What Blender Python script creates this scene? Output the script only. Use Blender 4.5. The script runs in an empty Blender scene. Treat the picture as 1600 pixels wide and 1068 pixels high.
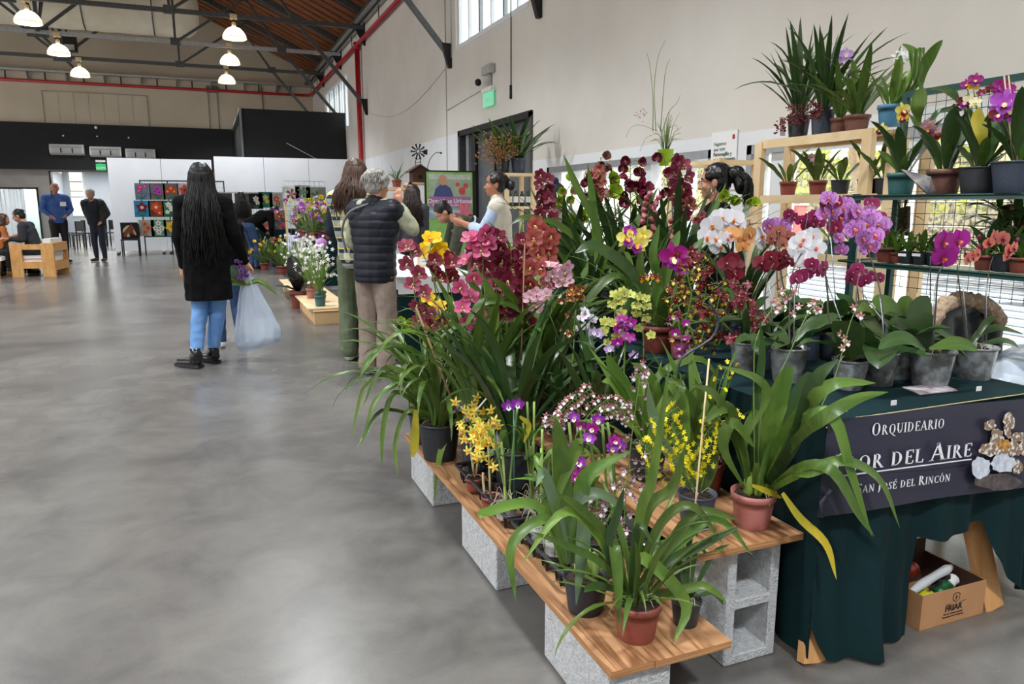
import bpy, bmesh, math, random
from mathutils import Vector, Matrix, Quaternion, noise
R = math.radians
PI = math.pi
rnd = random.Random(7)
S = bpy.context.scene
COL = S.collection
# ------------------------------------------------------------------ camera, sky, sun, exposure
CAMZ = 1.36
FOC = 1150.0
PITCH = math.atan(214 / FOC)
YAW = math.atan(477 / math.hypot(FOC, 214))
cd = bpy.data.cameras.new('camera')
cd.sensor_width = 36
cd.lens = FOC / 1600 * 36
cd.clip_end = 300
cam = bpy.data.objects.new('camera', cd)
cam.location = (0, 0, CAMZ)
cam.rotation_euler = (PI / 2 - PITCH, 0, -YAW)
COL.objects.link(cam)
S.camera = cam
w = bpy.data.worlds.new('sky')
S.world = w
w.use_nodes = True
nt = w.node_tree
bg = nt.nodes['Background']
tc = nt.nodes.new('ShaderNodeTexCoord')
sp = nt.nodes.new('ShaderNodeSeparateXYZ')
cr = nt.nodes.new('ShaderNodeValToRGB')
nt.links.new(tc.outputs['Generated'], sp.inputs[0])
nt.links.new(sp.outputs['Z'], cr.inputs[0])
nt.links.new(cr.outputs[0], bg.inputs['Color'])
cr.color_ramp.elements[0].color = (1.0, 0.965, 0.92, 1)
cr.color_ramp.elements[1].color = (0.78, 0.86, 1.0, 1)
bg.inputs['Strength'].default_value = 1.15
sd = bpy.data.lights.new('sun', 'SUN')
sd.energy = 8.0
sd.angle = R(1.2)
sd.color = (1.0, 0.93, 0.80)
sun = bpy.data.objects.new('sun', sd)
sun.rotation_euler = Vector((0.40, -0.50, 0.80)).to_track_quat('Z', 'Y').to_euler()
COL.objects.link(sun)
vs = S.view_settings
vs.view_transform = 'Standard'
vs.look = 'None'
vs.gamma = 1
vs.use_curve_mapping = False
vs.exposure = 0.72
# ------------------------------------------------------------------ helpers: pixels to world points
_fw = Vector((math.sin(YAW) * math.cos(PITCH), math.cos(YAW) * math.cos(PITCH), -math.sin(PITCH)))
_rt = Vector((math.cos(YAW), -math.sin(YAW), 0))
_up = _rt.cross(_fw)
def ray(px, py):
 return _fw + _rt * ((px - 800) / FOC) - _up * ((py - 534) / FOC)
def at(px, py, Y):
 d = ray(px, py)
 return d * (Y / d.y) + Vector((0, 0, CAMZ))
def atz(px, py, z):
 d = ray(px, py)
 return d * ((z - CAMZ) / d.z) + Vector((0, 0, CAMZ))
def atx(px, py, X):
 d = ray(px, py)
 return d * (X / d.x) + Vector((0, 0, CAMZ))
# ------------------------------------------------------------------ materials
MATS = {}
def rgb(c):
 """sRGB 0-255 triple to linear"""
 def f(v):
  v /= 255.0
  return v / 12.92 if v <= 0.04045 else ((v + 0.055) / 1.055) ** 2.4
 return (f(c[0]), f(c[1]), f(c[2]), 1)
def mat(name, c, rough=0.6, metal=0.0, c2=None, scale=8.0, stretch=(1, 1, 1), bump=0.0, bscale=None,
  vary=0.0, trans=0.0, emit=0.0, glass=0.0, spec=0.5, contrast=(0.35, 0.65), sheen=0.0, coat=0.0):
 """plain procedural material: base colour, optional noise second colour, bump, per-object variation, translucency"""
 if name in MATS:
  return MATS[name]
 m = bpy.data.materials.new(name)
 MATS[name] = m
 m.use_nodes = True
 n = m.node_tree.nodes
 l = m.node_tree.links
 b = n['Principled BSDF']
 out = n['Material Output']
 b.inputs['Base Color'].default_value = rgb(c)
 b.inputs['Roughness'].default_value = rough
 b.inputs['Metallic'].default_value = metal
 b.inputs['Specular IOR Level'].default_value = spec
 b.inputs['Coat Weight'].default_value = coat
 if sheen:
  b.inputs['Sheen Weight'].default_value = sheen
 col = None
 tcn = None
 if c2 is not None or bump:
  tcn = n.new('ShaderNodeTexCoord')
  mp = n.new('ShaderNodeMapping')
  mp.inputs['Scale'].default_value = stretch
  l.new(tcn.outputs['Object'], mp.inputs[0])
 if c2 is not None:
  ns = n.new('ShaderNodeTexNoise')
  ns.inputs['Scale'].default_value = scale
  ns.inputs['Detail'].default_value = 5
  l.new(mp.outputs[0], ns.inputs['Vector'])
  rp = n.new('ShaderNodeValToRGB')
  rp.color_ramp.elements[0].position = contrast[0]
  rp.color_ramp.elements[1].position = contrast[1]
  rp.color_ramp.elements[0].color = rgb(c)
  rp.color_ramp.elements[1].color = rgb(c2)
  l.new(ns.outputs['Fac'], rp.inputs[0])
  col = rp.outputs[0]
 if vary:
  oi = n.new('ShaderNodeObjectInfo')
  hs = n.new('ShaderNodeHueSaturation')
  ma = n.new('ShaderNodeMapRange')
  ma.inputs['To Min'].default_value = 1 - vary
  ma.inputs['To Max'].default_value = 1 + vary
  l.new(oi.outputs['Random'], ma.inputs['Value'])
  l.new(ma.outputs[0], hs.inputs['Value'])
  mh = n.new('ShaderNodeMapRange')
  mh.inputs['To Min'].default_value = 0.5 - vary * 0.05
  mh.inputs['To Max'].default_value = 0.5 + vary * 0.05
  mu = n.new('ShaderNodeMath')
  mu.operation = 'MULTIPLY'
  mu.inputs[1].default_value = 7.31
  fr = n.new('ShaderNodeMath')
  fr.operation = 'FRACT'
  l.new(oi.outputs['Random'], mu.inputs[0])
  l.new(mu.outputs[0], fr.inputs[0])
  l.new(fr.outputs[0], mh.inputs['Value'])
  l.new(mh.outputs[0], hs.inputs['Hue'])
  if col is None:
   hs.inputs['Color'].default_value = rgb(c)
  else:
   l.new(col, hs.inputs['Color'])
  col = hs.outputs[0]
 if col is not None:
  l.new(col, b.inputs['Base Color'])
 if bump:
  nb = n.new('ShaderNodeTexNoise')
  nb.inputs['Scale'].default_value = bscale or scale
  nb.inputs['Detail'].default_value = 4
  l.new(mp.outputs[0], nb.inputs['Vector'])
  bp = n.new('ShaderNodeBump')
  bp.inputs['Strength'].default_value = bump
  bp.inputs['Distance'].default_value = 0.01
  l.new(nb.outputs['Fac'], bp.inputs['Height'])
  l.new(bp.outputs[0], b.inputs['Normal'])
 if emit:
  b.inputs['Emission Color'].default_value = rgb(c)
  b.inputs['Emission Strength'].default_value = emit
 if trans:
  tr = n.new('ShaderNodeBsdfTranslucent')
  mx = n.new('ShaderNodeMixShader')
  mx.inputs[0].default_value = trans
  if col is not None:
   l.new(col, tr.inputs['Color'])
  else:
   tr.inputs['Color'].default_value = rgb(c)
  l.new(b.outputs[0], mx.inputs[1])
  l.new(tr.outputs[0], mx.inputs[2])
  l.new(mx.outputs[0], out.inputs[0])
 if glass:
  tr = n.new('ShaderNodeBsdfTransparent')
  tr.inputs['Color'].default_value = rgb(c)
  mx = n.new('ShaderNodeMixShader')
  mx.inputs[0].default_value = glass
  l.new(b.outputs[0], mx.inputs[1])
  l.new(tr.outputs[0], mx.inputs[2])
  l.new(mx.outputs[0], out.inputs[0])
 return m
def petal_mat(name, c_in, c_out, edge=None, spots=0.0, spot_c=(90, 20, 40), radius=0.5, rough=0.45, veins=None, sscale=9.0):
 """petal: colour from the flower's centre outwards, optional spots or veins; unit-size flower in object space"""
 if name in MATS:
  return MATS[name]
 m = bpy.data.materials.new(name)
 MATS[name] = m
 m.use_nodes = True
 n = m.node_tree.nodes
 l = m.node_tree.links
 b = n['Principled BSDF']
 out = n['Material Output']
 b.inputs['Roughness'].default_value = rough
 tcn = n.new('ShaderNodeTexCoord')
 ln = n.new('ShaderNodeVectorMath')
 ln.operation = 'LENGTH'
 l.new(tcn.outputs['Object'], ln.inputs[0])
 rp = n.new('ShaderNodeValToRGB')
 rp.color_ramp.elements[0].position = radius * 0.2
 rp.color_ramp.elements[0].color = rgb(c_in)
 rp.color_ramp.elements[1].position = radius
 rp.color_ramp.elements[1].color = rgb(c_out)
 if edge:
  e = rp.color_ramp.elements.new(0.93)
  e.color = rgb(c_out)
  e = rp.color_ramp.elements.new(0.97)
  e.color = rgb(edge)
 l.new(ln.outputs['Value'], rp.inputs[0])
 col = rp.outputs[0]
 if spots or veins:
  tx = n.new('ShaderNodeTexNoise')
  tx.inputs['Scale'].default_value = sscale
  l.new(tcn.outputs['Object'], tx.inputs['Vector'])
  r2 = n.new('ShaderNodeValToRGB')
  th = 0.62 - 0.2 * (spots or 0.5)
  r2.color_ramp.elements[0].position = th
  r2.color_ramp.elements[1].position = th + 0.05
  l.new(tx.outputs['Fac'], r2.inputs[0])
  mx = n.new('ShaderNodeMix')
  mx.data_type = 'RGBA'
  l.new(r2.outputs[0], mx.inputs[0])
  l.new(col, mx.inputs[6])
  mx.inputs[7].default_value = rgb(veins or spot_c)
  col = mx.outputs[2]
 oi = n.new('ShaderNodeObjectInfo')
 hs = n.new('ShaderNodeHueSaturation')
 ma = n.new('ShaderNodeMapRange')
 ma.inputs['To Min'].default_value = 0.82
 ma.inputs['To Max'].default_value = 1.15
 l.new(oi.outputs['Random'], ma.inputs['Value'])
 l.new(ma.outputs[0], hs.inputs['Value'])
 l.new(col, hs.inputs['Color'])
 l.new(hs.outputs[0], b.inputs['Base Color'])
 tr = n.new('ShaderNodeBsdfTranslucent')
 l.new(hs.outputs[0], tr.inputs['Color'])
 ms = n.new('ShaderNodeMixShader')
 ms.inputs[0].default_value = 0.25
 l.new(b.outputs[0], ms.inputs[1])
 l.new(tr.outputs[0], ms.inputs[2])
 l.new(ms.outputs[0], out.inputs[0])
 return m
# ------------------------------------------------------------------ mesh collector
def frames(pts):
 """parallel transport frames along a list of points"""
 res = []
 n = len(pts)
 t0 = (pts[1] - pts[0]).normalized()
 a = Vector((0, 0, 1)) if abs(t0.z) < 0.9 else Vector((1, 0, 0))
 u = t0.cross(a).normalized()
 for i in range(n):
  if i == 0:
   t = t0
  elif i == n - 1:
   t = (pts[-1] - pts[-2]).normalized()
  else:
   t = (pts[i + 1] - pts[i - 1]).normalized()
  u = (u - t * u.dot(t))
  if u.length < 1e-6:
   u = t.orthogonal()
  u.normalize()
  res.append((t, u, t.cross(u)))
 return res
def smooth_path(pts, n=10):
 """Catmull-Rom resample of control points"""
 P = [Vector(p) for p in pts]
 if len(P) < 3:
  return [P[0].lerp(P[-1], i / n) for i in range(n + 1)]
 Q = [P[0] * 2 - P[1]] + P + [P[-1] * 2 - P[-2]]
 seg = len(P) - 1
 out = []
 for i in range(n + 1):
  t = i / n * seg
  k = min(int(t), seg - 1)
  f = t - k
  p0, p1, p2, p3 = Q[k], Q[k + 1], Q[k + 2], Q[k + 3]
  out.append(0.5 * ((2 * p1) + (p2 - p0) * f + (2 * p0 - 5 * p1 + 4 * p2 - p3) * f * f + (3 * p1 - p0 - 3 * p2 + p3) * f ** 3))
 return out
class MB:
 def __init__(s):
  s.v = []
  s.f = []
  s.m = []
  s.sm = []
 def add(s, vs_, fs, mi=0, smooth=False):
  o = len(s.v)
  s.v += [tuple(p) for p in vs_]
  for f in fs:
   s.f.append(tuple(i + o for i in f))
   s.m.append(mi)
   s.sm.append(smooth)
  return s
 def box(s, x0, x1, y0, y1, z0, z1, mi=0):
  v = [(x0, y0, z0), (x1, y0, z0), (x1, y1, z0), (x0, y1, z0), (x0, y0, z1), (x1, y0, z1), (x1, y1, z1), (x0, y1, z1)]
  return s.add(v, [(3, 2, 1, 0), (4, 5, 6, 7), (0, 1, 5, 4), (1, 2, 6, 5), (2, 3, 7, 6), (3, 0, 4, 7)], mi)
 def hexa(s, bot, top, mi=0):
  """two quads (lists of 4 points) joined"""
  return s.add(list(bot) + list(top), [(3, 2, 1, 0), (4, 5, 6, 7), (0, 1, 5, 4), (1, 2, 6, 5), (2, 3, 7, 6), (3, 0, 4, 7)], mi)
 def bar(s, a, b, w_, h_, mi=0, up=None):
  a = Vector(a)
  b = Vector(b)
  t = (b - a).normalized()
  upv = Vector(up) if up else (Vector((0, 0, 1)) if abs(t.z) < 0.95 else Vector((0, 1, 0)))
  u = t.cross(upv).normalized() * (w_ / 2)
  v = u.cross(t).normalized() * (h_ / 2)
  return s.hexa([a - u - v, a + u - v, a + u + v, a - u + v], [b - u - v, b + u - v, b + u + v, b - u + v], mi)
 def tube(s, pts, r, n=8, mi=0, smooth=True, caps=True):
  pts = [Vector(p) for p in pts]
  fr = frames(pts)
  vs_ = []
  for i, (p, (t, u, v)) in enumerate(zip(pts, fr)):
   rr = r[i] if isinstance(r, (list, tuple)) else r
   for k in range(n):
    a = 2 * PI * k / n
    vs_.append(p + (u * math.cos(a) + v * math.sin(a)) * rr)
  fs = []
  for i in range(len(pts) - 1):
   for k in range(n):
    fs.append((i * n + k, i * n + (k + 1) % n, (i + 1) * n + (k + 1) % n, (i + 1) * n + k))
  if caps:
   fs.append(tuple(range(n - 1, -1, -1)))
   fs.append(tuple((len(pts) - 1) * n + k for k in range(n)))
  return s.add(vs_, fs, mi, smooth)
 def lathe(s, prof, n=24, c=(0, 0, 0), mi=0, smooth=True, close=False):
  """profile of (radius, z) turned about the vertical through c"""
  vs_ = []
  for (r, z) in prof:
   for k in range(n):
    a = 2 * PI * k / n
    vs_.append((c[0] + r * math.cos(a), c[1] + r * math.sin(a), c[2] + z))
  fs = []
  for i in range(len(prof) - 1):
   for k in range(n):
    fs.append((i * n + k, i * n + (k + 1) % n, (i + 1) * n + (k + 1) % n, (i + 1) * n + k))
  if close:
   fs.append(tuple(range(n - 1, -1, -1)))
   fs.append(tuple((len(prof) - 1) * n + k for k in range(n)))
  return s.add(vs_, fs, mi, smooth)
 def ball(s, c, r, n=8, mi=0, sc=(1, 1, 1), q=None):
  vs_ = []
  fs = []
  m_ = max(4, n // 2 + 1)
  c = Vector(c)
  for i in range(m_ + 1):
   th = PI * i / m_
   for k in range(n):
    a = 2 * PI * k / n
    p = Vector((math.sin(th) * math.cos(a) * r * sc[0], math.sin(th) * math.sin(a) * r * sc[1], math.cos(th) * r * sc[2]))
    if q is not None:
     p = q @ p
    vs_.append(c + p)
  for i in range(m_):
   for k in range(n):
    fs.append((i * n + k, (i + 1) * n + k, (i + 1) * n + (k + 1) % n, i * n + (k + 1) % n))
  return s.add(vs_, fs, mi, True)
 def ribbon(s, pts, wf, nrm=None, fold=0.25, mi=0, twist=0.0):
  """leaf-like ribbon; three verts across, folded along the midrib"""
  pts = [Vector(p) for p in pts]
  n = len(pts) - 1
  vs_ = []
  prev = None
  for i, p in enumerate(pts):
   t = (pts[min(i + 1, n)] - pts[max(i - 1, 0)]).normalized()
   if nrm is not None:
    side = t.cross(nrm)
   else:
    side = t.cross(Vector((0, 0, 1)))
   if side.length < 0.15 and prev is not None:
    side = prev - t * prev.dot(t)
   elif side.length < 1e-4:
    side = t.orthogonal()
   side.normalize()
   if prev is not None and side.dot(prev) < 0:
    side = -side
   prev = side
   if twist:
    side = Quaternion(t, twist * i / n) @ side
   up = side.cross(t).normalized()
   w_ = wf(i / n)
   vs_ += [p - side * w_ + up * w_ * fold, p, p + side * w_ + up * w_ * fold]
  fs = []
  for i in range(n):
   a = i * 3
   fs += [(a, a + 1, a + 4, a + 3), (a + 1, a + 2, a + 5, a + 4)]
  return s.add(vs_, fs, mi, True)
 def poly(s, pts, mi=0):
  return s.add(pts, [tuple(range(len(pts)))], mi)
 def mesh(s, name, mats):
  me = bpy.data.meshes.new(name)
  me.from_pydata(s.v, [], s.f)
  if not isinstance(mats, (list, tuple)):
   mats = [mats]
  for m_ in mats:
   me.materials.append(m_)
  me.polygons.foreach_set('material_index', s.m)
  me.polygons.foreach_set('use_smooth', s.sm)
  me.update()
  return me
 def build(s, name, mats, parent=None):
  return link(name, s.mesh(name, mats), parent)
def link(name, me, parent=None, loc=None, rot=None, sc=None):
 o = bpy.data.objects.new(name, me)
 COL.objects.link(o)
 if parent is not None:
  o.parent = parent
  o.matrix_parent_inverse = Matrix.Translation(-Vector(parent.location)) if WORLDPARENT[0] and parent.parent is None else Matrix()
 if loc is not None:
  o.location = loc
 if rot is not None:
  if isinstance(rot, Quaternion):
   o.rotation_mode = 'QUATERNION'
   o.rotation_quaternion = rot
  else:
   o.rotation_euler = rot
 if sc is not None:
  o.scale = sc if isinstance(sc, (tuple, list, Vector)) else (sc, sc, sc)
 return o
WORLDPARENT = [True]   # geometry handed over in world space: the child undoes its thing's translation
LABELS = {}
def tag(o, label=None, cat=None, group=None, kind=None):
 if label:
  o['label'] = label
 if cat:
  o['category'] = cat
 if group:
  o['group'] = group
 if kind:
  o['kind'] = kind
 return o
def thing(name, label, cat, loc=(0, 0, 0), group=None):
 o = bpy.data.objects.new(name, None)
 o.empty_display_size = 0.1
 COL.objects.link(o)
 o.location = loc
 return tag(o, label, cat, group)
def struct(o):
 o['kind'] = 'structure'
 return o
def text_mesh(s, size, bold=False, extrude=0.0005, align='CENTER', shear=0.0):
 cu = bpy.data.curves.new('t', 'FONT')
 cu.body = s
 cu.size = size
 cu.align_x = align
 cu.extrude = extrude
 cu.shear = shear
 cu.resolution_u = 3
 if bold:
  cu.offset = size * 0.018
 o = bpy.data.objects.new('t', cu)
 COL.objects.link(o)
 me = bpy.data.meshes.new_from_object(o)
 bpy.data.objects.remove(o)
 bpy.data.curves.remove(cu)
 return me
def place_text(s, size, m_, parent, origin, xdir, ydir, name='lettering', **k):
 me = text_mesh(s, size, **k)
 me.materials.clear()
 me.materials.append(m_)
 X = Vector(xdir).normalized()
 Yv = Vector(ydir).normalized()
 Z = X.cross(Yv)
 M = Matrix((X, Yv, Z)).transposed().to_4x4()
 M.translation = Vector(origin)
 me.transform(M)
 return link(name, me, parent)
# ------------------------------------------------------------------ palette
steel = mat('dark_painted_steel', (78, 80, 80), 0.45, 0.5, c2=(98, 100, 99), scale=20)
galv = mat('galvanised_steel', (170, 172, 172), 0.4, 0.6, c2=(200, 202, 202), scale=30)
black_metal = mat('black_metal', (28, 28, 30), 0.45, 0.3)
wall_cream = mat('plaster_cream', (222, 217, 209), 0.85, c2=(214, 209, 201), scale=1.2, bump=0.05, bscale=60)
wall_beige = mat('plaster_beige', (206, 194, 172), 0.85, c2=(196, 184, 163), scale=0.8, bump=0.04, bscale=40)
wall_white = mat('white_paint', (232, 234, 236), 0.8, c2=(224, 226, 229), scale=2, bump=0.03, bscale=60)
wall_grey = mat('grey_paint', (160, 155, 150), 0.8, c2=(150, 146, 142), scale=2)
panel_white = mat('white_panel_board', (246, 248, 252), 0.6, c2=(240, 243, 249), scale=1.5)
black_wall = mat('black_painted_board', (17, 17, 19), 0.75, c2=(22, 22, 24), scale=3)
red_paint = mat('red_pipe_paint', (178, 20, 34), 0.35, c2=(160, 16, 30), scale=12)
alu = mat('aluminium_frame', (150, 155, 160), 0.4, 0.5, c2=(160, 165, 170), scale=15)
pvc_white = mat('white_window_frame', (226, 230, 235), 0.4)
glass = mat('clear_glass', (250, 252, 252), 0.02, glass=0.9, spec=0.5)
frost = mat('dusty_glass', (236, 242, 246), 0.3, trans=0.8)
pine = mat('pine_wood', (232, 206, 164), 0.55, c2=(216, 186, 140), scale=5, stretch=(1, 1, 1), bump=0.1, bscale=30)
terracotta = mat('terracotta_plastic', (140, 68, 58), 0.45, c2=(126, 60, 50), scale=14, vary=0.08)
pinkterra = mat('faded_pink_terracotta_plastic', (176, 112, 106), 0.45, c2=(164, 102, 96), scale=14, vary=0.05)
brownpot = mat('brown_plastic', (120, 78, 68), 0.5, c2=(106, 68, 60), scale=14)
blackpot = mat('black_nursery_plastic', (38, 41, 47), 0.42, c2=(48, 52, 58), scale=10, vary=0.1)
slatepot = mat('slate_blue_plastic', (62, 72, 88), 0.45, c2=(54, 63, 78), scale=10)
tealpot = mat('teal_plastic', (48, 92, 92), 0.45, c2=(56, 104, 104), scale=10)
bluepot = mat('blue_plastic', (70, 122, 150), 0.45)
limepot = mat('lime_green_plastic', (150, 200, 20), 0.4, c2=(140, 190, 16), scale=5)
clearpot = mat('cloudy_clear_plastic', (156, 162, 166), 0.22, c2=(112, 114, 112), scale=2.2, glass=0.18, contrast=(0.4, 0.62))
bark = mat('bark_compost', (86, 66, 48), 0.9, c2=(44, 32, 24), scale=60, bump=0.8, bscale=80)
rootm = mat('pale_roots', (186, 180, 158), 0.7, c2=(150, 140, 112), scale=30)
leaf_g = mat('strap_leaf_green', (72, 100, 40), 0.34, c2=(94, 120, 50), scale=5, stretch=(1, 16, 1), vary=0.30, trans=0.22)
leaf_d = mat('dark_leaf_green', (50, 76, 38), 0.32, c2=(66, 92, 46), scale=5, stretch=(1, 16, 1), vary=0.25, trans=0.15)
leaf_b = mat('bright_leaf_green', (86, 118, 46), 0.36, c2=(108, 138, 56), scale=5, stretch=(1, 16, 1), vary=0.25, trans=0.25)
leaf_t = mat('grey_green_leaf', (92, 116, 84), 0.4, c2=(108, 132, 96), scale=5, stretch=(1, 16, 1), vary=0.2, trans=0.2)
leaf_y = mat('yellowed_leaf', (206, 184, 50), 0.45, c2=(150, 150, 44), scale=4, trans=0.25)
stem_g = mat('green_stem', (98, 124, 60), 0.5, c2=(120, 138, 70), scale=12)
stem_d = mat('dark_flower_stem', (70, 62, 60), 0.45, c2=(92, 84, 70), scale=12)
cane_m = mat('bamboo_stake', (150, 122, 84), 0.6, c2=(126, 98, 66), scale=12)
wire_m = mat('steel_stake', (150, 156, 160), 0.35, 0.7)
greenwire = mat('green_plastic_stake', (60, 110, 90), 0.4)
white_pl = mat('white_plastic', (236, 236, 236), 0.4)
# ================================================================== SETTING
XW = 4.5       # right wall
YB = 33.6      # back wall
EAVE = 6.72
def roofz(x):
 return EAVE + 0.47 * (XW - x) if x > -4.2 else EAVE + 0.47 * (x + 12.9)
fm = bpy.data.materials.new('polished_concrete')
fm.use_nodes = True
n = fm.node_tree.nodes
l = fm.node_tree.links
b = n['Principled BSDF']
tcn = n.new('ShaderNodeTexCoord')
def noise_node(scale, detail, rough=0.5, dist=0.0):
 a = n.new('ShaderNodeTexNoise')
 a.inputs['Scale'].default_value = scale
 a.inputs['Detail'].default_value = detail
 a.inputs['Roughness'].default_value = rough
 a.inputs['Distortion'].default_value = dist
 l.new(tcn.outputs['Object'], a.inputs['Vector'])
 return a
n1 = noise_node(0.55, 7, 0.6, 0.5)
n2 = noise_node(3.0, 7, 0.62, 0.6)
n3 = noise_node(160, 2, 0.5)
mixf = n.new('ShaderNodeMath'); mixf.operation = 'MULTIPLY_ADD'; mixf.inputs[1].default_value = 0.4
l.new(n2.outputs['Fac'], mixf.inputs[0])
m2 = n.new('ShaderNodeMath'); m2.operation = 'MULTIPLY'; m2.inputs[1].default_value = 0.6
l.new(n1.outputs['Fac'], m2.inputs[0])
l.new(m2.outputs[0], mixf.inputs[2])
rp = n.new('ShaderNodeValToRGB')
rp.color_ramp.elements[0].position = 0.34
rp.color_ramp.elements[0].color = rgb((78, 76, 75))
rp.color_ramp.elements[1].position = 0.66
rp.color_ramp.elements[1].color = rgb((122, 118, 113))
l.new(mixf.outputs[0], rp.inputs[0])
mxs = n.new('ShaderNodeMix'); mxs.data_type = 'RGBA'; mxs.blend_type = 'OVERLAY'; mxs.inputs[0].default_value = 0.12
l.new(rp.outputs[0], mxs.inputs[6]); l.new(n3.outputs['Fac'], mxs.inputs[7])
l.new(mxs.outputs[2], b.inputs['Base Color'])
rr = n.new('ShaderNodeMapRange')
rr.inputs['To Min'].default_value = 0.17
rr.inputs['To Max'].default_value = 0.33
l.new(n1.outputs['Fac'], rr.inputs['Value'])
l.new(rr.outputs[0], b.inputs['Roughness'])
b.inputs['Specular IOR Level'].default_value = 0.55
b.inputs['Coat Weight'].default_value = 0.0
bp = n.new('ShaderNodeBump'); bp.inputs['Strength'].default_value = 0.04; bp.inputs['Distance'].default_value = 0.003
joint = mat('saw_cut_joint', (88, 86, 86), 0.6)
f = MB()
xs = [-14, -10.0, -2.9, 4.5]
ys = [-7, 10.2, 18.0, 26.0, 33.6]
g_ = 0.0025
for i in range(3):
 for j in range(4):
  x0 = xs[i] + (g_ if i else 0); x1 = xs[i + 1] - (g_ if i < 2 else 0)
  y0 = ys[j] + (g_ if j else 0); y1 = ys[j + 1] - (g_ if j < 3 else 0)
  f.box(x0, x1, y0, y1, -0.12, 0)
f.box(-14, 4.5, -7, 33.6, -0.13, -0.006, 1)
struct(f.build('floor', [fm, joint]))
def wall_with_holes(mb, X0, X1, y0, y1, z0, z1, holes, mi=0):
 ycuts = sorted({y0, y1} | {h[0] for h in holes} | {h[1] for h in holes})
 for a, c in zip(ycuts[:-1], ycuts[1:]):
  mid = (a + c) / 2
  hs = sorted([h for h in holes if h[0] < mid < h[1]], key=lambda h: h[2])
  z = z0
  for h in hs:
   if h[2] > z:
    mb.box(X0, X1, a, c, z, h[2], mi)
   z = h[3]
  if z < z1:
   mb.box(X0, X1, a, c, z, z1, mi)
UP = 4.22      # sill of the high windows
holes = [(10.22, 13.65, 0.0, 2.70),
   (0.6, 5.48, 0.06, 1.88), (5.98, 9.72, 0.06, 1.88),
   (10.4, 13.8, UP, 6.1), (25.2, 30.2, 3.9, 5.55)]
m_ = MB()
wall_with_holes(m_, XW, XW + 0.28, -7, YB + 0.3, 1.0, EAVE, [h for h in holes])
wr = struct(m_.build('wall_right', wall_cream))
m_ = MB()
wall_with_holes(m_, XW + 0.0, XW + 0.28, -7, YB + 0.3, 0.0, 1.0, [(10.22, 13.65, 0, 1), (0.6, 5.48, 0.06, 1), (5.98, 9.72, 0.06, 1)])
m_.build('lower_wall', wall_white, wr)
m_ = MB()
m_.box(XW - 0.004, XW, 13.65, 25.8, 0, 2.70)
m_.box(XW - 0.004, XW, 9.72, 10.22, 0, 2.0)
m_.box(XW - 0.004, XW, -3, 9.72, 1.88, 2.0)
m_.box(XW - 0.004, XW, 5.48, 5.98, 0, 1.88)
m_.box(XW - 0.004, XW, -3, 0.6, 0, 1.88)
m_.build('painted_band', wall_white, wr)
m_ = MB()
m_.tube([(XW - 0.012, 14.42, 0), (XW - 0.012, 14.42, 6.6)], 0.011, 6)
m_.tube([(XW - 0.012, 14.05, 4.1), (XW - 0.012, 14.05, 6.6)], 0.006, 6)
m_.tube([(XW - 0.012, 14.42, 3.18), (XW - 0.012, 12.2, 3.3)], 0.010, 6)
tag(m_.build('wall_conduit', mat('painted_conduit', (196, 192, 184), 0.6), ), 'thin cream conduit running down the wall left of the grey door', 'conduit')
m_ = MB()
m_.tube([(XW - 0.012, 11.05, 3.0), (XW - 0.012, 11.05, 6.6)], 0.010, 6)
m_.tube([(XW - 0.014, 11.05, 2.98), (XW - 0.014, 11.05, 3.18)], 0.022, 8, 1)
tag(m_.build('hanging_cable', [mat('grey_cable', (120, 118, 112), 0.6), black_metal]), 'thin cable with black plug end hanging on the wall right of the exit sign', 'cable')
m_ = MB()
pts = []
for i in range(13):
 t = i / 12
 pts.append((XW - 0.008, 22.0 - 7.6 * t, 3.98 - 0.45 * math.sin(PI * t)))
m_.tube(pts, 0.006, 5)
tag(m_.build('slack_wire', mat('pale_wire', (188, 180, 168), 0.6)), 'pale slack wire sagging along the right wall between two brace feet', 'wire')
m_ = MB()
m_.box(-13.1, XW + .28, -7.3, -7.0, 0, EAVE)
struct(m_.build('wall_near', wall_cream))
m_ = MB()
z1 = 1.0
m_.box(-14, -6.0, YB, YB + 0.3, 0, 1.95)
BW = m_
m_.box(-14, -5.55, YB, YB + 0.3, 1.95, 2.7)
m_.box(-6.0, -5.55, YB, YB + 0.3, 0, 1.95)
m_.box(-2.55, 4.8, YB, YB + 0.3, 0, 2.7)
m_.box(-5.55, -2.55, YB, YB + 0.3, 2.62, 2.7)
BW.v = []; BW.f = []; BW.m = []; BW.sm = []
m_.box(-14, -7.9, YB, YB + 0.3, 0, 2.7)
m_.box(-7.9, -6.0, YB, YB + 0.3, 1.98, 2.7)
m_.box(-6.0, -5.5, YB, YB + 0.3, 0, 2.7)
m_.box(-5.5, -3.1, YB, YB + 0.3, 2.62, 2.7)
m_.box(-3.1, 4.8, YB, YB + 0.3, 0, 2.7)
wb = struct(m_.build('wall_back', wall_grey))
m_ = MB()
gp = [(-13.1, 2.7), (XW + .28, 2.7), (XW + .28, EAVE + .12), (-4.2, roofz(-4.2) + .16), (-13.1, EAVE + .16)]
fr_ = [(x, YB, z) for x, z in gp]
bk_ = [(x, YB + 0.3, z) for x, z in gp]
m_.add(fr_ + bk_, [(4, 3, 2, 1, 0), (5, 6, 7, 8, 9)] + [(i, (i + 1) % 5, 5 + (i + 1) % 5, 5 + i) for i in range(5)])
m_.build('gable', wall_beige, wb)
m_ = MB()
for i in range(7):
 x = -5.45 + i * 0.505
 m_.box(x + 0.006, x + 0.499, YB - 0.02, YB, 4.4, 5.58)
bo = m_.build('boarded_opening', wall_beige, wb)
m_ = MB()
for i in range(7):
 x = -5.45 + i * 0.505
m_.box(-5.50, -1.88, YB - 0.03, YB, 5.585, 5.61)
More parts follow.
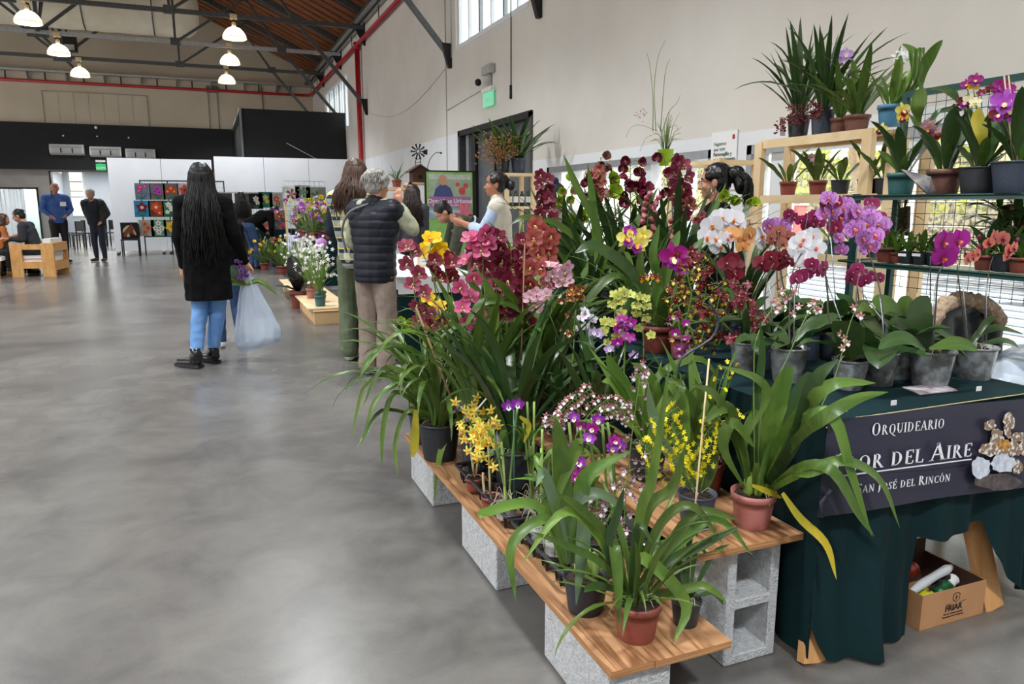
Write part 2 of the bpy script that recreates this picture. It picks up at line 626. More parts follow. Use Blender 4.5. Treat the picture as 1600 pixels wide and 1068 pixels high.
m_.box(-5.49, -5.46, YB - 0.03, YB, 4.4, 5.585)
m_.box(-1.91, -1.88, YB - 0.03, YB, 4.4, 5.585)
m_.build('opening_edge', mat('darker_beige_bead', (168, 156, 138), 0.8), wb)  # edge strips in a darker beige than the boards
m_ = MB()
m_.tube([(2.45, YB - 0.03, 4.4), (2.45, YB - 0.03, 6.2)], 0.03, 8)
m_.tube([(0.70, YB - 0.03, 4.3), (0.70, YB - 0.03, 6.0)], 0.02, 8)
m_.tube([(0.35, YB - 0.03, 4.3), (0.35, YB - 0.03, 6.0)], 0.02, 8)
m_.box(0.3, 0.75, YB - 0.12, YB, 5.85, 6.1, 1)
m_.build('wall_pipes', [wall_grey, steel], wb)
m_ = MB()
m_.box(-14, 1.25, YB - 0.25, YB, 2.70, 4.41)
bb = struct(m_.build('trim_1', black_wall))
for k, (xa, xb) in enumerate([(-5.36, -4.22), (-4.03, -2.95), (-2.80, -1.75)]):
 zt = 3.64 - k * 0.05
 m_ = MB()
 pr = [(0, 0), (0.16, -0.02), (0.24, -0.16), (0.22, -0.34), (0, -0.40)]
 A = [(xa, YB - 0.25 - p[0], zt + p[1]) for p in pr]
 B = [(xb, YB - 0.25 - p[0], zt + p[1]) for p in pr]
 m_.add(A + B, [(i, (i + 1) % 5, 5 + (i + 1) % 5, 5 + i) for i in range(5)] + [(4, 3, 2, 1, 0), (5, 6, 7, 8, 9)])
 t = thing('ventilation_grille', ['leftmost', 'middle', 'rightmost'][k] + ' of three pale grey grilles on the black wall band', 'grille', ((xa + xb) / 2, YB - 0.25, zt - 0.4))
 m_.build('housing', mat('pale_grille', (214, 214, 212), .6), t)
 for j in range(2):
  x = xa + (xb - xa) * (j + 1) / 3
  q = MB(); q.box(x - 0.02, x + 0.02, YB - 0.51, YB - 0.45, zt - 0.33, zt - 0.16)
  q.build('divider', black_metal, t)
 q = MB()
 for s_ in range(9):
  z = zt - 0.05 - s_ * 0.034
  q.box(xa + 0.05, xb - 0.05, YB - 0.505, YB - 0.485, z - 0.006, z + 0.006)
 q.build('louvre', mat('mid_grey_metal', (168, 168, 168), 0.6), t)
for k, (px, py) in enumerate([(150, 199), (99, 212), (152, 213), (201, 215)]):
 p = at(px, py, YB - 0.27)
 q = MB(); q.ball(p, 0.06 if k == 0 else 0.035, 8)
 tag(q.build('wall_sensor', white_pl), ['largest white round sensor high on the black band', 'small grey sensor above the leftmost grille', 'small grey sensor above the middle grille', 'small grey sensor above the rightmost grille'][k], 'sensor')
green_s = mat('green_sign_glow', (40, 160, 90), 0.4, emit=0.5)
p0 = at(149, 249, YB - 0.3)
p1 = at(166, 266, YB - 0.3)
t = thing('exit_sign', 'small green exit sign hanging at the edge of the black band', 'sign', (p0.x, YB - 0.3, p1.z))
q = MB(); q.box(p0.x, p1.x, YB - 0.32, YB - 0.27, p1.z, p0.z - 0.16); q.build('sign_face', green_s, t)
q = MB(); q.box(p0.x, p1.x, YB - 0.32, YB - 0.27, p0.z - 0.1, p0.z - 0.02); q.build('lamp_housing', white_pl, t)
q = MB(); q.box(p0.x + .1, p0.x + .2, YB - 0.31, YB - 0.28, p0.z - 0.16, p0.z - 0.1); q.build('bracket', steel, t)
place_text('SALIDA', 0.11, white_pl, t, ((p0.x + p1.x) / 2, YB - 0.323, p1.z + 0.05), (1, 0, 0), (0, 0, 1))
m_ = MB()
m_.box(-8.4, -5.75, 36.5, 36.7, 0, 2.6, 1)
m_.box(-5.7, -2.4, 37.5, 37.7, 0, 3, 0)
m_.box(-9, -2, YB + .3, 38, -0.12, 0, 2)
m_.box(-8.5, -2.2, YB + .3, 38, 2.75, 2.85, 0)
m_.box(-5.8, -5.7, YB + .3, 38, 0, 2.7, 0)
struct(m_.build('wall_hall', [mat('bluish_grey_paint', (178, 184, 192), 0.8), mat('mint_wall', (200, 224, 212), 0.8), fm]))
for (x, y, e) in ((-6.9, 35.2, 70), (-4.2, 35.6, 60)):
 ld = bpy.data.lights.new('back_room_lamp', 'AREA'); ld.energy = e; ld.size = 1.6
 lo = bpy.data.objects.new('back_room_lamp', ld); lo.location = (x, y, 2.7); COL.objects.link(lo)
m_ = MB()
vs_ = []; fs = []
N = 60
for i in range(N + 1):
 x = -7.85 + 1.35 * i / N
 y = 33.95 + 0.07 * math.sin(i * 0.9) + 0.04 * math.sin(i * 2.3)
 vs_ += [(x, y, 0.03), (x - 0.05 * math.sin(i), y, 1.98)]
for i in range(N):
 fs.append((2 * i, 2 * i + 2, 2 * i + 3, 2 * i + 1))
m_.add(vs_, fs, 0, True)
tag(m_.build('curtain', mat('white_curtain', (228, 232, 236), 0.8, trans=0.3)), 'white curtain hanging in the doorway at the far left', 'curtain')
m_ = MB()
m_.box(-6.02, -5.96, YB - 0.05, YB + 0.32, 0, 2.02); m_.box(-8.0, -5.96, YB - 0.05, YB + 0.32, 1.96, 2.02)
m_.box(-5.54, -5.48, YB - 0.03, YB + 0.32, 0, 2.64)
m_.box(-3.14, -3.08, YB - 0.03, YB + 0.32, 0, 2.64)
struct(m_.build('trim_2', black_metal))
for k, (xa, xb) in enumerate([(-5.42, -4.95), (-3.62, -3.2)]):
 t = MB(); t.box(xa, xb, 37.40, 37.46, 0.9, 2.95)
 wn = t.build('window_%d' % (6 + k), mat('daylit_pane', (238, 238, 220), 0.5, emit=0.9)); struct(wn)
 for z in (1.7, 1.95, 2.35):
  q = MB(); q.box(xa, xb, 37.36, 37.40, z - 0.03, z + 0.03); q.build('glazing_bar', wall_grey, wn)
m_ = MB()
m_.box(1.22, XW, 25.8, YB - 0.3, 0, 4.38)
bx = struct(m_.build('wall_stage', black_wall))
m_ = MB()
m_.box(1.16, 1.22, 25.75, 25.82, 0, 4.40)
m_.box(1.16, 1.22, 25.8, YB - 0.3, 4.34, 4.40)
m_.build('edge_strip', mat('grey_edge', (120, 124, 126), 0.5), bx)
m_ = MB()
m_.tube([(2.55, 25.76, 3.35), (3.75, 25.76, 2.72)], 0.016, 6)
tag(m_.build('metal_rod', galv), 'thin metal rod leaning across the front of the black box', 'rod')
m_ = MB()
sl = mat('ceiling_boards', (98, 60, 38), 0.7, c2=(74, 42, 26), scale=4)
for sgn in (1, -1):
 xa, xb = (XW + 0.4, -4.2) if sgn == 1 else (-4.2, -13.3)
 za, zb = roofz(xa) if sgn == 1 else roofz(-4.2), roofz(-4.2) if sgn == 1 else roofz(-13.3)
 m_.hexa([(xb, -7, zb + .1), (xa, -7, za + .1), (xa, YB + .3, za + .1), (xb, YB + .3, zb + .1)],
   [(xb, -7, zb + .2), (xa, -7, za + .2), (xa, YB + .3, za + .2), (xb, YB + .3, zb + .2)])
ce = struct(m_.build('ceiling', sl))
m_ = MB()
slm = mat('orange_brown_slats', (150, 88, 48), 0.6, c2=(112, 62, 34), scale=3, stretch=(0.5, 6, 1))
y = 16.0
k = 0
while y < YB:
 d = 0.02 * ((k * 7) % 3)
 m_.bar((XW, y, EAVE + 0.05 + d), (-4.2, y, roofz(-4.2) + 0.05 + d), 0.13, 0.05, 0)
 y += 0.19; k += 1
so = m_.build('ceiling_slat', slm, ce); so['kind'] = 'stuff'
for k, dx in enumerate([0.0]):
 pass
m_ = MB()
m_.box(XW - 0.16, XW, -2, YB, 6.52, 6.70)
m_.tube([(XW - 0.24, -2, 6.42), (XW - 0.24, YB, 6.42)], 0.05, 8, 1)
m_.tube([(XW - 0.10, -2, 6.36), (XW - 0.10, YB, 6.36)], 0.03, 8, 1)
struct(m_.build('trim_3', [steel, galv]))
def truss(Y, full=True, num=0):
 t = thing('roof_truss', 'grey steel roof truss, ' + ['nearest overhead with its tie across the top edge of the photo', 'second from the back wall, crossing the tank end', 'farthest one, just in front of the back wall', 'one whose brace foot is beside the conduit', 'one whose brace foot touches the top edge of the photo'][num], 'roof truss', (0, Y, 6.3))
 q = MB(); q.bar((XW - 0.05, Y, EAVE - 0.02), (-4.2, Y, roofz(-4.2) - 0.02), 0.14, 0.16); q.build('rafter', steel, t)
 q = MB(); q.bar((-12.9, Y, EAVE - 0.02), (-4.2, Y, roofz(-4.2) - 0.02), 0.14, 0.16); q.build('rafter', steel, t)
 q = MB(); q.bar((XW - 0.02, Y, 6.3), (-12.9, Y, 6.3), 0.09, 0.11); q.build('tie_beam', galv if num == 1 else steel, t)
 q = MB(); q.bar((XW - 0.02, Y, 4.12), (2.6, Y, 6.3), 0.09, 0.09); q.bar((2.6, Y, 6.3), (1.35, Y, roofz(1.35) - .1), 0.07, 0.07)
 q.build('knee_brace', steel, t)
 q = MB(); q.hexa([(XW - 0.06, Y - .05, 3.92), (XW, Y - .05, 3.92), (XW, Y + .05, 3.92), (XW - .06, Y + .05, 3.92)],
      [(XW - 0.2, Y - .05, 4.36), (XW, Y - .05, 4.36), (XW, Y + .05, 4.36), (XW - .2, Y + .05, 4.36)])
 q.build('brace_foot', mat('near_black_steel', (34, 34, 36), 0.5, 0.4), t)
 q = MB(); q.hexa([(XW - 0.04, Y - .04, 5.82), (XW, Y - .04, 5.82), (XW, Y + .04, 5.82), (XW - .04, Y + .04, 5.82)],
      [(XW - 0.36, Y - .04, 6.38), (XW, Y - .04, 6.38), (XW, Y + .04, 6.38), (XW - .36, Y + .04, 6.38)])
 q.build('wall_bracket', mat('near_black_steel', (34, 34, 36), 0.5, 0.4), t)
 for s_ in (1, -1):
  cx = -4.2
  for x0, x1 in ((-0.55, -0.55), (-0.55, 1.75), (0, 0)):
   if x0 == 0:
    continue
   xa, xb = (x0, x1) if s_ == 1 else (2 * cx - x0, 2 * cx - x1)
   q = MB(); q.bar((xa, Y, 6.3), (xb, Y, roofz(xb) - 0.1), 0.07, 0.07); q.build('strut', steel, t)
  xb = cx + s_ * 3.4
  q = MB(); q.bar((cx, Y, 6.3), (xb, Y, roofz(xb) - .1), 0.08, 0.08); q.build('strut', steel, t)
  xb = cx + s_ * 0.9
  q = MB(); q.bar((cx, Y, 6.3), (xb, Y + .0, roofz(xb) - .1), 0.06, 0.06); q.build('strut', steel, t)
 q = MB(); q.bar((cx, Y, 6.3), (cx, Y, roofz(cx) - .1), 0.1, 0.1); q.build('king_post', steel, t)
 for cx_ in (-4.2, -0.55, 2.6):
  q = MB(); q.box(cx_ - 0.28, cx_ + 0.28, Y - 0.02, Y + 0.02, 6.16, 6.46) if cx_ < -4 else q.box(cx_ - 0.14, cx_ + 0.14, Y - 0.06, Y + 0.06, 6.22, 6.42)
  q.build('gusset_plate', steel, t)
 return t
for i, Y in enumerate((22.1, 26.2, 30.2, 14.1, 9.97)):
 truss(Y, True, i)
m_ = MB()
for ya, yb in ((22.1, 26.2), (26.2, 30.2)):
 m_.bar((2.6, ya, 6.3), (1.0, yb, roofz(1.0) - .2), 0.06, 0.06)
 m_.bar((-4.2, ya, 6.3), (-4.2, yb, roofz(-4.2) - .3), 0.06, 0.06)
m_.bar((-4.2, 14, 6.33), (-4.2, YB, 6.33), 0.06, 0.06)
tag(m_.build('roof_bracing', steel), 'grey steel bracing bars running between the roof trusses', 'bracing')
m_ = MB()
ductm = mat('cream_duct_fabric', (240, 232, 212), 0.6, c2=(226, 216, 192), scale=1.5, bump=0.3, bscale=3)
prof = []
pts = []
rad = []
for i in range(40):
 x = -13 + i * 0.335
 if x > 0.05:
  break
 pts.append((x, 28.3, 7.66)); rad.append(0.80 + 0.01 * math.sin(i * 2.1))
for k_ in range(1, 9):
 a = k_ / 8 * PI / 2
 pts.append((-0.3 + 0.5 * math.sin(a), 28.3, 7.72)); rad.append(max(0.02, 0.84 * math.cos(a) ** 0.6))
pts = [p for p in pts if p[0] <= -0.3 or p in pts[-8:]]
rad = rad[:len(pts) - 8] + rad[-8:]
m_.tube(pts, rad, 28)
t = thing('air_duct', 'large cream cylindrical duct hanging below the roof', 'duct', (-6, 28.3, 6.9))
m_.build('duct_body', ductm, t)
q = MB(); q.box(-0.9, -0.62, 27.43, 27.5, 7.75, 8.05); q.build('patch', mat('pale_patch', (226, 220, 204), 0.7), t)
q = MB(); q.box(-0.32, -0.1, 27.6, 27.66, 7.45, 7.62); q.build('patch', MATS['pale_patch'], t)
for x in (-6.3, -3.2, -1.2):
 q = MB(); q.tube([(x + 0.001, 28.3 + 0.86 * math.cos(a_), 7.72 + 0.86 * math.sin(a_)) for a_ in [k_ * PI / 12 for k_ in range(25)]], 0.02, 6); q.build('strap', steel, t)
t = thing('sprinkler_pipe', 'red fire pipe running along the right and back walls with a riser', 'pipe', (4.35, 22.9, 0))
q = MB(); q.tube([(XW - 0.12, -1, 6.0), (XW - 0.12, YB - 0.3, 5.93), (XW - 0.2, YB - 0.14, 5.92), (XW - 0.4, YB - 0.12, 5.92), (-13, YB - 0.12, 5.92)], 0.055, 10); q.build('main_pipe', red_paint, t)
q = MB(); q.tube([(XW - 0.12, 22.75, 6.0), (XW - 0.10, 22.75, 0.05)], 0.075, 12); q.build('riser', red_paint, t)
q = MB(); q.lathe([(0.10, -0.1), (0.10, 0.1)], 12, (XW - 0.12, 22.75, 5.92), close=True); q.build('coupling', red_paint, t)
for i in range(14):
 x = 3.6 - i * 1.27
 q = MB(); q.bar((x, YB - 0.12, 5.93), (x, YB - 0.12, 6.24), 0.05, 0.02); q.build('hanger', black_metal, t)
for i in range(12):
 y = 33 - i * 1.9
 q = MB(); q.bar((XW - 0.12, y, 6.03), (XW - 0.12, y, 6.36), 0.02, 0.02); q.build('hanger', black_metal, t)
m_ = MB()
m_.box(-13, 4.35, YB - 0.42, YB - 0.1, 6.24, 6.30)
for i in range(14):
 x = 3.0 - i * 1.27
 m_.hexa([(x, YB - .12, 6.0), (x + .04, YB - .12, 6.0), (x + .04, YB, 6.0), (x, YB, 6.0)], [(x, YB - .4, 6.24), (x + .04, YB - .4, 6.24), (x + .04, YB, 6.24), (x, YB, 6.24)])
tag(m_.build('cable_tray', galv), 'long pale cable tray fixed on brackets above the red pipe on the back wall', 'cable tray')
lampshade = mat('cream_lamp_shade', (222, 206, 178), 0.5, trans=0.25)
glow = mat('lamp_glow', (235, 250, 255), 0.5, emit=9.0)
def pendant(x, y, z, label, vis=True):
 t = thing('pendant_lamp', label, 'lamp', (x, y, z))
 q = MB(); q.lathe([(0.30, 0.0), (0.31, 0.02), (0.29, 0.10), (0.24, 0.19), (0.16, 0.27), (0.06, 0.31)], 24, (x, y, z)); q.build('shade', lampshade, t)
 q = MB(); q.lathe([(0.001, 0.015), (0.28, 0.02)], 24, (x, y, z)); q.build('bulb', glow, t)
 q = MB(); q.lathe([(0.055, 0.29), (0.055, 0.42), (0.01, 0.44)], 12, (x, y, z), close=True); q.build('cap', lampshade, t)
 q = MB(); q.tube([(x, y, z + .42), (x, y, z + .56)], 0.012, 6); q.build('hook', black_metal, t)
 q = MB(); q.box(x - .09, x + .09, y - .07, y + .07, z + .5, z + .62); q.build('ballast_box', pine, t)
 ld = bpy.data.lights.new('lamp_light', 'SPOT'); ld.energy = 620 if y > 16 else (750 if x < 0 else 480 if y > 0 else 900); ld.spot_size = R(125); ld.spot_blend = 0.6; ld.shadow_soft_size = 0.3
 ld.color = (0.93, 0.97, 1.0)
 lo = bpy.data.objects.new('lamp_light', ld); lo.location = (0, 0, -0.03); lo.parent = t; COL.objects.link(lo)
 return t
k = 0
names = ['nearest', 'middle', 'farthest']
for i, Y in enumerate((22.1, 26.2, 30.2)):
 pendant(1.0, Y, 5.72 + (0.04 if i else 0), names[i] + ' bell lamp of the row left of the truss crossing', True)
 pendant(-3.72, Y, 5.70, names[i] + ' bell lamp of the row at the far left', True)
for i, Y in enumerate((14.1, 9.97, 5.9, 1.8, -2.4)):  # the last pair, unseen behind the camera, is added for front light
 pendant(1.0, Y, 5.75, 'bell lamp above the aisle, out of view overhead (%s)' % ['beyond the stall', 'over the stall', 'over the aisle', 'over the visitor', 'added behind camera for front light'][i])
 pendant(-3.72, Y, 5.75, 'bell lamp above the left of the hall, out of view overhead (%s)' % ['far', 'mid', 'near', 'nearer', 'nearest'][i])
t = thing('floodlight', 'small black floodlight hanging at the truss node on the left', 'floodlight', (-3.9, 29.6, 6.4))
q = MB(); q.box(-4.05, -3.65, 29.5, 29.75, 6.38, 6.9); q.build('housing', black_metal, t)
q = MB(); q.box(-4.0, -3.72, 29.48, 29.5, 6.42, 6.6); q.build('lens', glow if False else galv, t)
dg = mat('dark_grey_door', (96, 100, 104), 0.5, 0.3, c2=(84, 88, 92), scale=4)
m_ = MB()
m_.box(XW + 0.1, XW + 0.16, 10.22, 13.65, 0, 2.7)
d1 = struct(m_.build('door_1', dg))
for a_, c_ in ((13.55, 13.65), (10.22, 10.3)):
 q = MB(); q.box(XW - 0.04, XW + 0.2, a_, c_, 0, 2.7); q.build('door_jamb', steel, d1)
q = MB(); q.box(XW - 0.04, XW + 0.2, 10.22, 13.65, 2.62, 2.72); q.build('door_head', mat('near_black_steel', (34, 34, 36), 0.5, 0.4), d1)
q = MB(); q.box(XW + 0.04, XW + 0.1, 12.9, 13.1, 0, 2.6); q.box(XW + 0.04, XW + 0.1, 11.9, 11.95, 0, 2.6); q.build('door_stile', black_metal, d1)
q = MB(); q.box(XW + 0.04, XW + 0.1, 13.25, 13.4, 0, 2.62); q.build('door_stile', alu, d1)
t = thing('emergency_light', 'small wire-framed emergency lamp above the exit sign on the right wall', 'lamp', (XW, 11.95, 3.3))
p = at(762, 112, 11.95)
q = MB(); q.box(XW - 0.10, XW - 0.01, 11.75, 12.15, 3.48, 3.62); q.build('housing', galv, t)
q = MB(); q.ball((XW - .14, 12.2, 3.38), 0.06, 8); q.build('spot_head', black_metal, t)
q = MB(); q.box(XW - 0.05, XW - 0.01, 11.9, 12.0, 3.28, 3.48); q.build('bracket', galv, t)
t = thing('exit_sign', 'green glazed exit sign mounted on the wall above the grey door', 'sign', (XW, 11.95, 2.9))
q = MB(); q.box(XW - 0.06, XW - 0.04, 11.72, 12.2, 2.97, 3.20); q.build('sign_face', mat('pale_green_sign', (120, 205, 165), 0.3, emit=0.35), t)
q = MB(); q.box(XW - 0.09, XW - 0.0, 11.72, 12.2, 3.20, 3.27); q.build('lamp_housing', white_pl, t)
place_text('SALIDA', 0.09, white_pl, t, (XW - 0.065, 11.96, 3.04), (0, -1, 0), (0, 0, 1))
def high_window(nm, ya, yb, za, zb, step, X=XW):
 q = MB(); q.box(X + 0.12, X + 0.13, ya, yb, za, zb)
 o = struct(q.build(nm, frost))
 q = MB()
 q.box(X - 0.01, X + 0.15, ya, yb, za - 0.05, za + 0.03); q.box(X + 0.05, X + 0.15, ya, yb, zb - 0.03, zb + 0.05)
 q.box(X + 0.05, X + 0.15, ya - .03, ya + .05, za, zb); q.box(X + 0.05, X + 0.15, yb - .05, yb + .03, za, zb)
 q.build('window_frame', pvc_white, o)
 y = ya + step
 k = 0
 while y < yb - 0.1:
  q = MB(); q.box(X + 0.06, X + 0.15, y - (0.035 if k % 2 else 0.02), y + (0.035 if k % 2 else 0.02), za, zb); q.build('glazing_bar', alu if k % 2 else pvc_white, o)
  y += step; k += 1
 return o
high_window('window_1', 10.4, 13.8, UP, 6.1, 0.57)
high_window('window_2', 25.2, 30.2, 3.9, 5.55, 0.55)
def shopfront(nm, ya, yb, bars):
 q = MB(); q.box(XW + 0.14, XW + 0.15, ya, yb, 0.06, 1.88)
 o = struct(q.build(nm, glass))
 q = MB()
 q.box(XW + .0, XW + 0.2, ya, yb, 1.80, 1.88); q.box(XW + .05, XW + 0.2, ya, yb, 0.0, 0.12)
 q.box(XW + .0, XW + 0.2, yb - 0.06, yb, 0.06, 1.88); q.box(XW + .0, XW + 0.2, ya, ya + .06, 0.06, 1.88)
 q.build('window_frame', alu, o)
 for y, w_ in bars:
  q = MB(); q.box(XW + .06, XW + 0.2, y - w_ / 2, y + w_ / 2, 0.1, 1.82); q.build('mullion', pvc_white, o)
 return o
shopfront('window_3', 5.98, 9.72, [(9.05, 0.05), (8.3, 0.06), (7.2, 0.14), (6.5, 0.05)])
shopfront('window_4', 0.6, 5.48, [(5.15, 0.16), (3.9, 0.05), (2.6, 0.05)])
t = thing('notice_poster', 'white paper notice with dark lettering on the pillar between the windows', 'poster', (XW, 5.75, 1.5))
q = MB(); q.box(XW - 0.02, XW - 0.008, 5.60, 5.97, 1.50, 2.03); q.build('sheet', white_pl, t)
q = MB(); q.lathe([(0.001, 0), (0.09, 0)], 24); me = q.mesh('picture_disc', mat('poster_olive', (190, 184, 140), 0.7))
me.transform(Matrix.Rotation(-PI / 2, 4, 'Y')); me.transform(Matrix.Translation((XW - 0.023, 5.79, 1.64))); link('printed_disc', me, t)
dkg = mat('dark_green_ink', (40, 72, 66), 0.7)
for k, s_ in enumerate(['Hagamos', 'que este', 'Personajillo y', 'reconocimiento']):
 place_text(s_, 0.050, dkg, t, (XW - 0.022, 5.93, 1.905 - k * 0.048), (0, -1, 0), (0, 0, 1), align='LEFT', bold=k > 1)
q = MB(); q.box(XW - 0.024, XW - 0.02, 5.63, 5.66, 1.95, 1.99); q.build('red_mark', red_paint, t)
# ------------------------------------------------------------------ outside the windows
pav = mat('sunlit_paving', (226, 222, 214), 0.8, c2=(178, 178, 180), scale=2, stretch=(0.3, 4, 1))
m_ = MB(); m_.box(XW + .28, 60, -30, 70, -0.2, -0.05)
struct(m_.build('ground_outside', pav))
m_ = MB()
for k in range(14):
 x = 5.6 + k * 0.62
 m_.box(x, x + 0.30, -6, 30, -0.05, -0.035 )
struct(m_.build('shade_strips', mat('painted_shade_blue_grey', (120, 130, 146), 0.7)))  # shade between the sun stripes, laid on the ground as darker strips
stone = mat('sunlit_stone', (232, 222, 200), 0.9, c2=(120, 110, 84), scale=9, bump=0.5, bscale=9, contrast=(0.45, 0.6))
t = thing('garden_wall', 'pale stone garden wall in sun outside the glazing', 'wall', (16, 6, 0))
for r_ in range(9):
 y = -6.0 + (0.35 if r_ % 2 else 0)
 while y < 26:
  w_ = 0.62 + 0.2 * rnd.random()
  q = MB(); d_ = rnd.uniform(0, .05); z_ = r_ * 0.29
  q.box(16 - d_, 16.5, y, y + w_ - .03, z_, z_ + .26)
  o = q.build('stone', stone, t)
  y += w_ * 1.0
hedge_m = mat('sunlit_foliage', (214, 212, 84), 0.6, c2=(150, 170, 56), scale=1.5, trans=0.45)
m_ = MB()
for i in range(9000):
 y = rnd.uniform(-3, 26)
 z = rnd.uniform(1.15, 5.2)
 x = rnd.uniform(13.9, 15.9)
 if noise.noise(Vector((x * .5, y * .5, z * .7))) < -0.1:
  continue
 c = Vector((x, y, z)); s_ = rnd.uniform(.07, .16)
 u = Vector((rnd.uniform(-1, 1), rnd.uniform(-1, 1), rnd.uniform(-1, 1))).normalized() * s_
 v = u.orthogonal().normalized() * s_ * .6
 m_.add([c - u, c + v, c + u, c - v], [(0, 1, 2, 3)])
tag(m_.build('hedge', hedge_m), 'yellow-green sunlit foliage growing above the stone wall outside', 'foliage', kind='stuff')
for k, (y, x, ln) in enumerate([(7.8, 12.5, 1.3), (3.9, 12.2, -1.0), (12.0, 13.2, 0.5)]):
 q = MB(); q.tube(smooth_path([(x, y, -.05), (x + .1, y + ln * .3, 1.2), (x, y + ln, 2.6), (x + .3, y + ln * 1.3, 4.4)], 8), [0.24, .22, .2, .18, .17, .16, .15, .14, .12], 10)
 tag(q.build('tree_trunk', mat('pale_bark', (188, 164, 128), 0.9, c2=(150, 126, 92), scale=8, bump=.5)), ['leaning pale tree trunk outside the middle of the mesh rack', 'leaning pale tree trunk outside the right edge', 'upright pale tree trunk outside behind the wooden racks'][k], 'tree')
for k, (y, x) in enumerate([(4.2, 10.5), (5.4, 11.2), (13.5, 12.0)]):
 q = MB(); q.box(x, x + .9, y, y + .8, 0.25, 1.35); q.box(x + .05, x + .15, y + .1, y + .7, -.05, .25, 1); q.box(x + .7, x + .8, y + .1, y + .7, -.05, .25, 1); q.box(x - .03, x + .93, y - .03, y + .83, 1.35, 1.42, 1)
 tag(q.build('red_stall_counter', [mat('faded_red_panel', (214, 84, 84), 0.6), white_pl]), ['red counter outside behind the salmon orchid', 'red counter outside farther left of the other', 'red counter outside seen between the tall cymbidiums'][k], 'counter')
# ================================================================== PLANT LIBRARY
CACHE = {}
def leaf_wf(kind, w):
 if kind == 'strap':
  return lambda t: w * (0.62 + 0.38 * min(1, t / 0.3)) * (1 if t < 0.62 else max(0.02, 1 - ((t - 0.62) / 0.38) ** 1.8))
 if kind == 'blade':
  return lambda t: w * (0.45 + 0.55 * math.sin(min(1, t / 0.5) * PI / 2)) * (1 if t < 0.5 else max(0.02, math.cos((t - 0.5) / 0.5 * PI / 2) ** 0.8))
 if kind == 'oblong':
  return lambda t: w * (0.22 + 0.78 * math.sin(min(1, t / 0.5) * PI / 2) ** 1.5) * (1 if t < 0.5 else max(0.03, math.cos((t - 0.5) / 0.5 * PI / 2) ** 0.6))
 return lambda t: w * (0.28 + 0.72 * math.sin(min(1, t / 0.55) * PI / 2)) * (1 if t < 0.55 else max(0.05, math.cos((t - 0.55) / 0.45 * PI / 2) ** 0.5))
WID = {'strap': 0.022, 'blade': 0.048, 'oblong': 0.115, 'paddle': 0.21}
A0 = [3, 14, 28, 45, 65, 85]
BD = [0, 20, 45, 75, 110, 150]
def near(v, arr):
 return min(arr, key=lambda a: abs(a - v))
def leaf_mesh(kind, a0, bend, m_, fold=0.3):
 a0 = near(a0, A0)
 bend = near(bend, BD)
 key = ('leaf', kind, a0, bend, m_.name)
 if key not in CACHE:
  pts = []
  p = Vector((0, 0, 0))
  n_ = 10
  for i in range(n_ + 1):
   pts.append(p.copy())
   t = i / n_
   a = R(a0 + bend * t ** 1.4)
   p += Vector((math.sin(a), 0, math.cos(a))) / n_
  q = MB()
  w_ = leaf_wf(kind, WID[kind])
  vs_ = []
  for i, c in enumerate(pts):
   t = (pts[min(i + 1, n_)] - pts[max(i - 1, 0)]).normalized()
   side = Vector((0, 1, 0))
   up = Vector((-t.z, 0, t.x))
   ww = w_(i / n_)
   wav = 0.10 * ww * math.sin(i * 1.9)
   vs_ += [c - side * ww + up * (ww * fold + wav), c, c + side * ww + up * (ww * fold - wav)]
  fs = []
  for i in range(n_):
   a = i * 3
   fs += [(a, a + 1, a + 4, a + 3), (a + 1, a + 2, a + 5, a + 4)]
  q.add(vs_, fs, 0, True)
  CACHE[key] = q.mesh('leaf', m_)
 return CACHE[key]
def leaf(parent, pos, kind, az, a0, bend, L, m_=None, ws=1.0):
 o = link('leaf', leaf_mesh(kind, a0, bend, m_ or leaf_g), parent, pos,
    (rnd.uniform(-.12, .12), 0, az), (L, L * ws, L))
 return o
def leaves(parent, base, n_, kind, L, a0, bend, az=(0, 360), m_=None, spread=0.03, ws=1.0):
 n_ = int(n_ * 1.25) if n_ > 10 else n_
 for i in range(n_):
  t = (i + 0.5) / n_
  a = R(az[0] + (az[1] - az[0]) * ((i * 0.618034) % 1.0 if az[1] - az[0] > 180 else t) + rnd.uniform(-12, 12))
  r_ = spread * rnd.uniform(0.2, 1)
  pos = Vector(base) + Vector((math.cos(a) * r_, math.sin(a) * r_, 0))
  leaf(parent, pos, kind, a, rnd.uniform(*a0), rnd.uniform(*bend), rnd.uniform(*L), m_, ws * rnd.uniform(.85, 1.15))
def leaf_path(parent, pts, width, m_=None, kind='strap', nrm=None, fold=0.25, twist=0.0, n_=14):
 q = MB()
 q.ribbon(smooth_path(pts, n_), leaf_wf(kind, width / 2), nrm or Vector((-0.3, -0.8, 0.55)), fold, 0, twist)
 return q.build('leaf', m_ or leaf_g, parent)
